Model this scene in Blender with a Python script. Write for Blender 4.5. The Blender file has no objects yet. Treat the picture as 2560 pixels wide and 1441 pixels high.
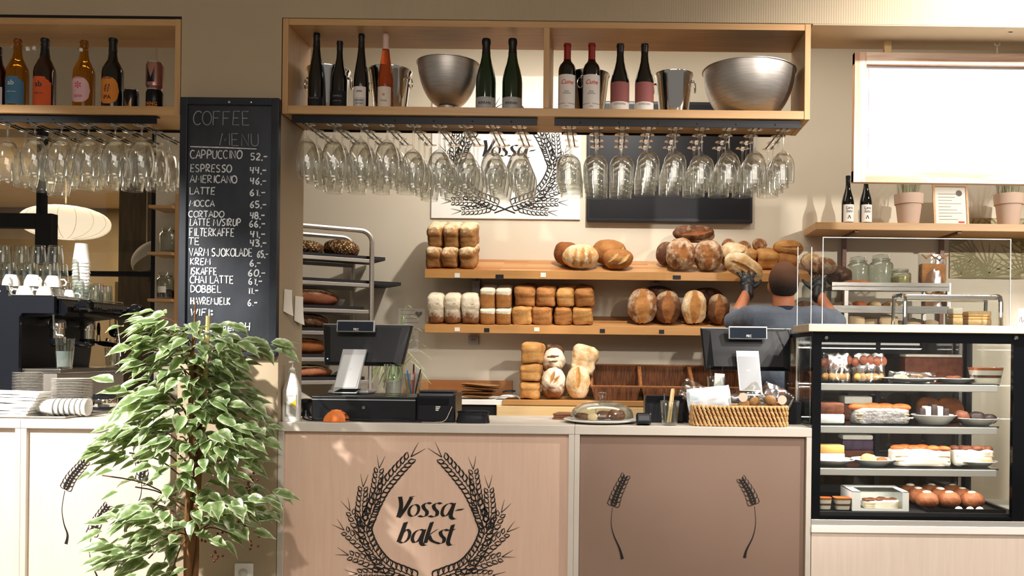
import bpy, bmesh, math, random
from math import sin, cos, pi, atan2, sqrt, radians
from mathutils import Vector, Matrix, noise, Euler
random.seed(7)
SC = bpy.context.scene
COL = SC.collection
# ---------------------------------------------------------------- camera frame
F, D0, CAMH, VX, VY, RL = 2133.0, 3.95, 1.30, 1516.0, 880.0, 0.0113
def P(px, py, y):
    u, v = px - VX, py - VY
    k = (D0 + y) / F
    return Vector(((u*cos(RL) + v*sin(RL))*k, y, CAMH - (-u*sin(RL) + v*cos(RL))*k))
def K(y): return (D0 + y) / F
def PX(px, y, z):
    """point at depth y and height z whose picture column is px"""
    k = (D0 + y) / F
    v = (CAMH - z)/k + (px - VX)*RL
    q = P(px, VY + v, y); q.z = z
    return q
# ---------------------------------------------------------------- materials
def lin(c):
    if isinstance(c, str):
        c = [int(c[i:i+2], 16)/255 for i in (0, 2, 4)]
        c = [x/12.92 if x <= .04045 else ((x+.055)/1.055)**2.4 for x in c]
    return tuple(c[:3]) + (1.0,)
MATS = {}
def new_mat(name):
    m = bpy.data.materials.new(name); m.use_nodes = True
    MATS[name] = m
    return m, m.node_tree.nodes, m.node_tree.links
def M(name, col, rough=.5, metal=0., trans=0., emit=None, es=0., col2=None, vs=8., stretch=(1, 1, 1), lo=.35, hi=.65,
      bump=0., bs=40., coat=0., ior=1.45, spec=.5, detail=4., tex='noise', coord='Object', sss=0.):
    m, N, L = new_mat(name)
    b = N['Principled BSDF']
    b.inputs['Base Color'].default_value = lin(col)
    b.inputs['Roughness'].default_value = rough
    b.inputs['Metallic'].default_value = metal
    b.inputs['IOR'].default_value = ior
    b.inputs['Transmission Weight'].default_value = trans
    b.inputs['Coat Weight'].default_value = coat
    b.inputs['Specular IOR Level'].default_value = spec
    if emit:
        b.inputs['Emission Color'].default_value = lin(emit); b.inputs['Emission Strength'].default_value = es
    if col2 or bump:
        tc = N.new('ShaderNodeTexCoord'); mp = N.new('ShaderNodeMapping'); mp.inputs['Scale'].default_value = stretch
        L.new(tc.outputs[coord], mp.inputs['Vector'])
    if col2:
        if tex == 'noise':
            t = N.new('ShaderNodeTexNoise'); t.inputs['Scale'].default_value = vs; t.inputs['Detail'].default_value = detail; o = t.outputs['Fac']
        elif tex == 'voronoi':
            t = N.new('ShaderNodeTexVoronoi'); t.inputs['Scale'].default_value = vs; o = t.outputs['Distance']
        else:
            t = N.new('ShaderNodeTexWave'); t.inputs['Scale'].default_value = vs; t.inputs['Distortion'].default_value = detail
            t.inputs['Detail'].default_value = 3; o = t.outputs['Fac']
        L.new(mp.outputs[0], t.inputs['Vector'])
        r = N.new('ShaderNodeValToRGB')
        r.color_ramp.elements[0].position = lo; r.color_ramp.elements[0].color = lin(col)
        r.color_ramp.elements[1].position = hi; r.color_ramp.elements[1].color = lin(col2)
        L.new(o, r.inputs['Fac']); L.new(r.outputs['Color'], b.inputs['Base Color'])
    if bump:
        t2 = N.new('ShaderNodeTexNoise'); t2.inputs['Scale'].default_value = bs; t2.inputs['Detail'].default_value = 5
        L.new(mp.outputs[0], t2.inputs['Vector'])
        bp = N.new('ShaderNodeBump'); bp.inputs['Strength'].default_value = bump; bp.inputs['Distance'].default_value = .01
        L.new(t2.outputs['Fac'], bp.inputs['Height']); L.new(bp.outputs[0], b.inputs['Normal'])
    return m
def thin(name, tint='FFFFFF', f0=.04, rough=.02, gloss='FFFFFF', pw=4.):
    """clear glass sheet: light passes straight on, the rest is reflected by Fresnel's law"""
    m, N, L = new_mat(name)
    N.remove(N['Principled BSDF'])
    out = N['Material Output']
    tr = N.new('ShaderNodeBsdfTransparent'); tr.inputs[0].default_value = lin(tint)
    gl = N.new('ShaderNodeBsdfGlossy'); gl.inputs['Roughness'].default_value = rough; gl.inputs[0].default_value = lin(gloss)
    lw = N.new('ShaderNodeLayerWeight'); lw.inputs['Blend'].default_value = .5
    po = N.new('ShaderNodeMath'); po.operation = 'POWER'; po.inputs[1].default_value = pw; L.new(lw.outputs['Facing'], po.inputs[0])
    ma = N.new('ShaderNodeMath'); ma.operation = 'MULTIPLY_ADD'; ma.inputs[1].default_value = 1-f0; ma.inputs[2].default_value = f0; L.new(po.outputs[0], ma.inputs[0])
    mx = N.new('ShaderNodeMixShader')
    L.new(ma.outputs[0], mx.inputs[0]); L.new(tr.outputs[0], mx.inputs[1]); L.new(gl.outputs[0], mx.inputs[2])
    L.new(mx.outputs[0], out.inputs['Surface'])
    return m
def wood(name, c1, c2, grain='x', scale=5., rough=.45, staves=0., c3=None, contrast=(.3, .7)):
    m, N, L = new_mat(name)
    b = N['Principled BSDF']; b.inputs['Roughness'].default_value = rough
    tc = N.new('ShaderNodeTexCoord'); mp = N.new('ShaderNodeMapping')
    s = {'x': (.6, 9, 9), 'y': (9, .6, 9), 'z': (9, 9, .6)}[grain]
    mp.inputs['Scale'].default_value = s
    L.new(tc.outputs['Object'], mp.inputs['Vector'])
    n = N.new('ShaderNodeTexNoise'); n.inputs['Scale'].default_value = scale; n.inputs['Detail'].default_value = 6; n.inputs['Distortion'].default_value = .6
    L.new(mp.outputs[0], n.inputs['Vector'])
    r = N.new('ShaderNodeValToRGB')
    r.color_ramp.elements[0].position = contrast[0]; r.color_ramp.elements[0].color = lin(c1)
    r.color_ramp.elements[1].position = contrast[1]; r.color_ramp.elements[1].color = lin(c2)
    L.new(n.outputs['Fac'], r.inputs['Fac'])
    src = r.outputs['Color']
    if staves:
        mp2 = N.new('ShaderNodeMapping'); L.new(tc.outputs['Object'], mp2.inputs['Vector'])
        if grain == 'z': mp2.inputs['Rotation'].default_value = (0, pi/2, 0)
        br = N.new('ShaderNodeTexBrick'); br.inputs['Scale'].default_value = 1
        br.inputs['Brick Width'].default_value = .33; br.inputs['Row Height'].default_value = staves
        br.inputs['Mortar Size'].default_value = .0; br.inputs['Color1'].default_value = (1, 1, 1, 1)
        br.inputs['Color2'].default_value = lin(c3 or 'C8A888'); br.offset_frequency = 2
        L.new(mp2.outputs[0], br.inputs['Vector'])
        mx = N.new('ShaderNodeMix'); mx.data_type = 'RGBA'; mx.blend_type = 'MULTIPLY'; mx.inputs['Factor'].default_value = 1
        L.new(src, mx.inputs[6]); L.new(br.outputs['Color'], mx.inputs[7]); src = mx.outputs[2]
    L.new(src, b.inputs['Base Color'])
    bp = N.new('ShaderNodeBump'); bp.inputs['Strength'].default_value = .08; bp.inputs['Distance'].default_value = .004
    L.new(n.outputs['Fac'], bp.inputs['Height']); L.new(bp.outputs[0], b.inputs['Normal'])
    return m
# ---------------------------------------------------------------- mesh builder
class MB:
    def __init__(s): s.v = []; s.f = []; s.mi = []; s.cur = 0; s.X = Matrix()
    def mat(s, i): s.cur = i; return s
    def xf(s, m=None): s.X = m or Matrix(); return s
    def add(s, vs, fs, mi=None):
        o = len(s.v)
        s.v += [s.X @ Vector(v) for v in vs]
        for i, f in enumerate(fs):
            s.f.append([o + j for j in f]); s.mi.append(mi[i] if mi else s.cur)
        return s
    def bm(s, bm):
        bm.verts.index_update()
        return s.add([v.co.copy() for v in bm.verts], [[v.index for v in f.verts] for f in bm.faces])
    def box(s, c, size, b=0., rot=None, seg=2):
        bm = bmesh.new(); bmesh.ops.create_cube(bm, size=1)
        for v in bm.verts: v.co = Vector((v.co.x*size[0], v.co.y*size[1], v.co.z*size[2]))
        if b: bmesh.ops.bevel(bm, geom=bm.edges[:], offset=min(b, min(size)*.49), segments=seg, affect='EDGES', profile=.5)
        m = Matrix.Translation(Vector(c)) @ (Euler(rot).to_matrix().to_4x4() if rot else Matrix())
        bm.transform(m); s.bm(bm); bm.free(); return s
    def bb(s, x0, x1, y0, y1, z0, z1, b=0., seg=2):
        return s.box(((x0+x1)/2, (y0+y1)/2, (z0+z1)/2), (abs(x1-x0), abs(y1-y0), abs(z1-z0)), b, None, seg)
    def lathe(s, prof, n=24, c=(0, 0, 0), rot=None, close=False, mi=None, sx=1., sy=1.):
        m = Matrix.Translation(Vector(c)) @ (Euler(rot).to_matrix().to_4x4() if rot else Matrix())
        vs = []; fs = []; mm = []
        for r, z in prof:
            for i in range(n):
                a = 2*pi*i/n; vs.append(m @ Vector((r*cos(a)*sx, r*sin(a)*sy, z)))
        k = len(prof)
        for j in range(k - (0 if close else 1)):
            jj = (j+1) % k
            for i in range(n):
                fs.append([j*n+i, j*n+(i+1) % n, jj*n+(i+1) % n, jj*n+i]); mm.append(mi[j] if mi else s.cur)
        if not close:
            if prof[0][0] > 1e-5: fs.append(list(range(n-1, -1, -1))); mm.append(mi[0] if mi else s.cur)
            if prof[-1][0] > 1e-5: fs.append([(k-1)*n+i for i in range(n)]); mm.append(mi[-1] if mi else s.cur)
        return s.add(vs, fs, mm)
    def tube(s, path, r, n=8, closed=False, flat=1.):
        path = [Vector(p) for p in path]; k = len(path)
        rr = r if isinstance(r, (list, tuple)) else [r]*k
        vs = []; up = None
        for i in range(k):
            a = path[i-1] if (i or closed) else path[0]; b = path[(i+1) % k] if (i < k-1 or closed) else path[-1]
            t = (b-a); t = t.normalized() if t.length > 1e-9 else Vector((0, 0, 1))
            if up is None:
                up = Vector((0, 0, 1)) if abs(t.z) < .9 else Vector((0, 1, 0))
            up = (up - t*up.dot(t)); up = up.normalized() if up.length > 1e-6 else t.orthogonal().normalized()
            w = t.cross(up)
            for j in range(n):
                q = 2*pi*j/n; vs.append(path[i] + (w*cos(q) + up*sin(q)*flat)*rr[i])
        fs = []
        for i in range(k if closed else k-1):
            ii = (i+1) % k
            for j in range(n): fs.append([i*n+j, i*n+(j+1) % n, ii*n+(j+1) % n, ii*n+j])
        if not closed: fs.append(list(range(n-1, -1, -1))); fs.append([(k-1)*n+j for j in range(n)])
        return s.add(vs, fs)
    def ell(s, c, r, n=20, m=12, rot=None):
        R = Matrix.Translation(Vector(c)) @ (Euler(rot).to_matrix().to_4x4() if rot else Matrix())
        vs = [R @ Vector((0, 0, -r[2]))]; fs = []
        for j in range(1, m):
            p = -pi/2 + pi*j/m
            for i in range(n):
                a = 2*pi*i/n; vs.append(R @ Vector((r[0]*cos(p)*cos(a), r[1]*cos(p)*sin(a), r[2]*sin(p))))
        vs.append(R @ Vector((0, 0, r[2])))
        for i in range(n): fs.append([0, 1+(i+1) % n, 1+i])
        for j in range(m-2):
            for i in range(n): fs.append([1+j*n+i, 1+j*n+(i+1) % n, 1+(j+1)*n+(i+1) % n, 1+(j+1)*n+i])
        q = len(vs)-1
        for i in range(n): fs.append([q, 1+(m-2)*n+i, 1+(m-2)*n+(i+1) % n])
        return s.add(vs, fs)
    def prism(s, poly, y0, y1):
        """outline in x,z pushed from y0 to y1"""
        n = len(poly)
        a = sum(poly[i][0]*poly[(i+1) % n][1] - poly[(i+1) % n][0]*poly[i][1] for i in range(n))
        if a < 0: poly = poly[::-1]
        vs = [(x, y0, z) for x, z in poly] + [(x, y1, z) for x, z in poly]
        fs = [list(range(n)), list(range(2*n-1, n-1, -1))]
        for i in range(n): fs.append([i, n+i, n+(i+1) % n, (i+1) % n])
        return s.add(vs, fs)
    def loft(s, rings, cap=True):
        n = len(rings[0]); vs = [p for r in rings for p in r]; fs = []
        for j in range(len(rings)-1):
            for i in range(n): fs.append([j*n+i, j*n+(i+1) % n, (j+1)*n+(i+1) % n, (j+1)*n+i])
        if cap: fs.append(list(range(n-1, -1, -1))); fs.append([(len(rings)-1)*n+i for i in range(n)])
        return s.add(vs, fs)
    def grid(s, fn, nu, nv):
        vs = [fn(i/nu, j/nv) for j in range(nv+1) for i in range(nu+1)]
        fs = [[j*(nu+1)+i, j*(nu+1)+i+1, (j+1)*(nu+1)+i+1, (j+1)*(nu+1)+i] for j in range(nv) for i in range(nu)]
        return s.add(vs, fs)
    def build(s, name, mats, parent=None, loc=None, rz=0., rot=None, smooth=35, fix=False):
        me = bpy.data.meshes.new(name); me.from_pydata([tuple(v) for v in s.v], [], s.f)
        mats = mats if isinstance(mats, (list, tuple)) else [mats]
        for m in mats: me.materials.append(MATS[m] if isinstance(m, str) else m)
        me.polygons.foreach_set('material_index', s.mi)
        if fix:
            bm = bmesh.new(); bm.from_mesh(me); bmesh.ops.recalc_face_normals(bm, faces=bm.faces[:]); bm.to_mesh(me); bm.free()
        if smooth:
            me.polygons.foreach_set('use_smooth', [True]*len(me.polygons)); me.set_sharp_from_angle(angle=radians(smooth))
        me.update()
        o = bpy.data.objects.new(name, me); COL.objects.link(o)
        if parent: o.parent = parent
        if loc is not None: o.location = loc
        o.rotation_euler = rot if rot else (0, 0, rz)
        return o
def tag(o, label, cat, group=None):
    o['label'] = label; o['category'] = cat
    if group: o['group'] = group
    return o
def thing(name, label, cat, loc=(0, 0, 0), rz=0., group=None, rot=None):
    o = bpy.data.objects.new(name, None); COL.objects.link(o); o.location = loc
    o.empty_display_size = .02
    o.rotation_euler = rot if rot else (0, 0, rz)
    return tag(o, label, cat, group)
def struct(o): o['kind'] = 'structure'; return o
def dup(root, loc, label=None, rz=None, group=None, scale=None):
    r = root.copy(); COL.objects.link(r); r.location = loc
    if rz is not None: r.rotation_euler = (0, 0, rz) if not isinstance(rz, (tuple, list)) else rz
    if label: r['label'] = label
    if group: r['group'] = group
    if scale: r.scale = scale
    for ch in list(root.children):
        c = ch.copy(); COL.objects.link(c); c.parent = r
        for g in list(ch.children):
            d = g.copy(); COL.objects.link(d); d.parent = c
    return r
def catmull(pts, k=6, closed=False):
    pts = [Vector(p) for p in pts]; n = len(pts); out = []
    rng = n if closed else n-1
    for i in range(rng):
        p0 = pts[(i-1) % n] if (i or closed) else pts[0]; p1 = pts[i]; p2 = pts[(i+1) % n]
        p3 = pts[(i+2) % n] if (i < n-2 or closed) else pts[-1]
        for j in range(k):
            t = j/k
            out.append(.5*((2*p1) + (p2-p0)*t + (2*p0-5*p1+4*p2-p3)*t*t + (3*p1-p0-3*p2+p3)*t**3))
    if not closed: out.append(pts[-1])
    return out
def text_mesh(body, size, width_fit=None, shear=0., bold=0.):
    """flat lettering as (verts, faces) in x,z centred on the origin"""
    cu = bpy.data.curves.new('t', 'FONT'); cu.body = body; cu.size = size; cu.align_x = 'CENTER'; cu.align_y = 'CENTER'
    cu.shear = shear; cu.offset = bold; cu.resolution_u = 2
    o = bpy.data.objects.new('t', cu); COL.objects.link(o)
    bpy.context.view_layer.update()
    me = bpy.data.meshes.new_from_object(o.evaluated_get(bpy.context.evaluated_depsgraph_get()))
    vs = [(v.co.x, 0, v.co.y) for v in me.vertices]; fs = [list(p.vertices) for p in me.polygons]
    bpy.data.objects.remove(o); bpy.data.curves.remove(cu); bpy.data.meshes.remove(me)
    if width_fit and vs:
        w = max(v[0] for v in vs) - min(v[0] for v in vs); k = width_fit/w
        vs = [(x*k, y, z*k) for x, y, z in vs]
    return vs, fs
def ordw(n):
    o = ORD + ['fifteenth', 'sixteenth', 'seventeenth', 'eighteenth', 'nineteenth']
    if n < 19: return o[n]
    t = {2: 'twent', 3: 'thirt'}[(n+1)//10]; r = (n+1) % 10
    return t+'ieth' if r == 0 else t+'y-'+o[r-1]
ORD = ['first', 'second', 'third', 'fourth', 'fifth', 'sixth', 'seventh', 'eighth', 'ninth', 'tenth', 'eleventh', 'twelfth', 'thirteenth', 'fourteenth']

# ---------------------------------------------------------------- strokes and lettering
def ribbon(mb, pts, w, y=0., d=.0012):
    """flat painted stroke in x,z, d thick, standing proud towards -y"""
    pts = [Vector((p[0], p[1])) for p in pts]; n = len(pts)
    ws = w if isinstance(w, (list, tuple)) else [w]*n
    L, R = [], []
    for i in range(n):
        t = pts[min(i+1, n-1)] - pts[max(i-1, 0)]
        t = t.normalized() if t.length > 1e-9 else Vector((1, 0)); q = Vector((-t.y, t.x))*ws[i]/2
        L.append(pts[i]+q); R.append(pts[i]-q)
    mb.lay = (getattr(mb, 'lay', 0)+1) % 53; d += mb.lay*2.5e-5   # strokes lie over one another
    vs = [(p.x, y-d, p.y) for p in L] + [(p.x, y-d, p.y) for p in R]
    fs = [[i, n+i, n+i+1, i+1] for i in range(n-1)]
    return mb.add(vs, fs)
def nib(mb, pts, wx, wz, y=0., d=.0012):
    """broad pen stroke: the nib is held at a fixed slant"""
    h = Vector((wx, wz))/2; pts = [Vector((p[0], p[1])) for p in pts]
    for a, b in zip(pts[:-1], pts[1:]):
        q = [a-h, b-h, b+h, a+h]; mb.lay = (getattr(mb, 'lay', 0)+1) % 16
        ar = sum(q[i].x*q[(i+1) % 4].y - q[(i+1) % 4].x*q[i].y for i in range(4))
        if ar < 0: q = q[::-1]
        mb.add([(p.x, y-d-mb.lay*4e-5, p.y) for p in q], [[0, 1, 2, 3]])
    return mb
def arc(cx, cy, rx, ry, a0, a1, n=10):
    return [(cx+rx*cos(radians(a0+(a1-a0)*i/n)), cy+ry*sin(radians(a0+(a1-a0)*i/n))) for i in range(n+1)]
CH = {  # hand-lettered capitals in a 0..0.7 by 0..1 cell
 'A': [[(0, 0), (.3, 1), (.62, 0)], [(.1, .35), (.52, .35)]], 'B': [[(.05, 0), (.05, 1)], [(.05, 1), (.4, .95), (.45, .75), (.35, .55), (.05, .5)], [(.05, .5), (.45, .45), (.55, .25), (.4, .03), (.05, 0)]],
 'C': [arc(.35, .5, .33, .5, 50, 310)], 'D': [[(.05, 0), (.05, 1)], [(.05, 1), (.4, .9), (.6, .5), (.4, .1), (.05, 0)]],
 'E': [[(.5, 1), (.05, 1), (.05, 0), (.52, 0)], [(.05, .5), (.42, .5)]], 'F': [[(.52, 1), (.05, 1), (.05, 0)], [(.05, .52), (.42, .52)]],
 'H': [[(.05, 0), (.05, 1)], [(.55, 0), (.55, 1)], [(.05, .5), (.55, .5)]], 'I': [[(.15, 0), (.15, 1)]], 'J': [[(.45, 1), (.45, .2), (.3, 0), (.1, .05), (.03, .2)]],
 'K': [[(.05, 0), (.05, 1)], [(.5, 1), (.06, .45), (.55, 0)]], 'L': [[(.05, 1), (.05, 0), (.5, 0)]], 'M': [[(0, 0), (.1, 1), (.35, .35), (.62, 1), (.72, 0)]],
 'N': [[(.05, 0), (.05, 1), (.55, 0), (.55, 1)]], 'O': [arc(.33, .5, .33, .5, 90, 450, 14)], 'P': [[(.05, 0), (.05, 1), (.4, .97), (.52, .75), (.4, .5), (.05, .47)]],
 'R': [[(.05, 0), (.05, 1), (.4, .97), (.5, .77), (.38, .55), (.06, .5), (.55, 0)]], 'S': [[(.5, .9), (.3, 1), (.08, .85), (.12, .6), (.42, .42), (.5, .2), (.3, 0), (.03, .1)]],
 'T': [[(0, 1), (.6, 1)], [(.3, 1), (.3, 0)]], 'U': [[(.05, 1), (.05, .25), (.2, .02), (.42, .02), (.55, .25), (.55, 1)]], 'V': [[(0, 1), (.3, 0), (.58, 1)]],
 'W': [[(0, 1), (.18, 0), (.35, .7), (.52, 0), (.72, 1)]], '/': [[(.05, -.05), (.45, 1.05)]], ':': [arc(.15, .75, .08, .08, 0, 360, 6), arc(.15, .25, .08, .08, 0, 360, 6)],
 ',': [[(.12, .08), (.05, -.15)]], '.': [[(.08, .0), (.12, .06)]], '-': [[(.05, .5), (.55, .52)]], ' ': [],
 '0': [arc(.3, .5, .28, .5, 90, 450, 14)], '1': [[(.1, .8), (.25, 1), (.25, 0)]], '2': [[(.05, .8), (.25, 1), (.48, .82), (.4, .5), (.05, 0), (.55, 0)]],
 '3': [[(.05, .95), (.35, 1), (.48, .8), (.2, .55), (.5, .4), (.48, .1), (.2, 0), (.02, .1)]], '4': [[(.05, 1), (.05, .5), (.5, .5)], [(.45, 1), (.4, 0)]],
 '5': [[(.5, 1), (.1, 1), (.08, .6), (.4, .55), (.5, .25), (.3, 0), (.03, .08)]], '6': [[(.4, 1), (.1, .6), (.05, .25), (.25, 0), (.48, .2), (.35, .45), (.08, .35)]],
 '8': [arc(.28, .74, .2, .25, -90, 270), arc(.28, .25, .26, .25, 90, 450)],
 's': [[(.4, .5), (.2, .58), (.08, .45), (.35, .25), (.38, .1), (.2, 0), (.03, .08)]], 'o': [arc(.25, .28, .22, .28, 90, 450)], 'm': [[(.03, 0), (.05, .55)], [(.05, .4), (.2, .55), (.28, .4), (.28, 0)], [(.28, .4), (.42, .55), (.5, .4), (.5, 0)]],
 'e': [[(.05, .3), (.42, .32), (.35, .53), (.15, .53), (.04, .28), (.15, .02), (.42, .08)]], 'r': [[(.05, 0), (.05, .55)], [(.05, .35), (.2, .55), (.38, .5)]],
}
WD = {'I': .32, ':': .35, ',': .22, '.': .24, '1': .42, '/': .5, ' ': .4, 'M': .85, 'W': .85, 'm': .62, 's': .5, 'o': .55, 'e': .52, 'r': .45, 'L': .6}
def chalk(mb, s, x0, x1, z, h, w, slope=0., jit=.02):
    tot = sum(WD.get(c, .72) for c in s); k = (x1-x0)/tot; x = x0
    for c in s:
        dz = random.uniform(-jit, jit)*h; sl = random.uniform(-.04, .1)
        for st in CH.get(c, []):
            pts = [(x + (px+py*sl)*k, z + slope*(x-x0) + py*h + dz) for px, py in st]
            if len(pts) > 2: pts = [(p.x, p.y) for p in catmull([(a, b, 0) for a, b in pts], 3)] if c not in 'EFHKLMNTVWAI14' else pts
            ribbon(mb, pts, w*random.uniform(.85, 1.15))
        x += WD.get(c, .72)*k
# wheat ears --------------------------------------------------------------
def bez(pts, n):
    q = catmull([(a, b, 0) for a, b in pts], 10); L = [0]
    for a, b in zip(q[:-1], q[1:]): L.append(L[-1] + (b-a).length)
    out = []
    for i in range(n):
        t = L[-1]*i/(n-1) if n > 1 else 0
        j = max(0, min(len(q)-2, next((k for k in range(len(L)-1) if L[k+1] >= t), len(q)-2)))
        f = (t-L[j])/max(1e-9, L[j+1]-L[j]); out.append(((q[j].lerp(q[j+1], f)), (q[j+1]-q[j]).normalized()))
    return out, L[-1]
def wheat_ear(mb, pts, kl, kw, lw, awn=True, fill=False, taper=.35):
    """rows of outlined grains along a curve, tip last"""
    _, L = bez(pts, 2); n = max(4, int(L/(kl*.5)))
    sm, _ = bez(pts, n)
    for i, (p, t) in enumerate(sm):
        f = i/(n-1); s = 1 - taper*f
        for side in (-1, 1):
            q = Vector((-t.y, t.x, 0))*side
            d = (t*.86 + q*.5).normalized(); e = Vector((-d.y, d.x, 0))
            b = p + q*kw*.12
            a = [b, b + d*kl*.45*s + e*kw*.5*s*side, b + d*kl*1.0*s + q*kw*.1, b + d*kl*.5*s - e*kw*.22*s*side, b]
            a = [a[0], a[0].lerp(a[1], .55)+e*kw*.12*side*s, a[1], a[1].lerp(a[2], .6)+e*kw*.06*side*s, a[2], a[3], a[4]]
            ribbon(mb, [(v.x, v.y) for v in a], [lw*.7, lw, lw*1.25, lw, lw*.5, lw*.9, lw*.7])
    p, t = sm[-1]
    if awn:
        for s in (-.35, .3):
            q = Vector((-t.y, t.x, 0))*s; a = p + t*kl*.5; b = a + (t+q*.9)*kl*1.5
            ribbon(mb, [(a.x, a.y), ((a.x+b.x)/2+q.x*.1*kl, (a.y+b.y)/2), (b.x, b.y)], [lw*.7, lw*.5, lw*.15])
    return mb
def logo(kk, text=True):
    """bakery emblem: wheat wreath, crossed stalks and the two-line name; kk = metres per unit"""
    mb = MB()
    S = lambda pts, m=1: [((x-1062)*m*kk, -(y-1300)*kk) for x, y in pts]
    main = [(1040, 1452), (1012, 1441), (972, 1424), (945, 1400), (924, 1369), (911, 1332), (918, 1302), (933, 1265), (954, 1226), (985, 1186), (1014, 1154)]
    ears = [[(925, 1290), (934, 1245), (942, 1185)], [(908, 1320), (900, 1285), (903, 1232)], [(912, 1340), (890, 1315), (877, 1292)],
            [(925, 1385), (895, 1362), (866, 1338)], [(950, 1422), (915, 1408), (880, 1397)], [(985, 1443), (945, 1440), (903, 1440)], [(1015, 1456), (975, 1466), (935, 1470)]]
    for m in (1, -1):
        ribbon(mb, S([(1095, 1476), (1062, 1464), (1035, 1452)], m), 4.2*kk)
        wheat_ear(mb, S(main, m), 27*kk, 23*kk, 3.5*kk, taper=.3)
        for e in ears: wheat_ear(mb, S(e, m), 22*kk, 19*kk, 2.8*kk)
    if text: logo_text(mb, kk)
    return mb
def logo_text(mb, kk):
    # broad-pen italics, letter by letter, in the emblem's own units (1 unit = 1/540 m on the counter)
    T = lambda pts: [((x-1062)*kk, -(y-1300)*kk) for x, y in pts]
    def st(pts, w=9, sm=True, a=.28):
        w *= 1.15; q = T(pts); q = [(p.x, p.y) for p in catmull([(x, y, 0) for x, y in q], 6)] if sm and len(q) > 2 else q
        nib(mb, q, w*kk, w*a*kk)
    def o(cx, cy, rx=12, ry=16, w=6.5):
        st([(cx+rx*cos(t)+.22*ry*sin(t), cy-ry*sin(t)) for t in [2*pi*i/14 for i in range(15)]], w, True)
    def s(cx, cy):
        st([(cx+14, cy-15), (cx+6, cy-18), (cx-4, cy-12), (cx-2, cy-3), (cx+5, cy+5), (cx+3, cy+15), (cx-6, cy+18), (cx-15, cy+15)], 8)
    def a(cx, cy):
        st([(cx+15, cy-15), (cx+5, cy-17), (cx-8, cy-8), (cx-13, cy+8), (cx-7, cy+16), (cx+3, cy+10), (cx+13, cy-8)], 7)
        st([(cx+17, cy-17), (cx+11, cy+4), (cx+9, cy+16), (cx+14, cy+22), (cx+20, cy+23)], 9)
    # Vossa-
    st([(997, 1245), (1000, 1268), (993, 1296)], 9, True, .1); st([(994, 1297), (1012, 1272), (1026, 1246)], 7, True, -.4)
    st([(1021, 1245), (1033, 1244)], 6, False, .3)
    o(1032, 1279, 12, 15); s(1060, 1277); s(1086, 1277); a(1116, 1277)
    st([(1139, 1277), (1156, 1275)], 7, False, .55)
    # bakst
    st([(1012, 1309), (1003, 1335), (995, 1357)], 10); st([(995, 1357), (1006, 1361), (1019, 1350), (1022, 1334), (1014, 1327), (1004, 1337)], 7)
    a(1042, 1344)
    st([(1078, 1308), (1068, 1338), (1062, 1361)], 9); st([(1068, 1343), (1080, 1334), (1092, 1326)], 6, True, .4); st([(1071, 1342), (1077, 1354), (1090, 1360)], 8)
    s(1104, 1344)
    st([(1131, 1314), (1124, 1338), (1119, 1358), (1124, 1366), (1133, 1364)], 9); st([(1114, 1329), (1136, 1326)], 6, False, .5)
# ================================================================ materials
M('paint_beige', 'B2A187', .8, col2='B6A58B', vs=3)
M('paint_back', 'DACFBA', .8, col2='DDD3C0', vs=2)
M('paint_white', 'EFEAE0', .7)
M('ceiling_paint', 'D9CFBC', .9)
M('floor_tile', 'A89C8C', .5, col2='9C9080', vs=6)
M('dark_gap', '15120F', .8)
M('concrete', '6B5F50', .85, col2='574C3F', vs=5, stretch=(6, 6, .7), bump=.2, bs=25)
M('far_wall', '8A7656', .85, col2='7E6B4D', vs=3)
M('black_steel', '14151A', .45, metal=.3)
M('matt_black', '121316', .6)
M('black_plastic', '16181D', .32, col2='1B1D22', vs=4)
M('gloss_black', '0D0F13', .12)
M('laminate', 'CFC8BC', .42, col2='D5CEC3', vs=6)
wood('panel_wood', 'DBB9A2', 'E3C6B1', 'z', 6, .5, contrast=(.2, .8))
wood('panel_wood_pale', 'DFCEBE', 'E9DACB', 'z', 6, .5, contrast=(.2, .8))
M('panel_taupe', '8F7768', .5, col2='8A7263', vs=2)
wood('oak', 'BE925F', 'D0A674', 'x', 4, .45, contrast=(.25, .75))
wood('oak_v', 'BE925F', 'D0A674', 'z', 4, .45, contrast=(.25, .75))
wood('butcher', 'BC8C56', 'CB9C66', 'x', 4, .4, staves=.055, c3='DDB58E')
wood('butcher_front', 'B78449', 'C49055', 'x', 4, .4)
wood('pine', 'D8B57C', 'E2C391', 'x', 4, .5)
wood('frame_wood', 'B98B6E', 'E8CDB6', 'x', 3.2, .5, contrast=(.38, .6))
wood('frame_wood_v', 'B98B6E', 'E8CDB6', 'z', 3.2, .5, contrast=(.38, .6))
wood('ledge_wood', 'E4CDAF', 'EEDBC1', 'x', 4, .5)
M('steel', 'B9B4AC', .26, metal=1., col2='A8A39B', vs=9, stretch=(1, 1, 14))
M('steel_brushed', 'CFC9C2', .42, metal=1., col2='BDB7B0', vs=12, stretch=(1, 1, 20))
M('steel_matt', 'A59E96', .5, metal=.85)
M('chrome', 'D6D3CE', .08, metal=1.)
M('paper', 'EEE9DE', .8)
M('paper_white', 'F6F4EE', .75)
M('china', 'F1EEE7', .18, coat=.3)
M('ink', '171310', .7)
M('chalk', 'E9ECEE', .9, col2='BFC4C8', vs=60)
M('chalk_thin', '9A9EA2', .9)
M('slate', '23262C', .40, col2='444A54', vs=3.2, lo=.35, hi=.75, stretch=(1.2, 1, .8))
thin('clear_glass', 'FBFCFB', .03)
thin('goblet_glass', 'FAFAF8', .10, .06, pw=2.3)
thin('pane', 'FCFDFC', .035)
thin('tumbler_glass', 'F4F7F5', .06, .05, pw=2.4)
thin('smoked_glass', '6E6966', .07)
thin('shelf_glass', '97A3A6', .10)
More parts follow.
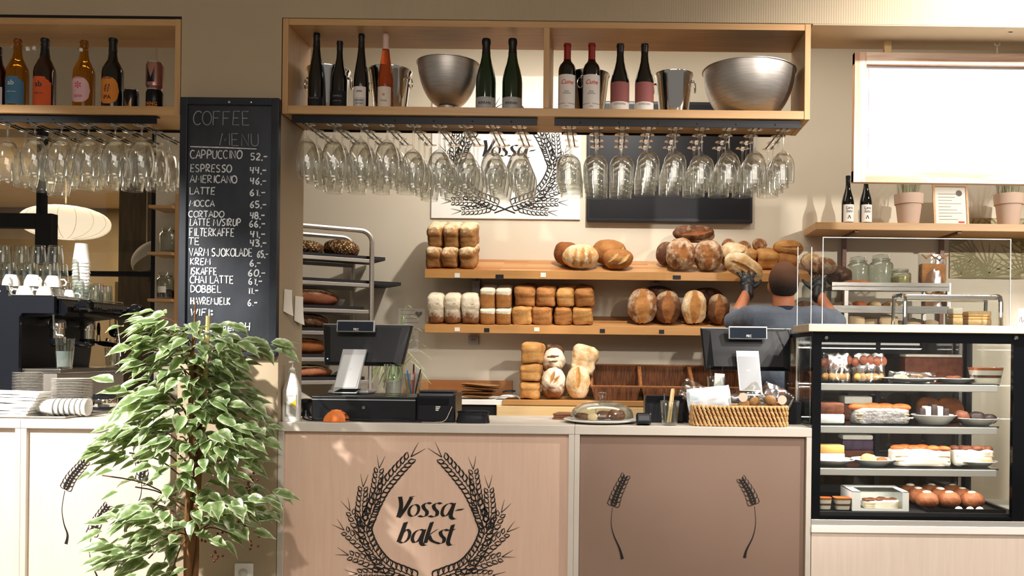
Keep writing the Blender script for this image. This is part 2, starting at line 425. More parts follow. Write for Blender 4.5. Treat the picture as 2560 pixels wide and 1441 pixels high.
thin('plexi', 'FBFCFB', .03)
thin('jar_glass', 'F2F5F2', .05, .04, pw=2.4)
thin('wrap', 'F6F5F2', .10, .16, pw=1.6)
# ================================================================ room shell
ZL = 2.831; T = .305; XP0, XP1 = -1.983, -1.519
w = MB(); w.bb(XP0, XP1, 0, T, 0, ZL); struct(w.build('wall_pillar', 'paint_beige', smooth=0))
m = M('lintel_paint', 'B2A187', .8, col2='B6A58B', vs=3); N, L = m.node_tree.nodes, m.node_tree.links   # finely ribbed plaster
tc = N.new('ShaderNodeTexCoord'); wv = N.new('ShaderNodeTexWave'); wv.inputs['Scale'].default_value = 28
L.new(tc.outputs['Object'], wv.inputs['Vector']); bp = N.new('ShaderNodeBump'); bp.inputs['Strength'].default_value = .25; bp.inputs['Distance'].default_value = .003
L.new(wv.outputs['Fac'], bp.inputs['Height']); L.new(bp.outputs[0], N['Principled BSDF'].inputs['Normal'])
w = MB(); w.bb(-1.15, 4.0, 0, T, ZL, 3.62); struct(w.build('wall_lintel', 'lintel_paint', smooth=0))
w = MB(); w.bb(.94, 4.0, .001, T, ZL-.006, ZL-.0003); struct(w.build('trim_4', 'paint_beige', smooth=0))
w = MB(); w.bb(-4.6, -1.15, 0, T, ZL, 3.62); struct(w.build('wall_front', 'paint_beige', smooth=0))
w = MB(); w.bb(4.0, 5., 0, T, 0, 3.62); w.bb(-4.6, -4.2, 0, T, 0, ZL); struct(w.build('wall_side', 'paint_beige', smooth=0))
XB = PX(386, 2.05, 1.5).x
w = MB(); w.bb(XB, 5., 2.05, 2.25, 0, 3.62); struct(w.build('wall_back', 'paint_back', smooth=0))
w = MB(); w.bb(4.9, 5., T, 2.05, 0, 3.62); struct(w.build('wall_right', 'paint_back', smooth=0))
w = MB(); w.bb(-7.5, 5., T, 2.25, 3.62, 3.72); w.bb(-7.5, 5., -5.5, T, 3.62, 3.72); struct(w.build('ceiling', 'ceiling_paint', smooth=0))
w = MB(); w.bb(-7.5, 5., -5.5, 6.4, -.1, 0); struct(w.build('floor', 'floor_tile', smooth=0))
# room beyond the glazed partition
w = MB(); w.bb(-7.5, XB+.6, 5.4, 5.5, 0, 3.0); struct(w.build('wall_far', 'far_wall', smooth=0))
w = MB(); w.bb(-7.5, XB, 2.06, 2.24, 2.905, 3.62); struct(w.build('wall_back_upper', 'paint_back', smooth=0))
w = MB(); w.bb(-7.5, XB+.2, 2.25, 5.5, 2.81, 2.9)
for i in range(4): w.bb(-7.5, XB+.1, 2.9+i*.75, 2.912+i*.75, 2.807, 2.812)
struct(w.build('ceiling_far', M('ceiling_far_paint', 'E3CBA2', .85), smooth=0))
w = MB(); w.bb(-7.6, -7.5, T, 5.5, 0, 3.62); struct(w.build('wall_left', 'far_wall', smooth=0))
w = MB(); w.bb(XB, XB+.1, 2.25, 5.5, 0, 3.0); struct(w.build('wall_far_right', 'far_wall', smooth=0))
a = PX(312, 3.0, 1.5).x; b = PX(384, 3.0, 1.5).x
w = MB(); w.bb(a, b+.25, 2.9, 3.3, 0, 2.81); struct(w.build('column_concrete', 'concrete', smooth=0))
# black steel partition with panes
win = struct(thing('window_1', 'black steel glazed partition behind the espresso machine', 'window', (0, 0, 0))); del win['category']
x0 = PX(103, 2.1, 2.).x; f = MB()
f.bb(XB-.035, XB+.003, 2.06, 2.12, 0, 2.9); f.bb(x0-.012, x0+.012, 2.06, 2.12, 1.9, 2.9)
z1 = P(300, 692, 2.1).z; z0 = P(300, 680, 2.1).z
f.bb(-7.5, XB-.035, 2.06, 2.12, z1, z0); f.build('window_frame', 'black_steel', win, smooth=0)
f = MB(); f.bb(-7.45, XB-.036, 2.085, 2.09, 0, z1-.001); f.bb(-7.45, x0-.013, 2.085, 2.09, z0+.001, 2.8); f.bb(x0+.013, XB-.036, 2.085, 2.09, z0+.001, 2.8)
f.build('pane', 'pane', win, smooth=0)
# light panel door reflections are left to the renderer; a beige cupboard door stands behind the glass
a = PX(284, 3.6, 1).x; b = PX(322, 3.6, 1).x
o = MB().bb(a, b, 3.6, 3.65, .02, P(300, 704, 3.6).z, .004).build('door_panel', 'far_wall', smooth=0)
struct(o); o.name = 'door_1'
# palm-leaf wallpaper strip on the back wall, right
wp = MB()
xw0, xw1 = PX(2374, 2.04, 1.8).x, 3.6; zw0, zw1 = P(2450, 696, 2.04).z, P(2450, 545, 2.04).z
wp.bb(xw0, xw1, 2.04, 2.049, zw0, zw1)
wl = wp.build('trim_1', M('wallpaper', 'C4B795', .8), smooth=0); struct(wl)
pl = MB()
for cx, cz, ang, L_ in [(2512-40, 672, 172, .34), (2440, 640, 200, .3), (2560, 690, 150, .34), (2600, 650, 185, .34), (2420, 600, 120, .26), (2520, 590, 100, .26), (2650, 690, 140, .3), (2545, 610, 60, .26), (2400, 690, 20, .2), (2460, 692, 5, .22)]:
    c = P(cx, cz, 2.04); n = 15
    for i in range(n):
        t = (i+.5)/n; sp = radians(ang) + (t-.5)*3.6; l = L_*(.55+.45*sin(pi*t))
        pts = [(c.x+cos(sp)*l*q*.95, c.z+sin(sp)*l*q*.7 + .02*q*q) for q in (.08, .4, .75, 1)]
        pts = [(min(max(x, xw0+.004), xw1), min(max(z, zw0+.004), zw1-.004)) for x, z in pts]
        ribbon(pl, pts, [.004, .011, .010, .002], 2.039, .0006)
pl.build('leaf_print', M('leaf_ink', '8C855F', .8), wl, smooth=0)

# ================================================================ counters
ZC = PX(1516, 0, .957).z; CT = .042
def counter(name, label, x0, x1, panel, front=0., post=.026, depth=.56):
    t = thing(name, label, 'counter', ((x0+x1)/2, front, 0)); h = (x1-x0)/2
    MB().bb(-h, h, 0, depth, ZC-CT, ZC, .0025).build('countertop', 'laminate', t, smooth=0)
    for s in (-1, 1): MB().bb(s*h, s*(h-post), .002, depth-.02, 0, ZC-CT-.0005, .001).build('side_panel', 'laminate', t, smooth=0)
    p = MB(); p.bb(-h+post+.0004, h-post-.0004, .021, .04, .06, ZC-CT-.001); fp = p.build('front_panel', panel, t, smooth=0)
    MB().bb(-h+post, h-post, .06, .075, 0, .06).build('plinth', 'matt_black', t, smooth=0)
    return t, fp, h
xa = P(695, 1075, 0).x; xb = P(1436.5, 1075, 0).x; xc = P(2030, 1080, 0).x
t, fp, h = counter('serving_counter', 'pale wood serving counter bearing the large black wheat wreath and bakery name', xa, xb-.0005, 'panel_wood')
lg = logo(1/540*.998, False)
c = P(1062, 1300, 0); lx = c.x-(xa+xb)/2
e = lg.build('wheat_wreath', 'ink', fp, (lx, .0205, c.z), smooth=0)
tx = MB(); logo_text(tx, 1/540*.998); tx.build('bakery_lettering', 'ink', fp, (lx, .0205, c.z), smooth=0)
t, fp, h = counter('serving_counter', 'taupe-fronted serving counter with two single black wheat ears', xb+.0005, xc, 'panel_taupe', post=.024)
def stalk(fp, x0, pts, ear, y=.0205):
    mb = MB(); k = 1/540
    conv = lambda q: [(P(a, b, 0).x-x0, P(a, b, 0).z) for a, b in q]
    sp = [(p.x, p.y) for p in catmull([(a, b, 0) for a, b in conv(pts)], 6)]; n = len(sp)
    ribbon(mb, sp, [(.002+.013*(i/(n-1))**2.2) for i in range(n)])
    wheat_ear(mb, conv(ear), 19*k, 19*k, 1.7*k, awn=False, taper=.3); wheat_ear(mb, conv(ear), 13*k, 5*k, 2.2*k, awn=False, taper=.3)
    return mb.build('wheat_ear', 'ink', fp, (0, y, 0), smooth=0)
mx = (xb+xc)/2
stalk(fp, mx, [(1531, 1272), (1528, 1310), (1534, 1340), (1549, 1375), (1556, 1401)], [(1532, 1268), (1543, 1236), (1561, 1198)])
stalk(fp, mx, [(1888, 1268), (1891, 1310), (1884, 1345), (1868, 1378), (1863, 1398)], [(1887, 1264), (1876, 1235), (1858, 1205)])
# left counter: two panels either side of a white post
xl = P(425, 1200, 0).x; xm = P(50, 1200, 0).x
t, fp, h = counter('coffee_counter', 'pale wood counter front with wheat ears, under the espresso machine', xm, xl, 'panel_wood_pale', depth=1.02)
mx = (xm+xl)/2
stalk(fp, mx, [(155, 1229), (148, 1275), (153, 1312), (162, 1340), (158, 1363)], [(156, 1226), (172, 1196), (203, 1160)])
stalk(fp, mx, [(221, 1346), (217, 1385), (226, 1420), (238, 1450), (240, 1480)], [(222, 1342), (236, 1308), (260, 1272)])
stalk(fp, mx, [(348, 1206), (346, 1240), (333, 1270), (312, 1300), (307, 1332)], [(347, 1204), (350, 1175), (338, 1145)])
t, fp, h = counter('coffee_counter', 'leftmost counter module, cut by the picture edge, plain pale wood', P(50, 1200, 0).x-1.2, xm-.001, 'panel_wood_pale', depth=1.02)

# ================================================================ overhead wooden shelf boxes
def shelf_box(name, label, x0, x1, z0, z1, d, dividers=()):
    t = thing(name, label, 'shelf', ((x0+x1)/2, 0, z0)); h = (x1-x0)/2; H = z1-z0; b = .0265
    MB().bb(-h+b, h-b, .002, d, 0.002, .040, .0015).build('bottom_board', 'oak', t, smooth=0)
    MB().bb(-h+b, h-b, .002, d, H-.03, H, .0015).build('top_board', 'oak', t, smooth=0)
    for s in (-1, 1): MB().bb(s*h, s*(h-b+.0004), 0, d, 0, H, .0015).build('side_board', 'oak_v', t, smooth=0)
    for x in dividers:
        x -= (x0+x1)/2; MB().bb(x-.0135, x+.0135, .001, d, .0405, H-.0305, .001).build('divider', 'oak_v', t, smooth=0)
    return t
ZS = 2.386; SD = .298
xs0, xs1 = P(706, 160, 0).x, P(2026, 180, 0).x; xd = P(1366, 165, 0).x
shelf_box('bottle_shelf', 'long two-bay open wooden bottle shelf hung over the serving counter', xs0, xs1, ZS, ZL-.002, SD, [xd])
xq1 = P(451, 150, 0).x
shelf_box('bottle_shelf', 'open wooden bottle shelf hung over the espresso machine', xq1-1.5, xq1, ZS-.012, ZL-.012, SD)
MB().bb(xq1-1.5, xq1+.004, .0, SD, ZL-.0115, ZL-.0005).build('gap_shade_top', 'dark_gap', smooth=0)['kind'] = 'structure'  # dark strip in the gap above the shelf, shade put into its colour
MB().bb(XP1+.0008, xs0-.001, .003, SD, ZS-.0, ZL-.002).build('gap_shade_side', 'dark_gap', smooth=0)['kind'] = 'structure'  # shaded gap beside the shelf, filled with a near-black strip
SHZ = ZS + .0405
SHZL = ZS - .012 + .0405
# ---------------------------------------------------------------- glass racks
def rack(label, x0, x1, slots, z, depth=.42):
    t = thing('glass_rack', label, 'glass rack', ((x0+x1)/2, .02, z)); xm = (x0+x1)/2; h = (x1-x0)/2
    b = MB(); b.bb(-h, h, 0, .004, -.036, -.0005, .0008); b.bb(-h, h, .004, .03, -.0045, -.0005)
    for i in range(6): b.lathe([(.004, 0), (.004, .002), (.001, .003)], 8, (-h+.12+i*(2*h-.24)/5, 0, -.02), (pi/2, 0, 0))
    b.build('front_bar', 'black_steel', t, smooth=0)
    for x in slots:
        for s in (-1, 1):
            MB().tube([(x-xm+s*.0135, .003, -.031), (x-xm+s*.0135, depth, -.031)], .0034, 6).build('rod', 'black_steel', t)
    b = MB(); b.bb(-h+.02, h-.02, .255, .262, -.012, -.0005); b.build('rear_bar', 'black_steel', t, smooth=0)
    return t
def goblet_mesh(name, prof_h, stem, rb, rmax, rrim, kind):
    """hung upside down: foot at the top (z=0), rim lowest"""
    b = MB(); H = prof_h; n = 28; th = .0012
    foot = [(.0, 0), (rb, -.001), (rb+.0006, -.0025), (rb-.004, -.004), (.012, -.0075), (.0058, -.014), (.0043, -.03), (.0042, -stem+.02), (.006, -stem+.004)]
    bowl = []
    for i in range(1, 15):
        t = i/14
        if kind == 'tulip': r = rmax*sqrt(max(0, 1-(1-min(1, t*2.0))**2)); r = r if t < .5 else rmax + (rrim-rmax)*((t-.5)/.5)**1.3
        elif kind == 'round': r = rmax*sqrt(max(0, 1-(1-min(1, t*1.7))**2)); r = r if t < .59 else rmax + (rrim-rmax)*((t-.59)/.41)**1.5
        elif kind == 'wide': r = rmax*sqrt(max(0, 1-(1-min(1, t*2.1))**2.4)); r = r if t < .48 else rmax + (rrim-rmax)*((t-.48)/.52)
        else: r = rmax*sqrt(max(0, 1-(1-min(1, t*1.8))**2)); r = r if t < .55 else rmax + (rrim-rmax)*((t-.55)/.45)
        bowl.append((max(r, .006), -stem - (H-stem)*t))
    rim = [(bowl[-1][0]+.0004, bowl[-1][1]-.001), (bowl[-1][0]-.001, bowl[-1][1]-.0013)]
    inner = [(max(r-th, .0005), z-.0006 if i else z-.004) for i, (r, z) in enumerate(bowl)][::-1]
    prof = foot + bowl + rim + inner + [(0, inner[-1][1])]
    b.lathe([(r if r else 1e-6, z) for r, z in prof], n)
    if kind == 'cut':
        b.v = [Vector((v.x*(1+.022*cos(10*atan2(v.y, v.x))), v.y*(1+.022*cos(10*atan2(v.y, v.x))), v.z)) if v.z < -stem else v for v in b.v]
    me_o = b.build(name, 'goblet_glass', smooth=60)
    return me_o
protos = {}
def goblets(slots, kinds, z, where, ys=(.075, .2, .325, .45)):
    for i, x in enumerate(slots):
        kd, H, stem, rm, rr = kinds[i]
        key = (kd, H, stem, rm)
        for j, y in enumerate(ys):
            lab = f'{ {"tulip":"tulip","round":"round","wide":"wide","cut":"faceted"}[kd] } wine glass, {ORD[i]} slot from left of {where}, {ORD[j]} from the front' if j else \
                  f'{ {"tulip":"tulip","round":"round","wide":"wide","cut":"faceted"}[kd] } wine glass, {ORD[i]} slot from left of {where}, front one'
            loc = (x, .02+y-.02, z-.0275)
            if key not in protos:
                o = goblet_mesh('wine_glass', H, stem, .034, rm, rr, kd); protos[key] = o
            else:
                o = protos[key].copy(); COL.objects.link(o)
            o.location = loc; o.rotation_euler = (0, 0, random.uniform(0, 6.28))
            tag(o, lab, 'wine glass', 'wine glasses on '+where)
RK1 = [PX(p, .06, 2.35).x for p in (767, 833, 900, 966, 1032, 1098, 1163, 1231, 1298)]
rack('black steel glass rack under the left bay of the long bottle shelf', P(729, 297, .02).x, P(1343, 302, .02).x, RK1, ZS)
goblets(RK1, [('round', .255, .07, .0565, .045)]*4 + [('tulip', .288, .115, .0545, .043)]*5, ZS, 'middle rack')
RK2 = [PX(p, .06, 2.35).x for p in (1422, 1490, 1556, 1622, 1689, 1756, 1824, 1889, 1960)]
rack('black steel glass rack under the right bay of the long bottle shelf', P(1386, 303, .02).x, P(2003, 308, .02).x, RK2, ZS)
goblets(RK2, [('wide', .262, .128, .0585, .057)]*3 + [('wide', .245, .11, .054, .053)]*2 + [('wide', .25, .125, .0585, .057)] + [('cut', .25, .105, .055, .053)]*3, ZS, 'right-hand rack')
RK3 = [PX(p, .06, 2.35).x for p in (14, 82, 149, 217, 284, 350)]
rack('black steel glass rack over the espresso machine', P(-60, 290, .02).x, P(392, 297, .02).x, RK3, ZS-.012)
goblets(RK3, [('round', .275, .075, .057, .047)] + [('round', .245, .065, .0575, .048)]*5, ZS-.012, 'coffee-machine rack')
# ================================================================ bottles and steel on the overhead shelves
M('glass_black', '0B0D0C', .07, coat=.3)
M('glass_green', '0E2A14', .07, coat=.3)
M('glass_darkred', '2A0806', .06, coat=.3)
M('glass_amber', 'C07A1E', .04, trans=.75, ior=1.3)
M('glass_brown', '2B1408', .06, coat=.3)
M('glass_rose', 'D9622F', .04, trans=.6, ior=1.3)
M('foil_black', '101114', .4); M('foil_red', '8E1D17', .45); M('foil_pink', 'E3C0B4', .5)
M('label_white', 'EDE6DF', .7); M('label_black', '15161A', .75); M('label_blue', '4E7FA3', .7); M('label_orange', 'E0602B', .7)
M('label_pink', 'E6B9BC', .7); M('label_amber', 'DE8630', .7); M('label_rosewood', '9A5A57', .7); M('label_ivory', 'EADCCB', .7)
M('print_red', 'D4472F', .7); M('print_grey', '8C857E', .7); M('print_white', 'E9E6E0', .7); M('print_navy', '2A3440', .7); M('print_magenta', 'CF4F6B', .7); M('print_orange', 'E58A33', .7)
PROF = {  # (radius share, height share) outlines
 'burgundy': [(.9, 0), (1, .012), (1, .42), (.97, .47), (.82, .56), (.58, .66), (.42, .75), (.36, .85), (.36, .955), (.40, .957), (.40, .975), (.37, .977), (.37, 1)],
 'bordeaux': [(.92, 0), (1, .012), (1, .60), (.97, .64), (.82, .69), (.55, .73), (.41, .76), (.38, .80), (.38, .955), (.42, .957), (.42, .98), (.39, .985), (.39, 1)],
 'rhine': [(.9, 0), (1, .012), (1, .36), (.95, .45), (.78, .57), (.57, .69), (.44, .80), (.39, .88), (.38, .95), (.42, .957), (.42, .975), (.39, .98), (.39, 1)],
 'champagne': [(.9, 0), (1, .012), (1, .40), (.96, .47), (.8, .57), (.58, .67), (.45, .76), (.39, .84), (.37, .9), (.42, .93), (.44, .95), (.42, .985), (.38, 1)],
 'swing': [(.9, 0), (1, .014), (1, .50), (.95, .555), (.72, .63), (.48, .70), (.38, .78), (.35, .86), (.35, .91), (.4, .92), (.4, .95), (.34, .955), (.34, .965)],
 'beer': [(.9, 0), (1, .014), (1, .52), (.95, .57), (.72, .64), (.47, .70), (.39, .78), (.36, .9), (.37, .955), (.42, .96), (.42, .985), (.38, .99), (.38, 1)],
}
def wrap(vs, R, y=0): return [(R*sin(x/R), -R*cos(x/R)+y, z) for x, _, z in vs]
def label_patch(R, half, z0, z1, top=None, n=16):
    """curved sticker; top(t) trims the upper edge into a shape, t in -1..1"""
    b = MB(); vs = []; fs = []
    for i in range(n+1):
        t = -1+2*i/n; a = half*t
        u = top(t) if top else (z0, z1)
        for k in range(3):
            z = u[0]+(u[1]-u[0])*k/2; vs.append((R*sin(a), -R*cos(a), z))
    for i in range(n):
        for k in range(2): fs.append([i*3+k, (i+1)*3+k, (i+1)*3+k+1, i*3+k+1])
    return b.add(vs, fs)
def bottle(label, loc, prof, H, R, glass, foil=None, foil_z=.8, labels=(), prints=(), stopper=None, group=None, rz=0., name='wine_bottle', cat='bottle'):
    t = thing(name, label, cat, loc, rz, group)
    p = [(r*R, z*H) for r, z in PROF[prof]]
    b = MB(); b.lathe([(1e-6, 0)] + p + [(1e-6, p[-1][1])], 28); b.build('bottle_body', glass, t, smooth=40)
    if foil:
        q = [(r+.0006, z) for r, z in p if z >= foil_z*H]
        zz = foil_z*H
        for (r0, a0), (r1, a1) in zip(p[:-1], p[1:]):
            if a0 <= zz <= a1: q.insert(0, (r0+(r1-r0)*(zz-a0)/max(1e-6, a1-a0)+.0006, zz))
        MB().lathe(q+[(1e-6, q[-1][1]+.0008)], 24).build('capsule', foil, t, smooth=40)
    lo = None
    for (z0, z1, half, mt, top) in labels:
        lo = label_patch(R+.0005, half, z0*H, z1*H, top).build('label', mt, t)
    for (txt, z, wd, mt, sh) in prints:
        v, f = text_mesh(txt, .02, wd, sh, .0003)
        MB().add(wrap([(x, 0, q+z*H) for x, _, q in v], R+.001), f).build('label_print', mt, lo or t, smooth=0)
    if stopper:
        s = MB(); s.lathe([(1e-6, 0), (.008, .0), (.0095, .004), (.009, .012), (.006, .017), (1e-6, .018)], 14, (stopper[0]*R, -.3*R, .80*H), (radians(stopper[1]), 0, 0))
        s.build('swing_stopper', 'china', t)
        w = MB(); w.tube([(-.4*R, 0, .9*H), (-.62*R, -.1*R, .84*H), (stopper[0]*R-.004, -.3*R, .815*H)], .0011, 6)
        w.tube([(.4*R, 0, .9*H), (.62*R, -.1*R, .84*H), (stopper[0]*R+.004, -.3*R, .815*H)], .0011, 6)
        w.build('wire_bail', 'steel', t)
    return t
def shp(z0, z1):   # rounded-oval sticker outline
    return lambda t: ((z0+z1)/2-(z1-z0)/2*sqrt(max(0, 1-abs(t)**2.6)), (z0+z1)/2+(z1-z0)/2*sqrt(max(0, 1-abs(t)**2.6)))
def dome_top(z0, z1):
    return lambda t: (z0, z1-.012*(abs(t) > .55)-.010*(abs(t) > .8))
BY = .095
def at(px, z=SHZ, y=BY): return PX(px, y, z)
kb = K(BY)
def HT(py_top, px, z, y): return P(px, py_top, y).z - z
# long shelf, left bay
h = HT(84, 791, SHZ, BY); bottle('tall black wine bottle with a black label, leftmost on the long shelf', at(790), 'rhine', h, .0375, 'glass_black', 'foil_black', .82, [(.03, .16, 1.2, 'label_black', None)], [('ST. ANTONY', .14, .05, 'print_grey', 0)])
h = HT(104, 849, SHZ, BY); bottle('shorter black wine bottle with lettered black label, second from left on the long shelf', at(848), 'burgundy', h, .037, 'glass_black', 'foil_black', .86, [(.03, .27, 1.2, 'label_black', None)], [('CHABLIS', .19, .045, 'print_grey', 0), ('GRAND VIN', .12, .04, 'print_grey', 0)])
h = HT(86, 905, SHZ, BY); bottle('dark wine bottle with a two-tone white and grey label beside the rosé', at(902), 'rhine', h, .035, 'glass_black', 'foil_black', .82, [(.01, .30, .95, 'label_white', None), (.01, .155, .96, M('label_grey', 'A9A5A2', .7), None)], [('URFK', .235, .03, 'ink', 0), ('RIESLING', .12, .042, 'print_navy', 0), ('TROCKEN', .08, .04, 'print_navy', 0)])
h = HT(86, 965, SHZ, BY); bottle('rosé wine bottle with pale pink capsule and cream label', at(963), 'rhine', h, .0365, 'glass_rose', 'foil_pink', .8, [(.01, .30, 1.0, 'label_ivory', None)], [('o', .2, .012, 'print_red', 0), ('Rosé', .12, .03, 'print_grey', .2)])
for i, p in enumerate((1214, 1280)):
    h = HT(98, p, SHZ, BY)
    bottle(f'green sparkling wine bottle with silver-grey label, {"beside the steel bowl" if i == 0 else "right of its twin, next to the shelf divider"}', at(p), 'champagne', h, .0475, 'glass_green', 'foil_black', .80,
           [(.0, .185, 1.25, M('label_silver', 'A9A7A5', .45), None)], [('FERRARI', .1, .062, 'print_navy', 0)])
    v = MB(); v.prism([(0, -.014), (.011, -.004), (.011, .008), (0, .014), (-.011, .008), (-.011, -.004)], -.0315, -.029)
    q = at(p); v.build('neck_shield', 'label_ivory', bpy.data.objects[[o.name for o in COL.objects if o.name.startswith('wine_bottle')][-1]], (0, 0, h*.575), rot=(radians(-13), 0, 0))
for i, p in enumerate((1417, 1478)):
    h = HT(110, p, SHZ, BY)
    bottle(f'red-capped wine bottle with red script label, {["nearest the shelf divider", "beside the rosewood-label bottle"][i]}', at(p), 'bordeaux', h, .042, 'glass_black', 'foil_red', .765,
           [(.04, .53, 1.15, 'label_white', None), (.11, .125, 1.16, 'ink', None)], [('Cune', .42, .062, 'print_red', .35), ('Rioja', .29, .02, 'print_grey', .2), ('CRIANZA', .26, .04, 'print_grey', 0), ('TINTO', .075, .02, 'print_red', 0)])
for i, p in enumerate((1549, 1610)):
    h = HT(111, p, SHZ, BY)
    bottle(f'dark wine bottle with rosewood and white label, {["left of its twin", "beside the shiny bucket"][i]}', at(p), 'burgundy', h, .0455, 'glass_black', 'foil_black', .88,
           [(.0, .15, 1.25, 'label_white', None), (.152, .43, 1.25, 'label_rosewood', None)], [('GONZARD', .115, .06, 'print_grey', 0)])
# left shelf over the coffee machine
def atl(px, y=.10): return PX(px, y, SHZL)
bottle('dark red swing-top bottle cut by the left picture edge', atl(-6), 'swing', .31, .044, 'glass_darkred', None, .8, [(.05, .33, 1.0, 'label_white', None)], [('Saft', .2, .05, 'print_red', 0)], (-.2, -30))
bottle('golden swing-top bottle with a blue label', atl(43), 'swing', HT(92, 47, SHZL, .1), .0475, 'glass_amber', None, .8, [(.05, .5, 1.15, 'label_blue', dome_top(.02, .15))], [('ab', .34, .03, 'print_white', 0), ('SUMMER CIDER', .22, .045, 'print_white', 0)], (1.2, 10))
bottle('dark brown swing-top bottle with an orange label', atl(111), 'swing', HT(94, 113, SHZL, .1)*1.02, .047, 'glass_brown', 'foil_black', .72, [(.02, .48, 1.15, 'label_orange', dome_top(.005, .15))], [('ab', .32, .034, 'print_navy', 0), ('SUMMER CIDER', .2, .045, 'print_navy', 0)], (-.9, -10))
bottle('amber swing-top bottle with a round pink label', atl(209), 'swing', HT(96, 211, SHZL, .1), .0475, 'glass_amber', None, .8, [(.1, .5, 1.1, 'label_pink', shp(.03, .15))], [('BALDER', .42, .04, 'print_magenta', 0), ('*', .28, .03, 'print_magenta', 0), ('SIDER', .17, .04, 'print_magenta', 0)], (-.1, 0))
bottle('black beer bottle with a round orange label', atl(281), 'beer', HT(97, 283, SHZL, .1), .047, 'glass_black', 'foil_black', .82, [(.08, .5, 1.1, 'label_amber', shp(.025, .152))], [('AEGIR', .42, .04, 'print_navy', 0), ('#', .29, .03, 'print_navy', 0), ('IPA', .16, .035, 'ink', 0)])
def can(label, loc, H, R, mt, ring, group=None, band=None):
    t = thing('drink_can', label, 'can', loc, 0, group)
    MB().lathe([(1e-6, 0), (R*.78, 0), (R*.8, .003), (R, .012), (R, H-.016), (R*.84, H-.004), (R*.84, H-.001), (R*.78, H-.003), (1e-6, H-.004)], 28).build('can_body', mt, t, smooth=40)
    if band: band(t)
    MB().lathe([(R*.84, H-.004), (R*.86, H-.001), (R*.82, H+.0004), (R*.8, H-.003)], 24, close=True).build('can_rim', 'chrome', t)
    return t
M('can_black', '141416', .28, metal=.4); M('can_pink', 'B98A86', .22, metal=.8); M('can_copper', '8B6A42', .3, metal=.7)
hc = HT(225, 386, SHZL, .1)
def bandb(t):
    v, f = text_mesh('PANG', .03, .06, 0, .0006); MB().add(wrap([(x, 0, z+.03) for x, _, z in v], .0385), f).build('can_print', 'print_orange', t, smooth=0)
    label_patch(.0383, .9, .005, .02).build('can_band', 'print_orange', t)
can('black drink can with orange print, under a pinkish can', atl(386), hc, .0375, 'can_black', None, None, bandb)
p = atl(386); p.z += hc+.0005
def bandp(t): label_patch(.0388, .45, .03, HT(158, 386, SHZL, .1)-hc-.02, lambda t_: (.028, .03+.07*(.25+.75*abs(t_)))).build('can_print', 'can_black', t)
can('pinkish metallic drink can standing on a black can', p, HT(157, 386, SHZL, .1)-hc-.001, .0385, 'can_pink', None, None, bandp)
def bandc(t): label_patch(.0338, .5, .008, .06, lambda t_: (.006, .02+.04*abs(t_))).build('can_print', 'can_copper', t)
can('small black and copper can beside the black beer bottle', atl(328), HT(225, 328, SHZL, .1), .033, 'can_black', None, None, bandc)
# wine buckets (behind the bottles) and mixing bowls
def bucket(label, px, r, H, y=.2, rz=0.):
    loc = PX(px, y, SHZ); t = thing('wine_bucket', label, 'bucket', loc, rz)
    b = MB(); b.lathe([(1e-6, 0), (r*.7, 0), (r*.73, .005), (r*.96, H*.93), (r*1.02, H*.97), (r*1.02, H), (r*.97, H), (r*.93, H*.93), (r*.69, .008), (1e-6, .007)], 40)
    b.build('bucket_body', 'chrome', t, smooth=50)
    for s in (-1, 1):
        k = MB(); k.lathe([(1e-6, 0), (.007, .001), (.007, .006), (.004, .014), (1e-6, .016)], 12, (s*r*.93, 0, H*.83), (0, s*pi/2, 0))
        R = [(s*(r*.99+.011)+.0, .016*sin(a), H*.78-.02+.024*cos(a)) for a in [2*pi*i/18 for i in range(18)]]
        k.tube(R, .003, 8, True); k.build('ring_handle', 'chrome', t)
    return t
bucket('shiny wine bucket behind the two leftmost black bottles', 821, .125*.45+.045, HT(176, 815, SHZ, .2), .2)
bucket('shiny wine bucket behind the rosé bottle', 975, .102, HT(178, 980, SHZ, .2), .2, -.3)
bucket('shiny wine bucket behind the red-script wine bottles', 1472, .098, HT(188, 1500, SHZ, .2), .2, 1.2)
bucket('shiny wine bucket with a ring handle, between rosewood-label bottles and the large bowl', 1684, .093, HT(188, 1680, SHZ, .2), .2, -.25)
def bowl(label, px, r, H, foot, y, fr=.0):
    t = thing('mixing_bowl', label, 'bowl', PX(px, y, SHZ+fr)); H -= fr
    if fr: MB().lathe([(.052, -fr), (.056, -fr), (.05, .004), (.046, .004)], 40, close=True).build('foot_ring', 'steel_brushed', t, smooth=40)
    pr = [(1e-6, 0), (foot, 0), (foot+.004, .002)]
    for i in range(1, 15):
        a = (i/14)*pi/2*.94; pr.append((foot+(r-foot)*sin(a)/sin(pi/2*.94), .003+(H-.003)*(1-cos(a))**.92/(1-cos(pi/2*.94))**.92))
    pr += [(r+.006, H), (r+.006, H+.003), (r-.001, H+.002)]
    pr += [(max(1e-6, q[0]-.003), q[1]+.003) for q in pr[3:17]][::-1] + [(1e-6, .004)]
    MB().lathe(pr, 56).build('bowl_body', 'steel_brushed', t, smooth=60); return t
bowl('deep brushed steel mixing bowl in the left bay of the long shelf', 1120, .145, HT(163, 1120, SHZ, .15), .028, .15, .034)
bowl('wide shallow brushed steel mixing bowl at the right end of the long shelf', 1871, .219, HT(182, 1870, SHZ, .152), .09, .15+.002)

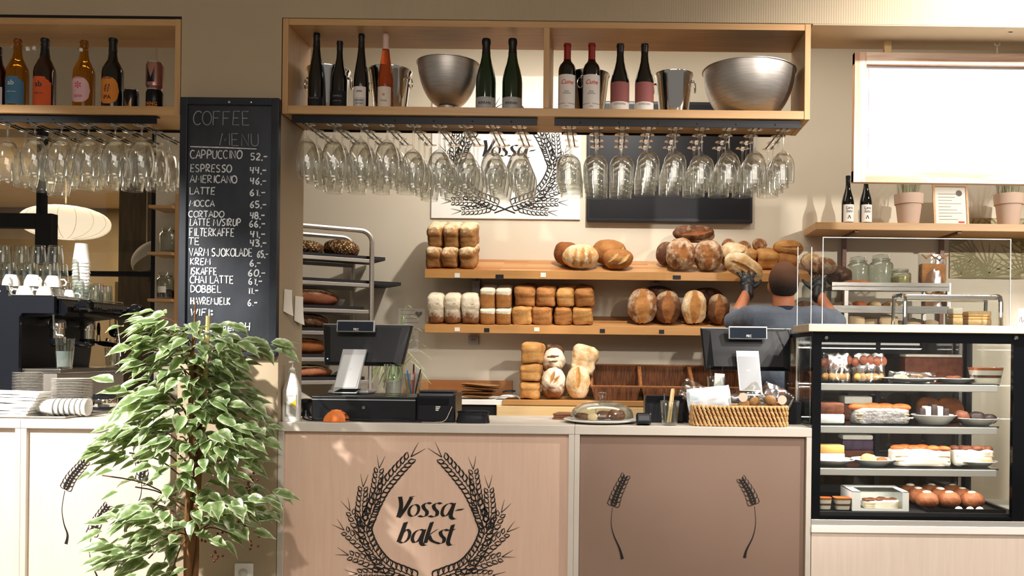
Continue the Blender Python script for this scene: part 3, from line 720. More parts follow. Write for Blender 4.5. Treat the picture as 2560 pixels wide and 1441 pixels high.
# ================================================================ chalkboard menu on the pillar
c0 = P(451, 245, -.03); c1 = P(698, 245, -.03); zb = P(570, 889, -.03).z; zt = P(570, 244, -.03).z
cx = (c0.x+c1.x)/2; hw = (c1.x-c0.x)/2
cb = thing('chalkboard', 'tall black chalkboard with a handwritten coffee menu on the pillar', 'chalkboard', (cx, -.034, zb)); HH = zt-zb
b = MB(); b.bb(-hw+.034, hw-.034, .012, .03, .034, HH-.034); b.build('slate_panel', 'slate', cb, smooth=0)
b = MB()
b.bb(-hw, -hw+.034, 0, .033, 0, HH, .003); b.bb(hw-.034, hw, 0, .033, 0, HH, .003); b.bb(-hw+.034, hw-.034, 0, .033, HH-.034, HH, .003); b.bb(-hw+.034, hw-.034, 0, .033, 0, .034, .003)
b.build('board_frame', M('frame_black', '1C2028', .45, col2='262B34', vs=9), cb, smooth=0)
[MB().lathe([(r_, 0), (r_, .002), (.001, .003)], 10, (x_, -.0005, HH-.022), (pi/2, 0, 0)).build('screw', 'chrome', cb) for x_, r_ in ((0, .006), (.1, .004))]
def bp_(px, py): q = P(px, py, -.022); return q.x-cx, q.z-zb
w1 = MB(); w2 = MB()
def line(mb, s, x0, x1, base, hpx, wpx=2.9, slope=0.):
    a = bp_(x0, base); b_ = bp_(x1, base); chalk(mb, s, a[0], b_[0], a[1], hpx/540, wpx/540, slope)
line(w2, 'COFFEE', 482, 630, 312, 34, 1.9); line(w2, 'MENU', 550, 652, 364, 30, 2.0)
a = bp_(476, 367); b_ = bp_(642, 373); ribbon(w1, [a, ((a[0]+b_[0])/2, (a[1]+b_[1])/2+.001), b_], [.005, .006, .004])
for s, x0, x1, base, hp, pr, p0, p1 in [
  ('CAPPUCCINO', 476, 606, 396, 20, '52,-', 627, 671), ('ESPRESSO', 476, 580, 430, 18, '44,-', 625, 669), ('AMERICANO', 476, 594, 457, 18, '46,-', 626, 669),
  ('LATTE', 475, 541, 486, 17, '61.-', 625, 666), ('MOCCA', 474, 538, 516, 15, '65,-', 625, 669), ('CORTADO', 472, 561, 543, 15, '48,-', 625, 665),
  ('LATTE M/SIRUP', 475, 604, 564, 17, '66,-', 624, 665), ('FILTERKAFFE', 474, 588, 590, 19, '41,-', 625, 666), ('TE', 471, 503, 612, 17, '43,-', 625, 670),
  ('VARM SJOKOLADE', 474, 634, 640, 19, '65,-', 643, 673), ('KREM', 476, 528, 662, 16, '6,-', 625, 655), ('ISKAFFE', 476, 545, 687, 17, '60,-', 621, 667),
  ('CHAI LATTE', 475, 587, 708, 18, '61,-', 622, 658), ('DOBBEL', 477, 555, 731, 17, '11.-', 620, 648), ('HAVREMJELK', 477, 578, 761, 17, '6.-', 620, 646), ('WIFI:', 477, 535, 790, 17, '', 0, 0)]:
    line(w1, s, x0, x1, base, hp); pr and line(w1, pr, p0, p1, base+4, 16, 3.3)
line(w1, 'sommer24', 508, 632, 828, 20, 2.6, .02)
w1.build('chalk_lettering', 'chalk', cb, (0, .0115, 0), smooth=0); w2.build('chalk_lettering', 'chalk_thin', cb, (0, .0115, 0), smooth=0)

# ================================================================ weeping fig in front of the pillar
PY = -.36
fig = thing('weeping_fig', 'tall variegated weeping fig in front of the pillar and chalkboard', 'plant', PX(470, PY, 0))
fx = fig.location.x
M('bark', '8A6238', .8, col2='6E4B2A', vs=30, stretch=(1, 1, .2)); M('twig', '6B4A33', .8); M('pot_clay', '3A3531', .6); M('soil', '2A211A', .95)
b = MB(); b.lathe([(1e-6, 0), (.12, 0), (.16, .24), (.17, .24), (.17, .272), (.155, .272), (.148, .235), (1e-6, .235)], 36); b.build('pot', 'pot_clay', fig)
for k in range(3):
    a0 = k*2.1
    MB().tube([(.018*cos(a0+z*4.2)+.02*sin(z*2), .018*sin(a0+z*4.2), .235+z) for z in [i*.05 for i in range(21)]], [.017-.0075*i/20 for i in range(21)], 8).build('trunk', 'bark', fig)
MB().tube([(.0, 0, 1.2), (.012, .0, 1.38), (.02, -.01, 1.5)], [.009, .006, .003], 6).build('trunk', 'bark', fig)
st = MB(); q = P(514, 790, PY); st.tube([(q.x-fx, .0, 1.05), (q.x-fx+.01, .0, q.z)], .009, 7); st.build('support_cane', M('cane', 'C9B678', .6), fig)
# leaf with paler variegated margin
m, N, L = new_mat('fig_leaf'); b_ = N['Principled BSDF']; b_.inputs['Roughness'].default_value = .3; b_.inputs['Coat Weight'].default_value = .25
at_ = N.new('ShaderNodeAttribute'); at_.attribute_name = 'margin'
nz = N.new('ShaderNodeTexNoise'); nz.inputs['Scale'].default_value = 38; tc = N.new('ShaderNodeTexCoord'); L.new(tc.outputs['Object'], nz.inputs['Vector'])
ad = N.new('ShaderNodeMath'); ad.operation = 'ADD'; L.new(at_.outputs['Fac'], ad.inputs[0]); L.new(nz.outputs['Fac'], ad.inputs[1])
rp = N.new('ShaderNodeValToRGB'); e = rp.color_ramp.elements; e[0].position = .52; e[0].color = lin('617A4B'); e[1].position = 1.0; e[1].color = lin('DDE2C8')
e2 = rp.color_ramp.elements.new(.76); e2.color = lin('93A876')
L.new(ad.outputs[0], rp.inputs['Fac']); L.new(rp.outputs['Color'], b_.inputs['Base Color'])
tr = N.new('ShaderNodeBsdfTranslucent'); tr.inputs[0].default_value = lin('A9BE6A'); mxs = N.new('ShaderNodeMixShader'); mxs.inputs[0].default_value = .22
L.new(b_.outputs[0], mxs.inputs[1]); L.new(tr.outputs[0], mxs.inputs[2]); L.new(mxs.outputs[0], N['Material Output'].inputs['Surface'])
lv = MB(); marg = []; tw = MB()
def leaf(o, d, up, L_, W_):
    """pointed fig leaf from o along d, drooping, tip curled"""
    d = d.normalized(); s = d.cross(up).normalized(); u = s.cross(d)
    n = 6; vs = []; mg = []
    for i in range(n+1):
        t = i/n; w = W_*(sin(pi*min(1, t*1.02)**.75))*(1-.25*t) if t < .8 else W_*.42*(1-t)/.2*.55+.0005
        c = o + d*L_*t + u*(-L_*.34*t*t + .02*L_*sin(t*9))
        for k, e_ in ((-1, .5), (-.5, .12), (0, -.05), (.5, .12), (1, .5)):
            vs.append(c + s*w*k*.5 + u*(abs(k)*w*.16)); mg.append(e_ + (.25 if t > .85 else 0))
    fs = [[i*5+k, i*5+k+1, (i+1)*5+k+1, (i+1)*5+k] for i in range(n) for k in range(4)]
    lv.add(vs, fs); marg.extend(mg)
random.seed(21)
TIERS = [  # picture x, y, half-spread x, y, leaves, depth spread
 (415, 790, 28, 10, 7), (370, 815, 45, 14, 13), (440, 825, 55, 26, 26), (520, 825, 60, 25, 24), (600, 860, 60, 20, 18), (340, 865, 25, 14, 6), (400, 860, 50, 20, 20), (480, 870, 70, 25, 34), (560, 895, 55, 22, 20),
 (640, 868, 25, 14, 6), (430, 905, 45, 25, 22), (470, 940, 40, 25, 20), (530, 935, 50, 30, 22), (340, 965, 45, 14, 12), (380, 1000, 55, 22, 22), (440, 1000, 45, 30, 24), (530, 1000, 60, 40, 34), (590, 1020, 55, 35, 24),
 (330, 1085, 55, 22, 28), (390, 1070, 55, 25, 26), (460, 1085, 60, 28, 30), (560, 1080, 55, 35, 28), (630, 1080, 45, 28, 22), (310, 1130, 35, 30, 18), (360, 1125, 40, 28, 16), (590, 1140, 45, 40, 20), (480, 1130, 50, 25, 14),
 (250, 1185, 15, 8, 2), (330, 1215, 45, 12, 5), (370, 1260, 50, 18, 16), (420, 1270, 55, 22, 18), (540, 1240, 55, 18, 20), (610, 1240, 60, 16, 18), (670, 1240, 22, 8, 4), (560, 1290, 50, 26, 18), (470, 1310, 50, 22, 18),
 (350, 1285, 40, 20, 12), (400, 1345, 55, 20, 18), (350, 1350, 35, 18, 12), (330, 1400, 45, 20, 14), (385, 1385, 45, 24, 16), (440, 1350, 40, 20, 12), (580, 1330, 40, 22, 8), (455, 1420, 60, 20, 8), (480, 960, 35, 30, 16), (500, 1030, 40, 30, 18), (470, 1180, 40, 30, 12), (520, 1160, 40, 25, 12), (620, 1290, 25, 20, 6)]
for (cx_, cy_, sx_, sy_, n) in TIERS:
    c = P(cx_, cy_, PY) - Vector((fx, PY, 0)); c.y = random.uniform(-.1, .08)
    base = Vector((.0, 0, max(.5, c.z - .10 - .12*abs(c.x))))
    tw.tube([(v.x, v.y, v.z) for v in catmull([base, base.lerp(c, .5)+Vector((0, 0, .03)), c+Vector((0, 0, -.01))], 4)], [.0032]*9, 5)
    for i in range(n):
        o = c + Vector((random.uniform(-1, 1)*sx_*K(PY), random.uniform(-.16, .14), random.uniform(-1, 1)*sy_*K(PY)))
        out = Vector((o.x*1.6 + (c.x)*.8, (o.y)*1.2 - .05, .0))
        out = out.normalized() if out.length > .01 else Vector((1, 0, 0))
        out = (out + Vector((random.uniform(-.85, .85), random.uniform(-.9, .45), random.uniform(-.5, .35)))).normalized()
        Lf = random.uniform(.075, .115)
        leaf(o, out, Vector((random.uniform(-.3, .3), random.uniform(-.9, -.1), 1)).normalized(), Lf, Lf*random.uniform(.5, .62))
tw.build('branches', 'twig', fig)
fo = lv.build('foliage', 'fig_leaf', fig, smooth=60); fo['kind'] = 'stuff'
ca = fo.data.attributes.new('margin', 'FLOAT', 'POINT'); ca.data.foreach_set('value', marg)
# small red-brown fig clusters
fr = MB()
for (px, py) in [(628, 1180), (625, 1215), (520, 1350), (537, 1390), (600, 1310), (635, 1360), (540, 1345)]:
    for i in range(7):
        q = P(px+random.uniform(-9, 9), py+random.uniform(-12, 12), PY); fr.ell((q.x-fx, random.uniform(-.05, .05), q.z), (.0055,)*3, 8, 6)
fo = fr.build('berries', M('berry', '6E2E22', .4), fig); fo['kind'] = 'stuff'
# wall socket low on the pillar, behind the plant
so = thing('wall_socket', 'white wall socket low on the pillar behind the fig', 'socket', P(612, 1431, 0)+Vector((0, -.0005, 0)))
MB().box((0, -.008, 0), (.085, .016, .085), .006).build('socket_plate', 'china', so)
b = MB(); b.lathe([(.021, 0), (.022, .003), (.019, .003), (.018, -.006), (1e-6, -.006)], 24, (0, -.0165, 0), (pi/2, 0, 0)); b.build('socket_well', M('socket_grey', 'C9C4BA', .4), so)
b = MB(); [b.lathe([(.0028, 0), (.0028, .002), (1e-6, .0021)], 8, (s*.009, -.0115, 0), (pi/2, 0, 0)) for s in (-1, 1)]; b.build('contact_hole', 'matt_black', so)
# ================================================================ left: espresso machine and what stands on it
M('machine_navy', '14171E', .3, coat=.3); M('warm_wood_wall', 'A98860', .7)
MY0, MY1 = .36, 1.0
em = thing('espresso_machine', 'black espresso machine on the coffee counter, seen from its end', 'espresso machine', (P(135, 770, MY0).x, MY0, ZC))
ex = em.location.x
def ez(py, px=60, y=MY0): return P(px, py, y).z - ZC
zt = ez(741); zmid = ez(783); ztray1 = ez(922, 60, MY0+.02); ztray0 = ez(934, 60, MY0+.02)
xi = P(47, 850, MY0).x-ex
# end panel: C-shaped outline, with raised back corner
b = MB(); b.prism([(-.46, 0.055), (-.46, zt+.055), (xi-.07, zt+.055), (xi-.055, zt), (0, zt), (0, zmid), (xi+.015, zmid), (xi, zmid-.02), (xi, .055)], 0, .022)
b.build('end_panel', 'machine_navy', em, smooth=0)
b = MB(); b.prism([(-.46, 0.055), (-.46, zt+.03), (xi-.08, zt+.03), (xi-.065, zt-.012), (-.02, zt-.012), (-.005, zt-.03), (0, zmid+.02), (-.02, zmid), (xi, zmid-.02), (xi-.04, .16), (xi-.04, .055)], .022, MY1-MY0)
b.build('machine_body', 'black_steel', em, smooth=0)
b = MB(); b.bb(xi-.07, -.004, .03, MY1-MY0-.01, zt-.012, zt-.006); b.build('cup_deck', 'steel', em, smooth=0)
# chrome rail round the deck
b = MB(); b.tube([(xi-.06, .008, zt+.03), (xi-.045, .008, zt+.004), (-.01, .008, zt+.003), (-.006, .02, zt+.003), (-.006, MY1-MY0-.02, zt+.003)], .004, 6); b.build('deck_rail', 'chrome', em)
# front control bar, receding along the machine
b = MB(); b.prism([(-.03, zmid+.003), (-.03, zt-.012), (.015, zt-.016), (.05, zt-.05), (.05, zmid+.008), (.03, zmid-.012)], .03, MY1-MY0); b.build('control_bar', 'gloss_black', em, smooth=0)
b = MB(); b.prism([(.0501, zmid+.022), (.052, zmid+.022), (.052, zt-.055), (.0501, zt-.055)], .05, MY1-MY0-.02); b.build('control_strip', 'chrome', em, smooth=0)
for yy in (.2, .4):
    b = MB()
    for i in range(6): b.lathe([(.0085, 0), (.0085, .004), (.006, .006), (1e-6, .006)], 10, (.052, yy+.025*i-.02, zmid+.04), (0, pi/2, 0))
    b.build('brew_buttons', 'gloss_black', em)
for yy in (.1, .58):
    b = MB(); b.lathe([(1e-6, 0), (.012, 0), (.014, .02), (.03, .028), (.034, .04), (.032, .075), (.022, .085), (1e-6, .087)], 24, (.045, yy, zmid+.045), (0, pi/2, 0)); b.build('steam_knob', 'gloss_black', em)
# group heads
for yy in (.17, .43):
    b = MB(); b.lathe([(.034, 0), (.034, .05), (.04, .052), (.04, .085), (.034, .1), (1e-6, .1)], 26, (xi+.085, yy, zmid-.125)); b.bb(xi-.01, xi+.08, yy-.03, yy+.03, zmid-.06, zmid-.022, .006); b.build('group_head', 'chrome', em)
    b = MB(); b.lathe([(1e-6, 0), (.014, .0), (.034, .01), (.038, .018), (.038, .046), (1e-6, .046)], 24, (xi+.085, yy, zmid-.17)); b.tube([(xi+.12, yy, zmid-.14), (xi+.155, yy-.01, zmid-.145)], .006, 8)
    b.tube([(xi+.155, yy-.01, zmid-.145), (xi+.19, yy-.015, zmid-.15), (xi+.255, yy-.025, zmid-.158)], [.011, .015, .012], 10); b.build('portafilter', 'gloss_black', em)
b = MB(); b.tube([(xi+.14, .05, zmid-.005), (xi+.145, .05, zmid-.08), (xi+.16, .05, zmid-.108), (xi+.19, .05, zmid-.11), (xi+.2, .05, zmid-.12), (xi+.2, .05, zmid-.15)], .006, 8); b.build('hot_water_spout', 'chrome', em)
b = MB(); b.tube([(.03, .5, zmid-.02), (.045, .5, zmid-.12), (.06, .49, zmid-.22)], .004, 8); b.build('steam_wand', 'chrome', em)
b = MB(); b.bb(xi-.04, 0.02, .024, MY1-MY0, ztray0, ztray1, .004); b.build('drip_tray', 'steel', em, smooth=0)
b = MB(); b.bb(-.42, -.0, .03, MY1-MY0-.01, .055, ztray0-.0005, .004); b.build('base_box', 'steel_matt', em, smooth=0)
for sx in (-.38, -.03):
    for sy in (.07, MY1-MY0-.06): MB().lathe([(.02, 0), (.024, .055), (1e-6, .0555)], 14, (sx, sy, 0)).build('foot', 'black_plastic', em)
b = MB(); b.bb(xi-.0395, xi-.036, .06, MY1-MY0-.03, .17, zmid-.04); b.build('mirror_backplate', M('steel_wood_reflection', 'B8956E', .35, metal=.45), em, smooth=0)  # warm wood reflection is put into the plate's base colour
# things on the drip tray
def tumbler(name, label, cat, loc, r0, r1, H, mt='tumbler_glass', facets=9, group=None, n=28):
    o = MB(); pr = [(1e-6, 0), (r0, 0), (r0+.001, .003), (r1, H-.001), (r1-.0008, H), (r1-.0022, H-.001), (r0-.002, .009), (1e-6, .008)]
    o.lathe(pr, n)
    if facets: o.v = [Vector((v.x*(1+.03*cos(facets*atan2(v.y, v.x))), v.y*(1+.03*cos(facets*atan2(v.y, v.x))), v.z)) if .01 < v.z < H*.75 or v.z < H*.6 else v for v in o.v]
    o = o.build(name, mt, None, loc, smooth=50); tag(o, label, cat, group); return o
g = thing('water_glass', 'glass half full of water under the machine\'s hot water spout', 'glass', (ex+xi+.2, MY0+.05, ZC+ztray1+.0005))
H = .155; MB().lathe([(1e-6, 0), (.034, 0), (.036, .004), (.047, H), (.0455, H), (.0335, .01), (1e-6, .009)], 28).build('glass_body', 'tumbler_glass', g, smooth=50)
MB().lathe([(1e-6, .0102), (.0332, .0105), (.0398, .09), (1e-6, .09)], 28).build('water', M('water', 'DCE6E6', .05, trans=.6, ior=1.33), g, smooth=50)
q = PX(281, MY1-.08, ZC+ztray1+.0005)
tumbler('spoon_glass', 'glass holding teaspoons at the far end of the drip tray', 'glass', q, .032, .042, .11)
for i in range(4):
    o = MB(); a = i*1.6; o.tube([(.012*cos(a), .012*sin(a), .012), (.026*cos(a), .026*sin(a), .125)], .0016, 6); o.ell((.03*cos(a), .03*sin(a), .145), (.010, .0035, .020), 12, 8, (0, .15, a))
    o = o.build('teaspoon', 'chrome', None, q); tag(o, 'steel teaspoon in the glass on the drip tray', 'spoon', 'teaspoons in the drip tray glass')
def hang(label, px, y, zt_, parts, name):
    t = thing(name, label, 'tool', PX(px, y, zt_)); 
    for nm, mt, fn in parts: b = MB(); fn(b); b.build(nm, mt, t)
hang('black-handled brush hanging below the control bar', 247, .95, ZC+zmid-.0, [('handle', 'gloss_black', lambda b: b.tube([(0, 0, -.03), (0, 0, -.06), (0, 0, -.1)], [.006, .01, .007], 8)), ('wire_loop', 'chrome', lambda b: (b.tube([(0, 0, 0), (0, 0, -.032)], .002, 6), b.tube([(-.008, 0, -.1), (-.01, 0, -.15), (.0, 0, -.155), (.01, 0, -.15), (.008, 0, -.1)], .003, 6)))], 'cleaning_brush')
hang('black scoop hanging below the control bar, nearest its far end', 275, .97, ZC+zmid-.0, [('handle', 'chrome', lambda b: b.tube([(0, 0, 0), (0, 0, -.05)], .0025, 6)), ('scoop_head', 'gloss_black', lambda b: b.ell((.022, 0, -.085), (.03, .014, .026), 14, 8, (0, .7, 0)))], 'coffee_scoop')
# cups and glasses on the deck
DZ = ZC+zt-.0055
cup_p = MB(); cup_p.lathe([(1e-6, 0), (.024, 0), (.026, .004), (.037, .03), (.041, .06), (.0395, .06), (.035, .03), (.022, .006), (1e-6, .005)], 28)
cup_p = cup_p.build('cup_body', 'china', None, smooth=50); cup_me = cup_p.data; bpy.data.objects.remove(cup_p)
hd = MB(); hd.tube([(.036, 0, .05), (.055, 0, .046), (.06, 0, .03), (.05, 0, .016), (.034, 0, .018)], .0045, 8); hd = hd.build('h', 'china'); hd_me = hd.data; bpy.data.objects.remove(hd)
def cup(label, loc, rz, flip=False, group='white cups on the espresso machine'):
    t = thing('coffee_cup', label, 'cup', loc, rz, group, rot=(pi, 0, rz) if flip else None)
    if flip: t.location.z += .0602
    for nm, me in (('cup_body', cup_me), ('handle', hd_me)):
        o = bpy.data.objects.new(nm, me); COL.objects.link(o); o.parent = t
for i, (px, y) in enumerate([(12, .42), (62, .42), (112, .44), (40, .53), (92, .53), (140, .57), (170, .68)]):
    cup(f'white cup upside down on the machine deck, {ORD[i]} of the low row from left', PX(px, y, DZ), random.uniform(0, 6), True)
for i, (px, y) in enumerate([(28, .45), (82, .45), (132, .5)]):
    cup(f'white cup stacked on the low cups, {ORD[i]} from the left', PX(px, y, DZ+.0607), random.uniform(0, 6), True)
tp = None
def deck_glass(px, y, lvl, label, H=.1, r=.039, z=None):
    global tp
    loc = PX(px, y, DZ + (lvl*.1005 if z is None else z))
    if tp is None:
        b = MB(); b.lathe([(1e-6, .1), (.03, .1), (.034, .096), (.039, .03), (.0395, 0), (.038, 0), (.0365, .03), (.031, .09), (1e-6, .092)][::-1], 24)
        b.v = [Vector((v.x*(1+.025*cos(9*atan2(v.y, v.x))), v.y*(1+.025*cos(9*atan2(v.y, v.x))), v.z)) for v in b.v]
        tp = b.build('drinking_glass', 'tumbler_glass', None, smooth=50); o = tp
    else: o = tp.copy(); COL.objects.link(o)
    o.location = loc; tag(o, label, 'glass', 'glasses on the espresso machine'); return o
k = 0
for lvl, row, xs, y in [(0, 'rear', (20, 72, 120, 168, 205, 240), .72), (1, 'rear', (12, 62, 108, 150), .7), (0, 'end', (232, 262), .88), (2, 'rear', (8, 55, 96, 138), .69), (0, 'middle', (30, 82, 130), .61), (1, 'middle', (24, 76, 126), .6)]:
    for i, px in enumerate(xs):
        deck_glass(px, y, lvl, f'ribbed glass upside down on the machine, {["bottom", "middle", "top"][lvl]} layer, {row} row, {ORD[i]} from left')
tumbler('utensil_glass', 'faceted glass with a red-handled tool at the far end of the machine deck', 'glass', PX(262, .965, DZ), .031, .036, .1)
o = MB(); o.ell((0, 0, .085), (.014, .012, .03), 14, 10); o.tube([(0, 0, .01), (0, 0, .06)], .004, 6); tag(o.build('coffee_tamper', M('tamper_red', 'B23A1C', .3), None, PX(255, .965, DZ+.001)), 'red-handled tool standing in the glass on the machine deck', 'tool')
# tower of takeaway cups
y = .86
for i in range(13):
    zz = DZ + .0+ i*.0185
    if i == 0:
        b = MB(); b.lathe([(1e-6, .112), (.030, .112), (.031, .11), (.043, .008), (.0455, .006), (.0455, 0), (.042, 0), (.0415, .006), (.0295, .107), (1e-6, .108)][::-1], 28)
        tcup = b.build('paper_cup', 'paper_white', None, smooth=50); o = tcup
    else: o = tcup.copy(); COL.objects.link(o)
    o.location = PX(203, y, zz); o.location.x += random.uniform(-.001, .001)
    tag(o, f'white paper cup upside down in the tall tower, {ORD[i]+" from the bottom" if i < 12 else "topmost of all"}', 'paper cup', 'tower of paper cups')
# tray with plates, folded napkins and a row of cups
tz = ZC+.0006
ty = .2; tl = P(-60, 1040, ty).x; trr = P(213, 1040, ty).x
b = MB(); b.bb(tl, trr, .045, .34, 0, .006, .003); b.tube([(trr, .045, .006), (trr, .34, .006), (tl, .34, .006), (tl, .045, .006)], .005, 8, True)
tag(b.build('serving_tray', 'steel_matt', None, (0, 0, tz), smooth=0), 'flat metal tray under the white crockery on the coffee counter', 'tray')
pl = MB(); pl.lathe([(1e-6, 0), (.045, 0), (.055, .003), (.083, .0085), (.084, .010), (.082, .0102), (.054, .006), (1e-6, .004)], 40); plate_me = pl.build('x', 'china', None, smooth=60); pm = plate_me.data; bpy.data.objects.remove(plate_me)
for s_, (px, y, n, sc, gname) in enumerate([(180, .285, 22, 1.14, 'the right-hand saucer stack'), (82, .36, 26, 1.22, 'the rear saucer stack')]):
    for i in range(n):
        o = bpy.data.objects.new('saucer', pm); COL.objects.link(o); base = tz+.0066 if s_ == 0 else ZC+.0006
        o.location = PX(px, y, base+i*.0078+(.0)); o.location.x += random.uniform(-.002, .002); o.scale = (sc*.93,)*2+(1,)
        if s_ == 1: o.location.y = .435; o.location.x = PX(px, .435, ZC).x
        tag(o, f'white saucer in {gname}, {ordw(i)} from the bottom', 'saucer', 'saucers in '+gname)
# lying column of nested white cups
for i in range(7):
    q = PX(96+i*13.5, .115+.006*i, tz+.052)
    b = MB(); b.lathe([(1e-6, .0), (.026, 0), (.028, .003), (.0425, .078), (.044, .08), (.0415, .081), (.0265, .006), (1e-6, .005)], 28)
    if i == 0: nest = b.build('paper_cup', 'paper_white', None, smooth=50); o = nest
    else: o = nest.copy(); COL.objects.link(o)
    o.location = q; o.rotation_euler = (0, pi/2+.06, .12)
    tag(o, f'white cup lying in the nested row on the tray, {ORD[i]} from the left', 'paper cup', 'lying row of nested cups')
for i in range(9):
    q = PX(20+i*2, .1, tz+.0068+i*.0135); b = MB()
    def fn(u, v, i=i): return (-.13+.26*u, -.05+.13*v, .012+.004*noise.noise((u*3+i, v*3, i)) - (.008*u if i > 3 else 0))
    b.grid(fn, 10, 6); b.grid(lambda u, v: (lambda p: (p[0], p[1], p[2]-.0115))(fn(1-u, v)), 10, 6)
    for vv in (0, 1): b.grid(lambda u, v, vv=vv: (lambda p: (p[0], p[1], p[2]-.0115*v))(fn(u, vv)), 10, 1)
    for uu in (0, 1): b.grid(lambda u, v, uu=uu: (lambda p: (p[0], p[1], p[2]-.0115*v))(fn(uu, u)), 6, 1)
    o = b.build('napkin_stack', 'paper_white', None, q, rz=-.08+.03*i, smooth=30)
    tag(o, f'folded white napkin bundle on the tray, {ORD[i]} layer from the bottom', 'napkins', 'white napkin bundles')
# round black knock box behind the plates
t = thing('knock_box', 'black round knock box with a steel band, right of the saucers', 'knock box', PX(258, .62, ZC+.0006))
MB().lathe([(1e-6, 0), (.06, 0), (.068, .008), (.068, .075), (.06, .082), (.054, .075), (1e-6, .07)], 28).build('box_body', 'black_plastic', t); MB().lathe([(.0685, .02), (.0695, .022), (.0695, .058), (.0685, .06)], 28, close=True).build('steel_band', 'chrome', t)
# ---- beyond: paper lamp, reflection built as a shade, jar shelf, black hood frame
def paper_lamp(label, loc, r, h, lit, cord, hole=False):
    t = thing('paper_pendant_lamp', label, 'lamp', loc)
    n = 20; pr = []
    for i in range(n+1):
        a = -pi/2+pi*i/n; pr.append((max(.05*r if i in (0, n) else 1e-3, r*cos(a)**.85 if cos(a) > 0 else 0), h*(sin(a)*.9 + .28*(1-abs(sin(a))**2)*.0)))
    pr = [(max(.06*r, x), z) for x, z in pr]
    MB().lathe(pr, 40).build('lamp_shade', M('lamp_paper_lit' if lit else 'lamp_paper', 'F3E6D2', .9, emit='FFEBCB', es=lit) if ('lamp_paper_lit' if lit else 'lamp_paper') not in MATS else 'lamp_paper', t, smooth=60)
    b = MB()
    for k in range(16):
        a = 2*pi*k/16; b.tube([(x*1.004*cos(a), x*1.004*sin(a), z) for x, z in pr[1:-1]], .0016, 4)
    b.build('rib', M('lamp_rib', 'EAD7B4', .8) if 'lamp_rib' not in MATS else 'lamp_rib', t)
    MB().tube([(0, 0, h*.9), (0, 0, cord)], .006, 6).build('cord', M('cord_cream', 'E9DCC0', .6) if 'cord_cream' not in MATS else 'cord_cream', t)
    b = MB(); b.lathe([(.06*r, 0), (.062*r, .02), (.0, .021)], 16, (0, 0, h*.88)); b.build('cap', 'steel', t)
    return t
ly = 3.2; c = P(164, 557, ly)
paper_lamp('large glowing flat paper lantern beyond the glazed partition', c, 100*K(ly), 46*K(ly), .95, 2.80-c.z)
ly = 2.7; c = P(392, 648, ly)
t = thing('paper_pendant_lamp', 'crescent reflection built as a pale unlit paper lamp shade near the concrete column', 'lamp', c)  # a reflection modelled as a solid hanging shade, no lamp hangs here
b = MB(); r = 60*K(ly); pr = [(r*sin(a), r*.72*cos(a)) for a in [i*pi/2.1/10+.06 for i in range(11)]]
b.lathe(pr + [(x*.97, z-.006) for x, z in pr[::-1]], 36, close=True, rot=(.0, -.55, 0)); b.build('lamp_shade', 'paper', t, smooth=60)
MB().tube([(-.08, 0, r*.55), (-.08, 0, 2.8-c.z)], .005, 6).build('cord', 'cord_cream', t)
o = MB().lathe([(.06, 0), (.075, .0), (.08, .012), (.06, .014)], 24, PX(122, 4.0, 2.795), close=True).build('d', 'china'); bpy.data.objects.remove(o)
t = thing('ceiling_downlight', 'small round lit downlight in the far room ceiling', 'ceiling light', P(120, 486, 3.9))
t.location.z = 2.808
MB().lathe([(1e-6, 0), (.06, 0), (.06, -.004), (1e-6, -.005)], 24).build('light_disc', M('downlight', 'FFFFFF', .5, emit='FFF1D8', es=6), t)
MB().lathe([(.06, .001), (.075, .001), (.074, -.006), (.06, -.006)], 24, close=True).build('light_ring', 'china', t)
yy = 1.4
t = thing('hood_frame', 'thick black steel frame hanging above the cups on the coffee machine', 'frame', (P(130, 560, yy).x, yy, P(60, 613, yy).z))
hx = t.location.x; b = MB(); k = K(yy); b.bb(-43*k, 0, 0, .06, -.12, 80*k, .004); b.bb(-1.4, -43*k, 0, .06, 43*k, 80*k, .004); b.build('steel_bracket', 'matt_black', t, smooth=0)
b = MB(); b.bb(-34*k, -23*k, .015, .045, 80*k, 3.62-t.location.z); b.build('hanger_rod', 'matt_black', t, smooth=0)
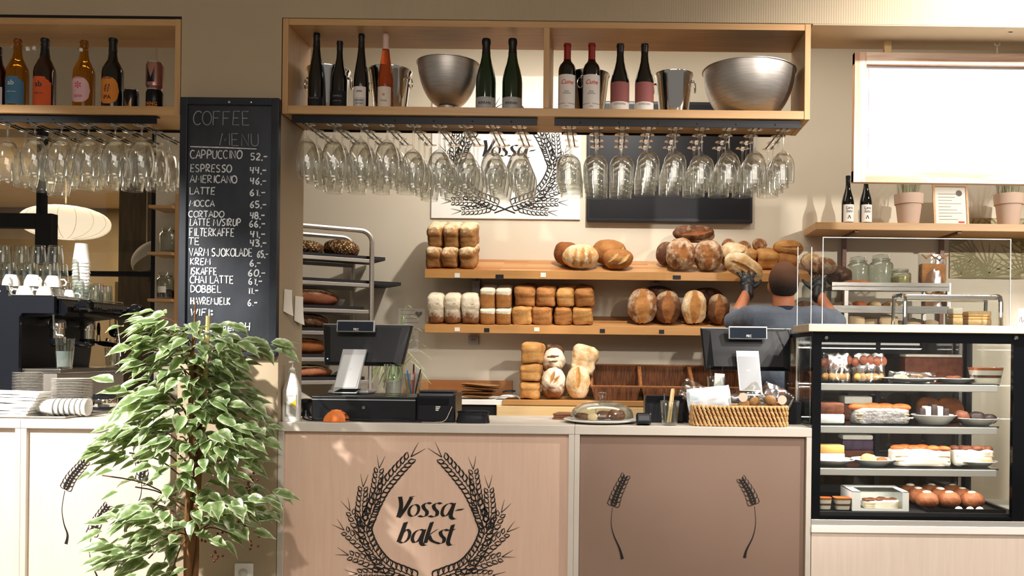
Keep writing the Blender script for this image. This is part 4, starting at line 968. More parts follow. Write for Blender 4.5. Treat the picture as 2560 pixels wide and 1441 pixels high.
# jar shelf against the back wall, left of the pillar
yj = 1.9
js = thing('jar_shelf', 'narrow oak wall shelf with glass jars, left of the chalkboard', 'shelf', P(440, 755, yj))
k = K(yj); b = MB(); b.bb(-.004, .025, -.02, .145, -.25, 600*k*.45, .001); b.build('side_board', 'oak_v', js, smooth=0)
for py in (524, 640, 756):
    z = P(440, py, yj).z-js.location.z; b = MB(); b.bb(-60*k, -.0045, -.06, .145, z, z+.02, .001); b.build('shelf_board', 'oak', js, smooth=0)
def jar(label, loc, r, H, fill=None, tagc=False, name='storage_jar', fh=.5, clip=True):
    t = thing(name, label, 'jar', loc)
    MB().lathe([(1e-6, 0), (r*.9, 0), (r, .008), (r, H*.68), (r*.93, H*.74), (r*.72, H*.80), (r*.72, H*.88), (r*.69, H*.88), (r*.69, H*.79), (r*.9, H*.73), (r*.96, H*.67), (r*.96, .012), (1e-6, .009)], 32).build('jar_body', 'jar_glass', t, smooth=50)
    MB().lathe([(1e-6, H*.90), (r*.72, H*.89), (r*.74, H*.92), (r*.72, H*.97), (r*.3, H), (1e-6, H)], 32).build('lid', 'jar_glass', t, smooth=50)
    if clip:
        b = MB(); b.tube([(r*.75*cos(a), r*.75*sin(a), H*.85) for a in [2*pi*i/20 for i in range(20)]], .0018, 5, True); b.tube([(r*.3, -r*.7, H*.86), (r*.34, -r*.84, H*.8), (r*.5, -r*.66, H*.9), (r*.46, -r*.5, H*.99)], .002, 5); b.build('wire_clip', 'steel', t)
    if fill: MB().lathe([(1e-6, .0125), (r*.95, .0128), (r*.95, H*fh), (r*.6, H*fh+.01), (1e-6, H*fh+.012)], 28).build('contents', fill, t, smooth=50)
    if tagc: label_patch(r+.001, .5, H*.22, H*.45).build('paper_tag', 'paper', t)
    return t
jar('swing-lid glass jar on the middle board of the narrow oak shelf', PX(421, yj, P(440, 640, yj).z+.0205), .055, 64*k, None)
M('dark_fill', '3A2A20', .8, col2='241912', vs=60)
jar('labelled glass jar on the lowest board of the narrow oak shelf', PX(414, yj, P(440, 756, yj).z+.0205), .058, 68*k, 'dark_fill', True, fh=.3)
# notes taped to the pillar's inner side
for lab, px, py, hpx, dy, y in [('torn white note taped to the pillar\'s inner side, nearer the front edge', 712, 752, 56, .075, .05), ('white note curling off the pillar\'s inner side, beside the bread trolley', 741, 772, 62, .085, .19)]:
    q = Vector((XP1+.002, y, P(px, py, y+.05).z)); b = MB(); hh = hpx*K(y)/2
    fn = lambda u, v: (.002+.012*(1-v)**2*u+.008*u*u, dy*u + .01*(v-.5), -hh+2*hh*v - .02*u*(1-v))
    b.grid(fn, 8, 8); b.grid(lambda u, v: (lambda p: (p[0]+.0008, p[1], p[2]))(fn(1-u, v)), 8, 8)
    tag(b.build('paper_note', 'paper', None, q, smooth=60), lab, 'note')
# ================================================================ bread
BP = {}
def bread_mat(name, crust, dark, flour=None, amount=.5, scale=9., top_z=None, rough=.75, speck=None, inner=None, key=None):
    """crust with real flour dust or seeds lying on it"""
    if not key: BP[name] = dict(crust=crust, dark=dark, flour=flour, amount=amount, scale=scale, top_z=top_z, rough=rough, speck=speck)
    m, N, L = new_mat(key or name); b = N['Principled BSDF']; b.inputs['Roughness'].default_value = rough; b.inputs['Specular IOR Level'].default_value = .25
    tc = N.new('ShaderNodeTexCoord')
    n1 = N.new('ShaderNodeTexNoise'); n1.inputs['Scale'].default_value = 14; n1.inputs['Detail'].default_value = 6; L.new(tc.outputs['Object'], n1.inputs['Vector'])
    r1 = N.new('ShaderNodeValToRGB'); r1.color_ramp.elements[0].position = .32; r1.color_ramp.elements[0].color = lin(dark); r1.color_ramp.elements[1].position = .66; r1.color_ramp.elements[1].color = lin(crust)
    L.new(n1.outputs['Fac'], r1.inputs['Fac']); src = r1.outputs['Color']
    if flour:
        n2 = N.new('ShaderNodeTexNoise'); n2.inputs['Scale'].default_value = scale*3; n2.inputs['Detail'].default_value = 8; n2.inputs['Roughness'].default_value = .7; L.new(tc.outputs['Object'], n2.inputs['Vector'])
        fac = n2.outputs['Fac']
        if top_z is not None:
            sp = N.new('ShaderNodeSeparateXYZ'); L.new(tc.outputs['Generated'], sp.inputs[0])
            mr = N.new('ShaderNodeMapRange'); mr.inputs['From Min'].default_value = top_z[0]; mr.inputs['From Max'].default_value = top_z[1]; mr.inputs['To Min'].default_value = -.35; mr.inputs['To Max'].default_value = .3
            L.new(sp.outputs['Z'], mr.inputs['Value']); ad = N.new('ShaderNodeMath'); ad.operation = 'ADD'; L.new(fac, ad.inputs[0]); L.new(mr.outputs[0], ad.inputs[1]); fac = ad.outputs[0]
        r2 = N.new('ShaderNodeValToRGB'); r2.color_ramp.elements[0].position = max(0, .72-amount*.55); r2.color_ramp.elements[1].position = min(1, .92-amount*.5)
        L.new(fac, r2.inputs['Fac']); mx = N.new('ShaderNodeMix'); mx.data_type = 'RGBA'; L.new(r2.outputs['Color'], mx.inputs['Factor']); L.new(src, mx.inputs[6]); mx.inputs[7].default_value = lin(flour); src = mx.outputs[2]
    if speck:
        vo = N.new('ShaderNodeTexVoronoi'); vo.inputs['Scale'].default_value = speck[1]; L.new(tc.outputs['Object'], vo.inputs['Vector'])
        r3 = N.new('ShaderNodeValToRGB'); r3.color_ramp.elements[0].position = .3; r3.color_ramp.elements[0].color = (1, 1, 1, 1); r3.color_ramp.elements[1].position = .42; r3.color_ramp.elements[1].color = (0, 0, 0, 1)
        L.new(vo.outputs['Distance'], r3.inputs['Fac']); mx = N.new('ShaderNodeMix'); mx.data_type = 'RGBA'; L.new(r3.outputs['Color'], mx.inputs['Factor']); L.new(src, mx.inputs[6]); mx.inputs[7].default_value = lin(speck[0]); src = mx.outputs[2]
    if inner:
        r5 = N.new('ShaderNodeValToRGB'); r5.color_ramp.elements[0].position = .32; r5.color_ramp.elements[0].color = lin(BP[inner]['dark']); r5.color_ramp.elements[1].position = .66; r5.color_ramp.elements[1].color = lin(BP[inner]['crust'])
        L.new(n1.outputs['Fac'], r5.inputs['Fac']); at2 = N.new('ShaderNodeAttribute'); at2.attribute_name = 'cut'; mx = N.new('ShaderNodeMix'); mx.data_type = 'RGBA'
        L.new(at2.outputs['Fac'], mx.inputs['Factor']); L.new(src, mx.inputs[6]); L.new(r5.outputs['Color'], mx.inputs[7]); src = mx.outputs[2]
    L.new(src, b.inputs['Base Color'])
    n4 = N.new('ShaderNodeTexNoise'); n4.inputs['Scale'].default_value = 70; n4.inputs['Detail'].default_value = 6; L.new(tc.outputs['Object'], n4.inputs['Vector'])
    bp = N.new('ShaderNodeBump'); bp.inputs['Strength'].default_value = .45; bp.inputs['Distance'].default_value = .006; L.new(n4.outputs['Fac'], bp.inputs['Height']); L.new(bp.outputs[0], b.inputs['Normal'])
    return m
bread_mat('crust_gold', 'CB9A5C', 'AB733C'); bread_mat('crust_amber', 'B47C46', '8C5A2E'); bread_mat('crust_brown', '96592C', '70401F')
bread_mat('crust_dark', '6B4630', '4A2F20', 'B79C80', .35, 7); bread_mat('crust_seed', '6A4526', '3D2716', speck=('D8BC8A', 75))
bread_mat('crust_oat', 'AD7D4B', '8A5F36', 'E6CFA8', .42, 11, (.45, 1.0)); bread_mat('crust_flour', '8C5C38', '6E4428', 'E9DCC2', .66, 5, (.0, .75))
bread_mat('crust_tin', 'BE864C', '9E6632', 'F0E4CC', .62, 4, (.62, .8)); bread_mat('crust_pale', 'D9B27A', 'C2935A', 'F0E0C2', .55, 4)
bread_mat('crust_rustic', '9A663A', '7A4A28', 'DDCBAE', .5, 6); bread_mat('crust_rye', '6E4832', '55361F', 'B39472', .5, 7, (.5, 1))
bread_mat('crust_open', 'C78F52', '9C6532'); bread_mat('crust_open_dark', 'AC733E', '7F4C28'); bread_mat('crust_bun', 'D8B98C', 'BE9560')
def sgn(v, e): return math.copysign(abs(v)**e, v)
def loaf(w, d, h, shape='oval', mats=('crust_gold',), slashes=(), seed=0, rough=.004, face='front', n=44, name='bread_loaf'):
    """baked loaf resting on z=0, centred on x,y. slashes: (x0, z0, x1, z1, width) in -1..1 on the face towards -y (or the top)"""
    if slashes: n = 84
    m = 44 if slashes else 26; vs = []; fs = []; mi = []
    for j in range(m+1):
        v = j/m; p = -pi/2 + pi*v
        if shape == 'oval': s = cos(p)**.82 if cos(p) > 0 else 0; z = .5+.5*sin(p); z = max(z, .045); ex = .92
        elif shape == 'tin':   # straight sides, mushroom top
            z = v
            s = [.05, .93, .965, .985, 1.0, 1.0][min(5, int(v*m))] if v < .2 else (1.0 if v < .5 else 1.0+.05*sin(pi*(v-.5)/.32) if v < .82 else sqrt(max(0, 1-((v-.82)/.18)**2)))
            z = 0 if j == 0 else (v if v < .82 else .82+.18*sin((v-.82)/.18*pi/2)); s = s if v < .82 else max(0, cos((v-.82)/.18*pi/2))**.6; ex = .42
        elif shape == 'block':
            z = 0 if j == 0 else min(1, v*1.02); s = .06 if j == 0 else (.96+.04*min(1, v*6) if v < .86 else max(0, cos((v-.86)/.14*pi/2))**.4); z = z if v < .86 else .86+.14*sin((v-.86)/.14*pi/2); ex = .32
        else: s = cos(p)**.7 if cos(p) > 0 else 0; z = .5+.5*sin(p); z = max(z, .05); ex = .75
        for i in range(n):
            a = 2*pi*i/n; x = w/2*s*sgn(cos(a), ex); y = d/2*s*sgn(sin(a), ex); zz = h*z
            q = Vector((x, y, zz)); nv = Vector((cos(a)*s, sin(a)*s, sin(p))); 
            f = noise.noise(Vector((x*14+seed*7.1, y*14, zz*14)))*rough*1.6 + noise.noise(Vector((x*45, y*45+seed, zz*45)))*rough*.6
            u_, t_ = (x/(w/2), zz/h*2-1) if face == 'front' else (x/(w/2), y/(d/2))
            front = (y < 0) if face == 'front' else (z > .5)
            hit = 0
            if front:
                for (x0, z0, x1, z1, wd_) in slashes:
                    dx, dz = x1-x0, z1-z0; l2 = dx*dx+dz*dz; tt = max(0, min(1, ((u_-x0)*dx+(t_-z0)*dz)/l2)); dist = sqrt((u_-x0-tt*dx)**2+(t_-z0-tt*dz)**2); we = wd_*(.35+.65*sin(pi*min(.98, max(.02, tt))))
                    dist += .10*wd_*noise.noise(Vector((x*40, seed, zz*40))); rr_ = dist/we; hit = max(hit, max(0, min(1, (1.06-rr_)/.12)))
                    if rr_ < 1: f -= .045*min(w, d, h)*(1-rr_*rr_)
                    f += .022*min(w, d, h)*math.exp(-((rr_-1.12)/.14)**2)
            q += nv*f; q.z = max(q.z, 0)
            vs.append(q)
            mi.append(hit)
    fm = []
    for j in range(m):
        for i in range(n):
            fs.append([j*n+i, j*n+(i+1) % n, (j+1)*n+(i+1) % n, (j+1)*n+i]); fm.append(0)
    fs.append(list(range(n-1, -1, -1))); fm.append(0); fs.append([m*n+i for i in range(n)]); fm.append(0)
    mt = mats[0]
    if len(mats) > 1:
        mt = mats[0]+'_cut_'+mats[1]
        if mt not in MATS: bread_mat(mats[0], **BP[mats[0]], inner=mats[1], key=mt)
    b = MB(); b.add(vs, fs, fm); o = b.build(name, [mt], None, smooth=70)
    if len(mats) > 1: ca = o.data.attributes.new('cut', 'FLOAT', 'POINT'); ca.data.foreach_set('value', [float(x) for x in mi])
    return o
# ---------------------------------------------------------------- bread shelves (boards tipped towards the room)
SF, SB = 1.70, 2.045
def bshelf(label, pxl, pxr, pyf, pyb, pxref=1400, brk=()):
    zf = P(pxref, pyf, SF).z; zb_ = P(pxref, pyb, SB).z; x0 = PX(pxl, SF, zf).x; x1 = PX(pxr, SF, zf).x
    t = thing('bread_shelf', label, 'shelf', ((x0+x1)/2, SF, zf)); h = (x1-x0)/2; dy = SB-SF; dz = zb_-zf; L_ = sqrt(dy*dy+dz*dz); a = atan2(dz, dy)
    b = MB(); b.bb(-h, h, .018, L_, -.02, 0); o = b.build('shelf_board', 'butcher', t, smooth=0); o.rotation_euler = (a, 0, 0)
    b = MB(); b.bb(-h, h, -.002, .018, -.052, .003, .0015); b.build('front_lip', 'butcher_front', t, smooth=0)
    for px in brk:
        x = PX(px, 1.95, zf).x-(x0+x1)/2; b = MB(); b.bb(x-.03, x+.03, .29, .342, -.14, -.025, .006); b.bb(x-.018, x+.018, .05, .3, -.045, -.022); b.build('bracket', 'steel_matt', t, smooth=0)
    return t, zf, a, dz/dy
s1, z1_, a1, sl1 = bshelf('upper tipped butcher-block bread shelf on the back wall', 1062, 2060, 679, 651, brk=(1188, 1640))
s2, z2_, a2, sl2 = bshelf('lower tipped butcher-block bread shelf on the back wall', 1062, 2060, 816, 790, brk=())
def price_tag(sh, zf, px, py, w, h, mt):
    q = PX(px, SF-.003, P(px, py, SF).z); k = K(SF)
    MB().box((q.x-sh.location.x, -.0035, q.z-zf), (w*k, .002, h*k)).build('price_tag', mt, sh, smooth=0)
for px, py, d in [(1143, 689, 0), (1249, 692, 1), (1358, 688, 0), (1692, 694, 1)]: price_tag(s1, z1_, px, py, 20 if d else 13, 10 if d else 11, 'matt_black' if d else 'paper')
for px, py, d in [(1143, 824, 0), (1217, 826, 1), (1342, 824, 0), (1506, 828, 1), (1654, 830, 1)]: price_tag(s2, z2_, px, py, 13 if d else 13, 10, 'matt_black' if d else 'paper')
def on(shelf, px, t, up=0.):
    zf, sl, a = (z1_, sl1, a1) if shelf == 1 else (z2_, sl2, a2)
    y = SF + t; z = zf + t*sl + .001
    q = PX(px, y, z+up)
    return Vector((q.x, y-up*sin(a)*.0, z+up)), a
def put(o, shelf, px, t, label, rz=0., up=0., tilt=True, group=None, cat='bread', rx=0., ry=0.):
    q, a = on(shelf, px, t, up); o.location = q; o.rotation_euler = (a+rx if tilt else rx, ry, rz)
    return tag(o, label, cat, group)
kF = K(SF)
# A: six oat-crusted tin loaves
for r, (xs, w, h, up) in enumerate([((1092, 1131, 1174), 41, 52, 0), ((1096, 1136, 1175), 39, 56, 52)]):
    for i, px in enumerate(xs):
        o = loaf(w*kF, .24, h*kF*1.03, 'tin', ('crust_oat',), seed=r*3+i, rough=.006)
        put(o, 1, px, .145+up*kF*0, f'oat-topped tin loaf at the left end of the upper shelf, {["bottom", "top"][r]} row, {["left", "middle", "right"][i]}', up=up*kF*.985, group='oat-topped tin loaves')
# B: rustic loaves in the middle
put(loaf(62*kF, .22, 58*kF, 'round', ('crust_brown', 'crust_pale'), [(-.5, .3, .3, .8, .1)], 11), 1, 1415, .18, 'plump brown loaf, left one of the four rustic loaves on the upper shelf', rz=.5)
put(loaf(92*kF, .20, 60*kF, 'oval', ('crust_pale', 'crust_gold'), [(-.35, -.6, -.15, .8, .09), (.1, -.7, .25, .85, .16), (.6, -.5, .6, .6, .12)], 12, rough=.003), 1, 1452, .10, 'pale floury loaf with curved slashes on the upper shelf', rz=-.1)
put(loaf(92*kF, .20, 64*kF, 'oval', ('crust_amber', 'crust_pale'), [(-.1, -.1, .6, .6, .13)], 13), 1, 1521, .22, 'tall brown crested loaf behind its neighbour on the upper shelf', rz=.3)
put(loaf(78*kF, .18, 50*kF, 'oval', ('crust_amber', 'crust_pale'), [(-.5, .0, .1, .7, .14), (.2, -.2, .75, .5, .2)], 14), 1, 1546, .095, 'brown loaf with pale scored front, right one of the four rustic loaves', rz=-.2)
# C: pile of rustic boules
put(loaf(76*kF, .2, 80*kF, 'oval', ('crust_rustic', 'crust_open_dark'), [(.1, -.2, .15, .7, .28), (-.45, -.7, -.4, -.2, .16)], 15, .005), 1, 1700, .07, 'floury rustic boule split open in front, left below the long loaf')
put(loaf(74*kF, .2, 78*kF, 'oval', ('crust_rustic', 'crust_open_dark'), [(.0, -.7, -.1, .7, .27)], 16, .006), 1, 1768, .07, 'floury rustic boule with a deep dark split, right below the long loaf')
put(loaf(60*kF, .16, 62*kF, 'oval', ('crust_dark',), seed=17), 1, 1668, .2, 'dark boule tucked behind the left split boule on the upper shelf')
put(loaf(98*kF, .14, 40*kF, 'oval', ('crust_rustic',), seed=18), 1, 1738, .20, 'floury loaf lying across the two split boules', up=60*kF)
put(loaf(106*kF, .13, 39*kF, 'oval', ('crust_dark', 'crust_brown'), [(-.6, .1, .8, .3, .3)], 19), 1, 1733, .155, 'long brown loaf crowning the pile under the black screen', up=70*kF, ry=-.05)
# D: right-hand pile
put(loaf(76*kF, .24, 66*kF, 'oval', ('crust_pale', 'crust_bun'), [(-.2, .3, .3, .6, .1)], 20), 1, 1832, .15, 'pale floury loaf left of the person\'s raised glove', rz=.3)
for i, (px, t, w, up) in enumerate([(1820, .26, 34, 40), (1859, .25, 37, 34), (1898, .25, 40, 38)]):
    put(loaf(w*kF, .1, w*kF*.78, 'oval', ('crust_rustic',), seed=21+i), 1, px, t, f'small floury bun on the pile behind the glove, {ORD[i]} from the left', up=up*kF, group='small buns on the upper shelf')
put(loaf(52*kF, .2, 46*kF, 'tin', ('crust_gold',), seed=25), 1, 1862, .23, 'golden loaf under the small buns behind the glove')
put(loaf(54*kF, .2, 46*kF, 'tin', ('crust_gold',), seed=26), 1, 1915, .2, 'golden loaf under the rightmost small bun, above the head')
put(loaf(78*kF, .17, 40*kF, 'oval', ('crust_gold', 'crust_open'), [(-.7, .3, .7, .4, .2)], 27), 1, 1968, .19, 'shiny golden long loaf above the person\'s head', up=30*kF, rz=.2)
put(loaf(66*kF, .17, 42*kF, 'oval', ('crust_amber',), seed=28), 1, 1962, .17, 'amber loaf supporting the golden loaf above the head')
put(loaf(60*kF, .17, 40*kF, 'oval', ('crust_pale',), seed=29), 1, 2030, .15, 'pale loaf at the right end of the upper shelf, behind the clear screen')
# E: three floury standing loaves on the lower shelf
for i, px in enumerate((1096, 1137, 1181)):
    o = loaf((45 if i == 2 else 42)*kF, .19, 75*kF, 'tin', ('crust_flour', 'crust_brown'), [(.05, .1, .12, .7, .05), (.1, .3, .5, .4, .03)], 30+i, .004)
    put(o, 2, px, .115, f'tall floury loaf on its end, left end of the lower shelf, {ORD[i]} from the left', group='floury standing loaves')
# F: four white-topped tin loaves
for r, (up, h) in enumerate([(0, 40), (40, 51)]):
    for i, px in enumerate((1224, 1263)):
        put(loaf(38.5*kF, .23, h*kF, 'block', ('crust_tin',), seed=34+r*2+i, rough=.002), 2, px, .13, f'white-topped square tin loaf, {["bottom", "top"][r]} {["left", "right"][i]} of the four', up=up*kF*1.0, group='white-topped tin loaves')
# G: eight golden tin loaves
for r, (xs, ws, h, up) in enumerate([((1310, 1358, 1408, 1458), (50, 52, 46, 50), 43, 0), ((1315, 1367, 1416, 1461), (54, 50, 47, 48), 49, 44)]):
    for i, px in enumerate(xs):
        put(loaf(ws[i]*kF, .22, h*kF*1.02, 'tin' if r else 'block', ('crust_amber' if (r+i) % 3 else 'crust_gold',), seed=40+r*4+i, rough=.006), 2, px, .13, f'golden tin loaf, {["bottom", "top"][r]} row, {ORD[i]} from the left, lower shelf', up=up*kF, group='golden tin loaves', rz=random.uniform(-.06, .06), ry=random.uniform(-.04, .04))
# H: four big ovals leaning on end
for i, (px, w, h, ma, lab) in enumerate([(1605, 76, 92, 'crust_rustic', 'floury oval loaf standing on end with a broad golden split, leftmost of four'), (1668, 66, 86, 'crust_rye', 'darker oval loaf standing on end, second of the four split ovals'),
                                         (1734, 64, 88, 'crust_pale', 'palest oval loaf standing on end with a smooth golden split'), (1795, 56, 78, 'crust_rye', 'oval loaf standing on end, nearest the person\'s elbow')]):
    put(loaf(w*kF, .15, h*kF, 'oval', (ma, 'crust_open_dark' if i in (1, 3) else 'crust_open'), [(.0, -.78, .02, .82, .46)], 50+i, .005), 2, px, .09, lab, rx=-.12)
put(loaf(98*kF, .12, 72*kF, 'oval', ('crust_dark',), seed=56), 2, 1645, .25, 'dark loaf behind the two leftmost split ovals', up=.045)
put(loaf(95*kF, .12, 70*kF, 'oval', ('crust_dark',), seed=57), 2, 1765, .25, 'dark loaf behind the two right-hand split ovals', up=.04)
put(loaf(50*kF, .12, 44*kF, 'oval', ('crust_pale', 'crust_open'), [(0, -.6, 0, .6, .4)], 58), 2, 1880, .11, 'small pale split loaf partly behind the raised forearm')
put(loaf(60*kF, .14, 62*kF, 'oval', ('crust_dark', 'crust_brown'), [(0, -.6, 0, .6, .4)], 59), 2, 2010, .11, 'brown loaf right of the person, seen through the clear side screen')
# ---------------------------------------------------------------- back counter
BF = 1.45; zbc = P(1500, 1003, BF).z
bc = thing('back_counter', 'low pine back counter with butcher-block edge under the bread shelves', 'counter', (PX(1480, BF, zbc).x, BF, 0)); bx = bc.location.x
XL, XM, XR = PX(1058, BF, zbc).x-bx, PX(1256, BF, zbc).x-bx, PX(1985, BF, zbc).x-bx
MB().bb(XM, XR, 0, .59, zbc-.032, zbc, .002).build('worktop', 'butcher_front', bc, smooth=0)
q0 = PX(945, BF, zbc).x-bx
MB().bb(q0, XM-.001, .02, .59, zbc-.034, zbc-.004, .001).build('worktop', 'paper_white', bc, smooth=0)
MB().bb(q0, XM-.001, .57, .595, zbc-.003, P(1200, 952, 2.0).z, .001).build('backsplash', 'butcher', bc, smooth=0)
xd0 = PX(1240, BF, .9).x-bx
MB().bb(xd0+.001, XR, .012, .58, 0, zbc-.033).build('cabinet_body', 'pine', bc, smooth=0)
for i in range(3):
    x0 = xd0+i*(XR-xd0)/3; b = MB(); b.bb(x0+.004, x0+(XR-xd0)/3-.004, .0, .0115, zbc-.19, zbc-.04, .003); b.build('drawer', 'pine', bc, smooth=0)
b = MB(); b.bb(q0, xd0-.001, .05, .58, 0, zbc-.036); b.build('cabinet_body', 'matt_black', bc, smooth=0)
kB = K(BF+.1)
def onb(px, y, up=0.): return PX(px, y, zbc+.001+up)
def putb(o, px, y, label, up=0., rz=0., ry=0., rx=0., group=None): o.location = onb(px, y, up); o.rotation_euler = (rx, ry, rz); return tag(o, label, 'bread', group)
up = 0
for i, (px, w, h) in enumerate([(1325, 50, 43), (1328, 53, 44), (1332, 54, 52)]):
    putb(loaf(w*kB, .2, h*kB*1.04, 'tin', ('crust_gold', 'crust_pale'), seed=60+i, rough=.005), px, 1.60, f'golden tin loaf in the three-high stack beside the wicker basket row, {["lowest", "middle", "topmost"][i]}', up, random.uniform(-.1, .1), group='stack of three golden loaves'); up += h*kB*1.02
putb(loaf(64*kB, .16, 78*kB, 'oval', ('crust_flour', 'crust_open'), [(-.15, .1, .1, .75, .16), (.1, .1, .5, .5, .12), (-.3, -.3, .3, -.25, .05)], 64, .006), 1383, 1.57, 'floury oval loaf on end with a torn star-shaped split')
putb(loaf(58*kB, .16, 66*kB, 'oval', ('crust_flour', 'crust_rye'), [(-.5, .3, .5, .4, .1), (-.4, -.1, .4, .0, .08)], 65, .006), 1384, 1.66, 'ridged floury loaf on top behind the torn-split loaf', 62*kB)
putb(loaf(50*kB, .12, 40*kB, 'oval', ('crust_dark',), seed=66), 1384, 1.76, 'dark loaf peeping above the ridged floury loaf', 100*kB)
putb(loaf(61*kB, .15, 84*kB, 'oval', ('crust_pale', 'crust_gold'), [(0, -.25, .0, .85, .24)], 67, .003), 1445, 1.56, 'smooth pale oval loaf on end with one golden slash')
putb(loaf(62*kB, .15, 70*kB, 'tin', ('crust_pale', 'crust_gold'), seed=68, rough=.008), 1452, 1.66, 'pale golden loaf leaning above the smooth oval loaf', 66*kB, ry=.25)
# wicker display baskets
m = M('wicker_brown', '7A4A28', .65, col2='4E2C17', vs=26, stretch=(5, 1, .35), lo=.4, hi=.6, bump=.6, bs=55); M('wicker_rim', 'A86E3C', .6, col2='85532B', vs=40)
for i, (p0, p1) in enumerate([(1478, 1601), (1603, 1733), (1735, 1862)]):
    y0, y1 = 1.5, 1.86; z = zbc+.001
    x0, x1 = PX(p0, y0, z).x, PX(p1, y0, z).x; w = (x1-x0)/2
    t = thing('wicker_basket', ['brown wicker display basket beside the pale oval loaf', 'brown wicker display basket in the middle of the row', 'brown wicker display basket half behind the right-hand till'][i], 'basket', ((x0+x1)/2, y0, z), 0, 'wicker display baskets')
    hf = P(1540, 968, y0).z-z; hb = P(1540, 914, y1).z-z; ins = .012
    b = MB(); wb = w*.86
    b.prism([(-wb, 0), (wb, 0), (w, hf), (-w, hf)], 0, ins)                                     # low front
    b.prism([(-wb, 0), (wb, 0), (w, hb), (-w, hb)], y1-y0-ins, y1-y0)                           # tall back
    for s in (-1, 1):
        f0 = [Vector((s*wb, ins, 0)), Vector((s*w, ins, hf)), Vector((s*w, y1-y0-ins, hb)), Vector((s*wb, y1-y0-ins, 0))]
        f1 = [v - Vector((s*ins, 0, 0)) for v in f0]; b.add(f0+f1, [[0, 1, 2, 3], [7, 6, 5, 4]]+[[j, 4+j, 4+(j+1) % 4, (j+1) % 4] for j in range(4)])
    b.bb(-wb, wb, ins, y1-y0-ins, 0, .012); b.build('basket_body', 'wicker_brown', t, smooth=0, fix=True)
    b = MB(); b.tube([(-w, .004, hf), (w, .004, hf), (w-.004, y1-y0-.006, hb), (-w+.004, y1-y0-.006, hb)], .0095, 8, True); b.build('rim', 'wicker_rim', t)
# paper bags, cloth
M('kraft', 'A87A4C', .8, col2='9C6F43', vs=5)
for i in range(4):
    b = MB(); fn = lambda u, v, i=i: (-.105+.21*u+.012*i*(u-.5), -.1+.2*v, .02+.006*noise.noise((u*2+i, v*2, i))+.012*(1-u)*(i > 1))
    b.grid(fn, 12, 6); b.grid(lambda u, v: (lambda p: (p[0], p[1], p[2]-.018*sin(pi*u)**.4*sin(pi*v)**.4-.001))(fn(1-u, v)), 12, 6)
    o = b.build('paper_bag', 'kraft', None, onb(1193+3*i, 1.62, i*.021), rz=.12-.07*i, smooth=40); tag(o, f'folded brown paper bag on the white worktop, {["lowest", "second", "third", "topmost"][i]} of the pile', 'paper bag', 'pile of brown paper bags')
b = MB(); fn = lambda u, v: (-.08+.16*u, -.07+.14*v, .03*sin(pi*u)**.6*(.6+.4*noise.noise((u*4, v*4, 2)))+.004); b.grid(fn, 16, 12); b.grid(lambda u, v: (lambda p: (p[0], p[1], max(0, p[2]-.004)))(fn(1-u, v)), 16, 12)
tag(b.build('tea_towel', 'paper_white', None, onb(1272, 1.58), smooth=60), 'crumpled white cloth between the paper bags and the loaf stack', 'cloth')
b = MB(); b.tube(catmull([(-.05, 0, .042), (-.02, -.03, .05), (.02, .0, .047), (.0, .03, .052), (-.035, .01, .048), (.03, -.02, .05)], 6), .0055, 8)
tag(b.build('coiled_strap', 'matt_black', None, onb(1277, 1.58)), 'black coiled strap lying on the white cloth', 'strap')
# ---------------------------------------------------------------- back wall: screen, poster, sockets, notes
y = 2.0; z0, z1 = P(1675, 556, y).z, P(1675, 254, y).z; x0, x1 = P(1467, 450, y).x, P(1882, 500, y).x
tv = thing('wall_screen', 'large black unlit screen on the back wall above the bread', 'screen', ((x0+x1)/2, y, z0)); w = (x1-x0)/2; h = z1-z0
b = MB(); b.bb(-w, w, .0, .049, 0, h, .006); b.build('screen_body', 'black_plastic', tv, smooth=0)
b = MB(); b.bb(-w+.02, w-.02, -.0012, -.0002, .028, h-.02); b.build('display_panel', M('screen_glass', '121318', .42, spec=.3), tv, smooth=0)
y = 2.036; c0, c1 = P(1078, 545, y), P(1450, 545, y); zt_ = P(1262, 190, y).z
po = thing('wall_poster', 'white square poster with the wheat-wreath bakery emblem, left of the black screen', 'poster', ((c0.x+c1.x)/2, y, c0.z)); w = (c1.x-c0.x)/2
MB().bb(-w, w, 0, .012, 0, zt_-c0.z).build('poster_board', 'paper_white', po, smooth=0)
kl = 1/540*1.19*1.0
cc = P(1262, 533, y); lg = logo(kl, False); lg.build('wheat_wreath', 'ink', po, (cc.x-po.location.x, -.0002, cc.z-c0.z+176*kl), smooth=0)
tx = MB(); logo_text(tx, kl); tx.build('bakery_lettering', 'ink', po, (cc.x-po.location.x, -.0002, cc.z-c0.z+176*kl), smooth=0)
def sock(label, px, py, y=2.049):
    t = thing('wall_socket', label, 'socket', P(px, py, y)); MB().box((0, -.012, 0), (.072, .024, .062), .004).build('socket_plate', 'steel_matt', t)
    b = MB(); [b.lathe([(.004, 0), (.004, .002), (1e-6, .0021)], 8, (s*.009, -.0242, .004), (pi/2, 0, 0)) for s in (-1, 1)]; b.build('contact_hole', 'matt_black', t)
sock('grey wall socket just under the lower bread shelf', 1185, 851)
def wallsheet(name, label, cat, px0, px1, py0, py1, mt, lines=0, y=2.048, extra=None):
    a = P(px0, py1, y); b_ = P(px1, py0, y); t = thing(name, label, cat, ((a.x+b_.x)/2, y, a.z)); w = (b_.x-a.x)/2; h = b_.z-a.z
    MB().bb(-w, w, -.0005, .001, 0, h).build('sheet', mt, t, smooth=0)
    if lines:
        l = MB()
        for i in range(lines): ribbon(l, [(-w*.8, h*(.9-.8*i/lines)), (w*random.uniform(.2, .8), h*(.9-.8*i/lines))], h*.02, -.0006, .0003)
        l.build('print', 'print_grey', t, smooth=0)
    if extra: extra(t, w, h)
    return t
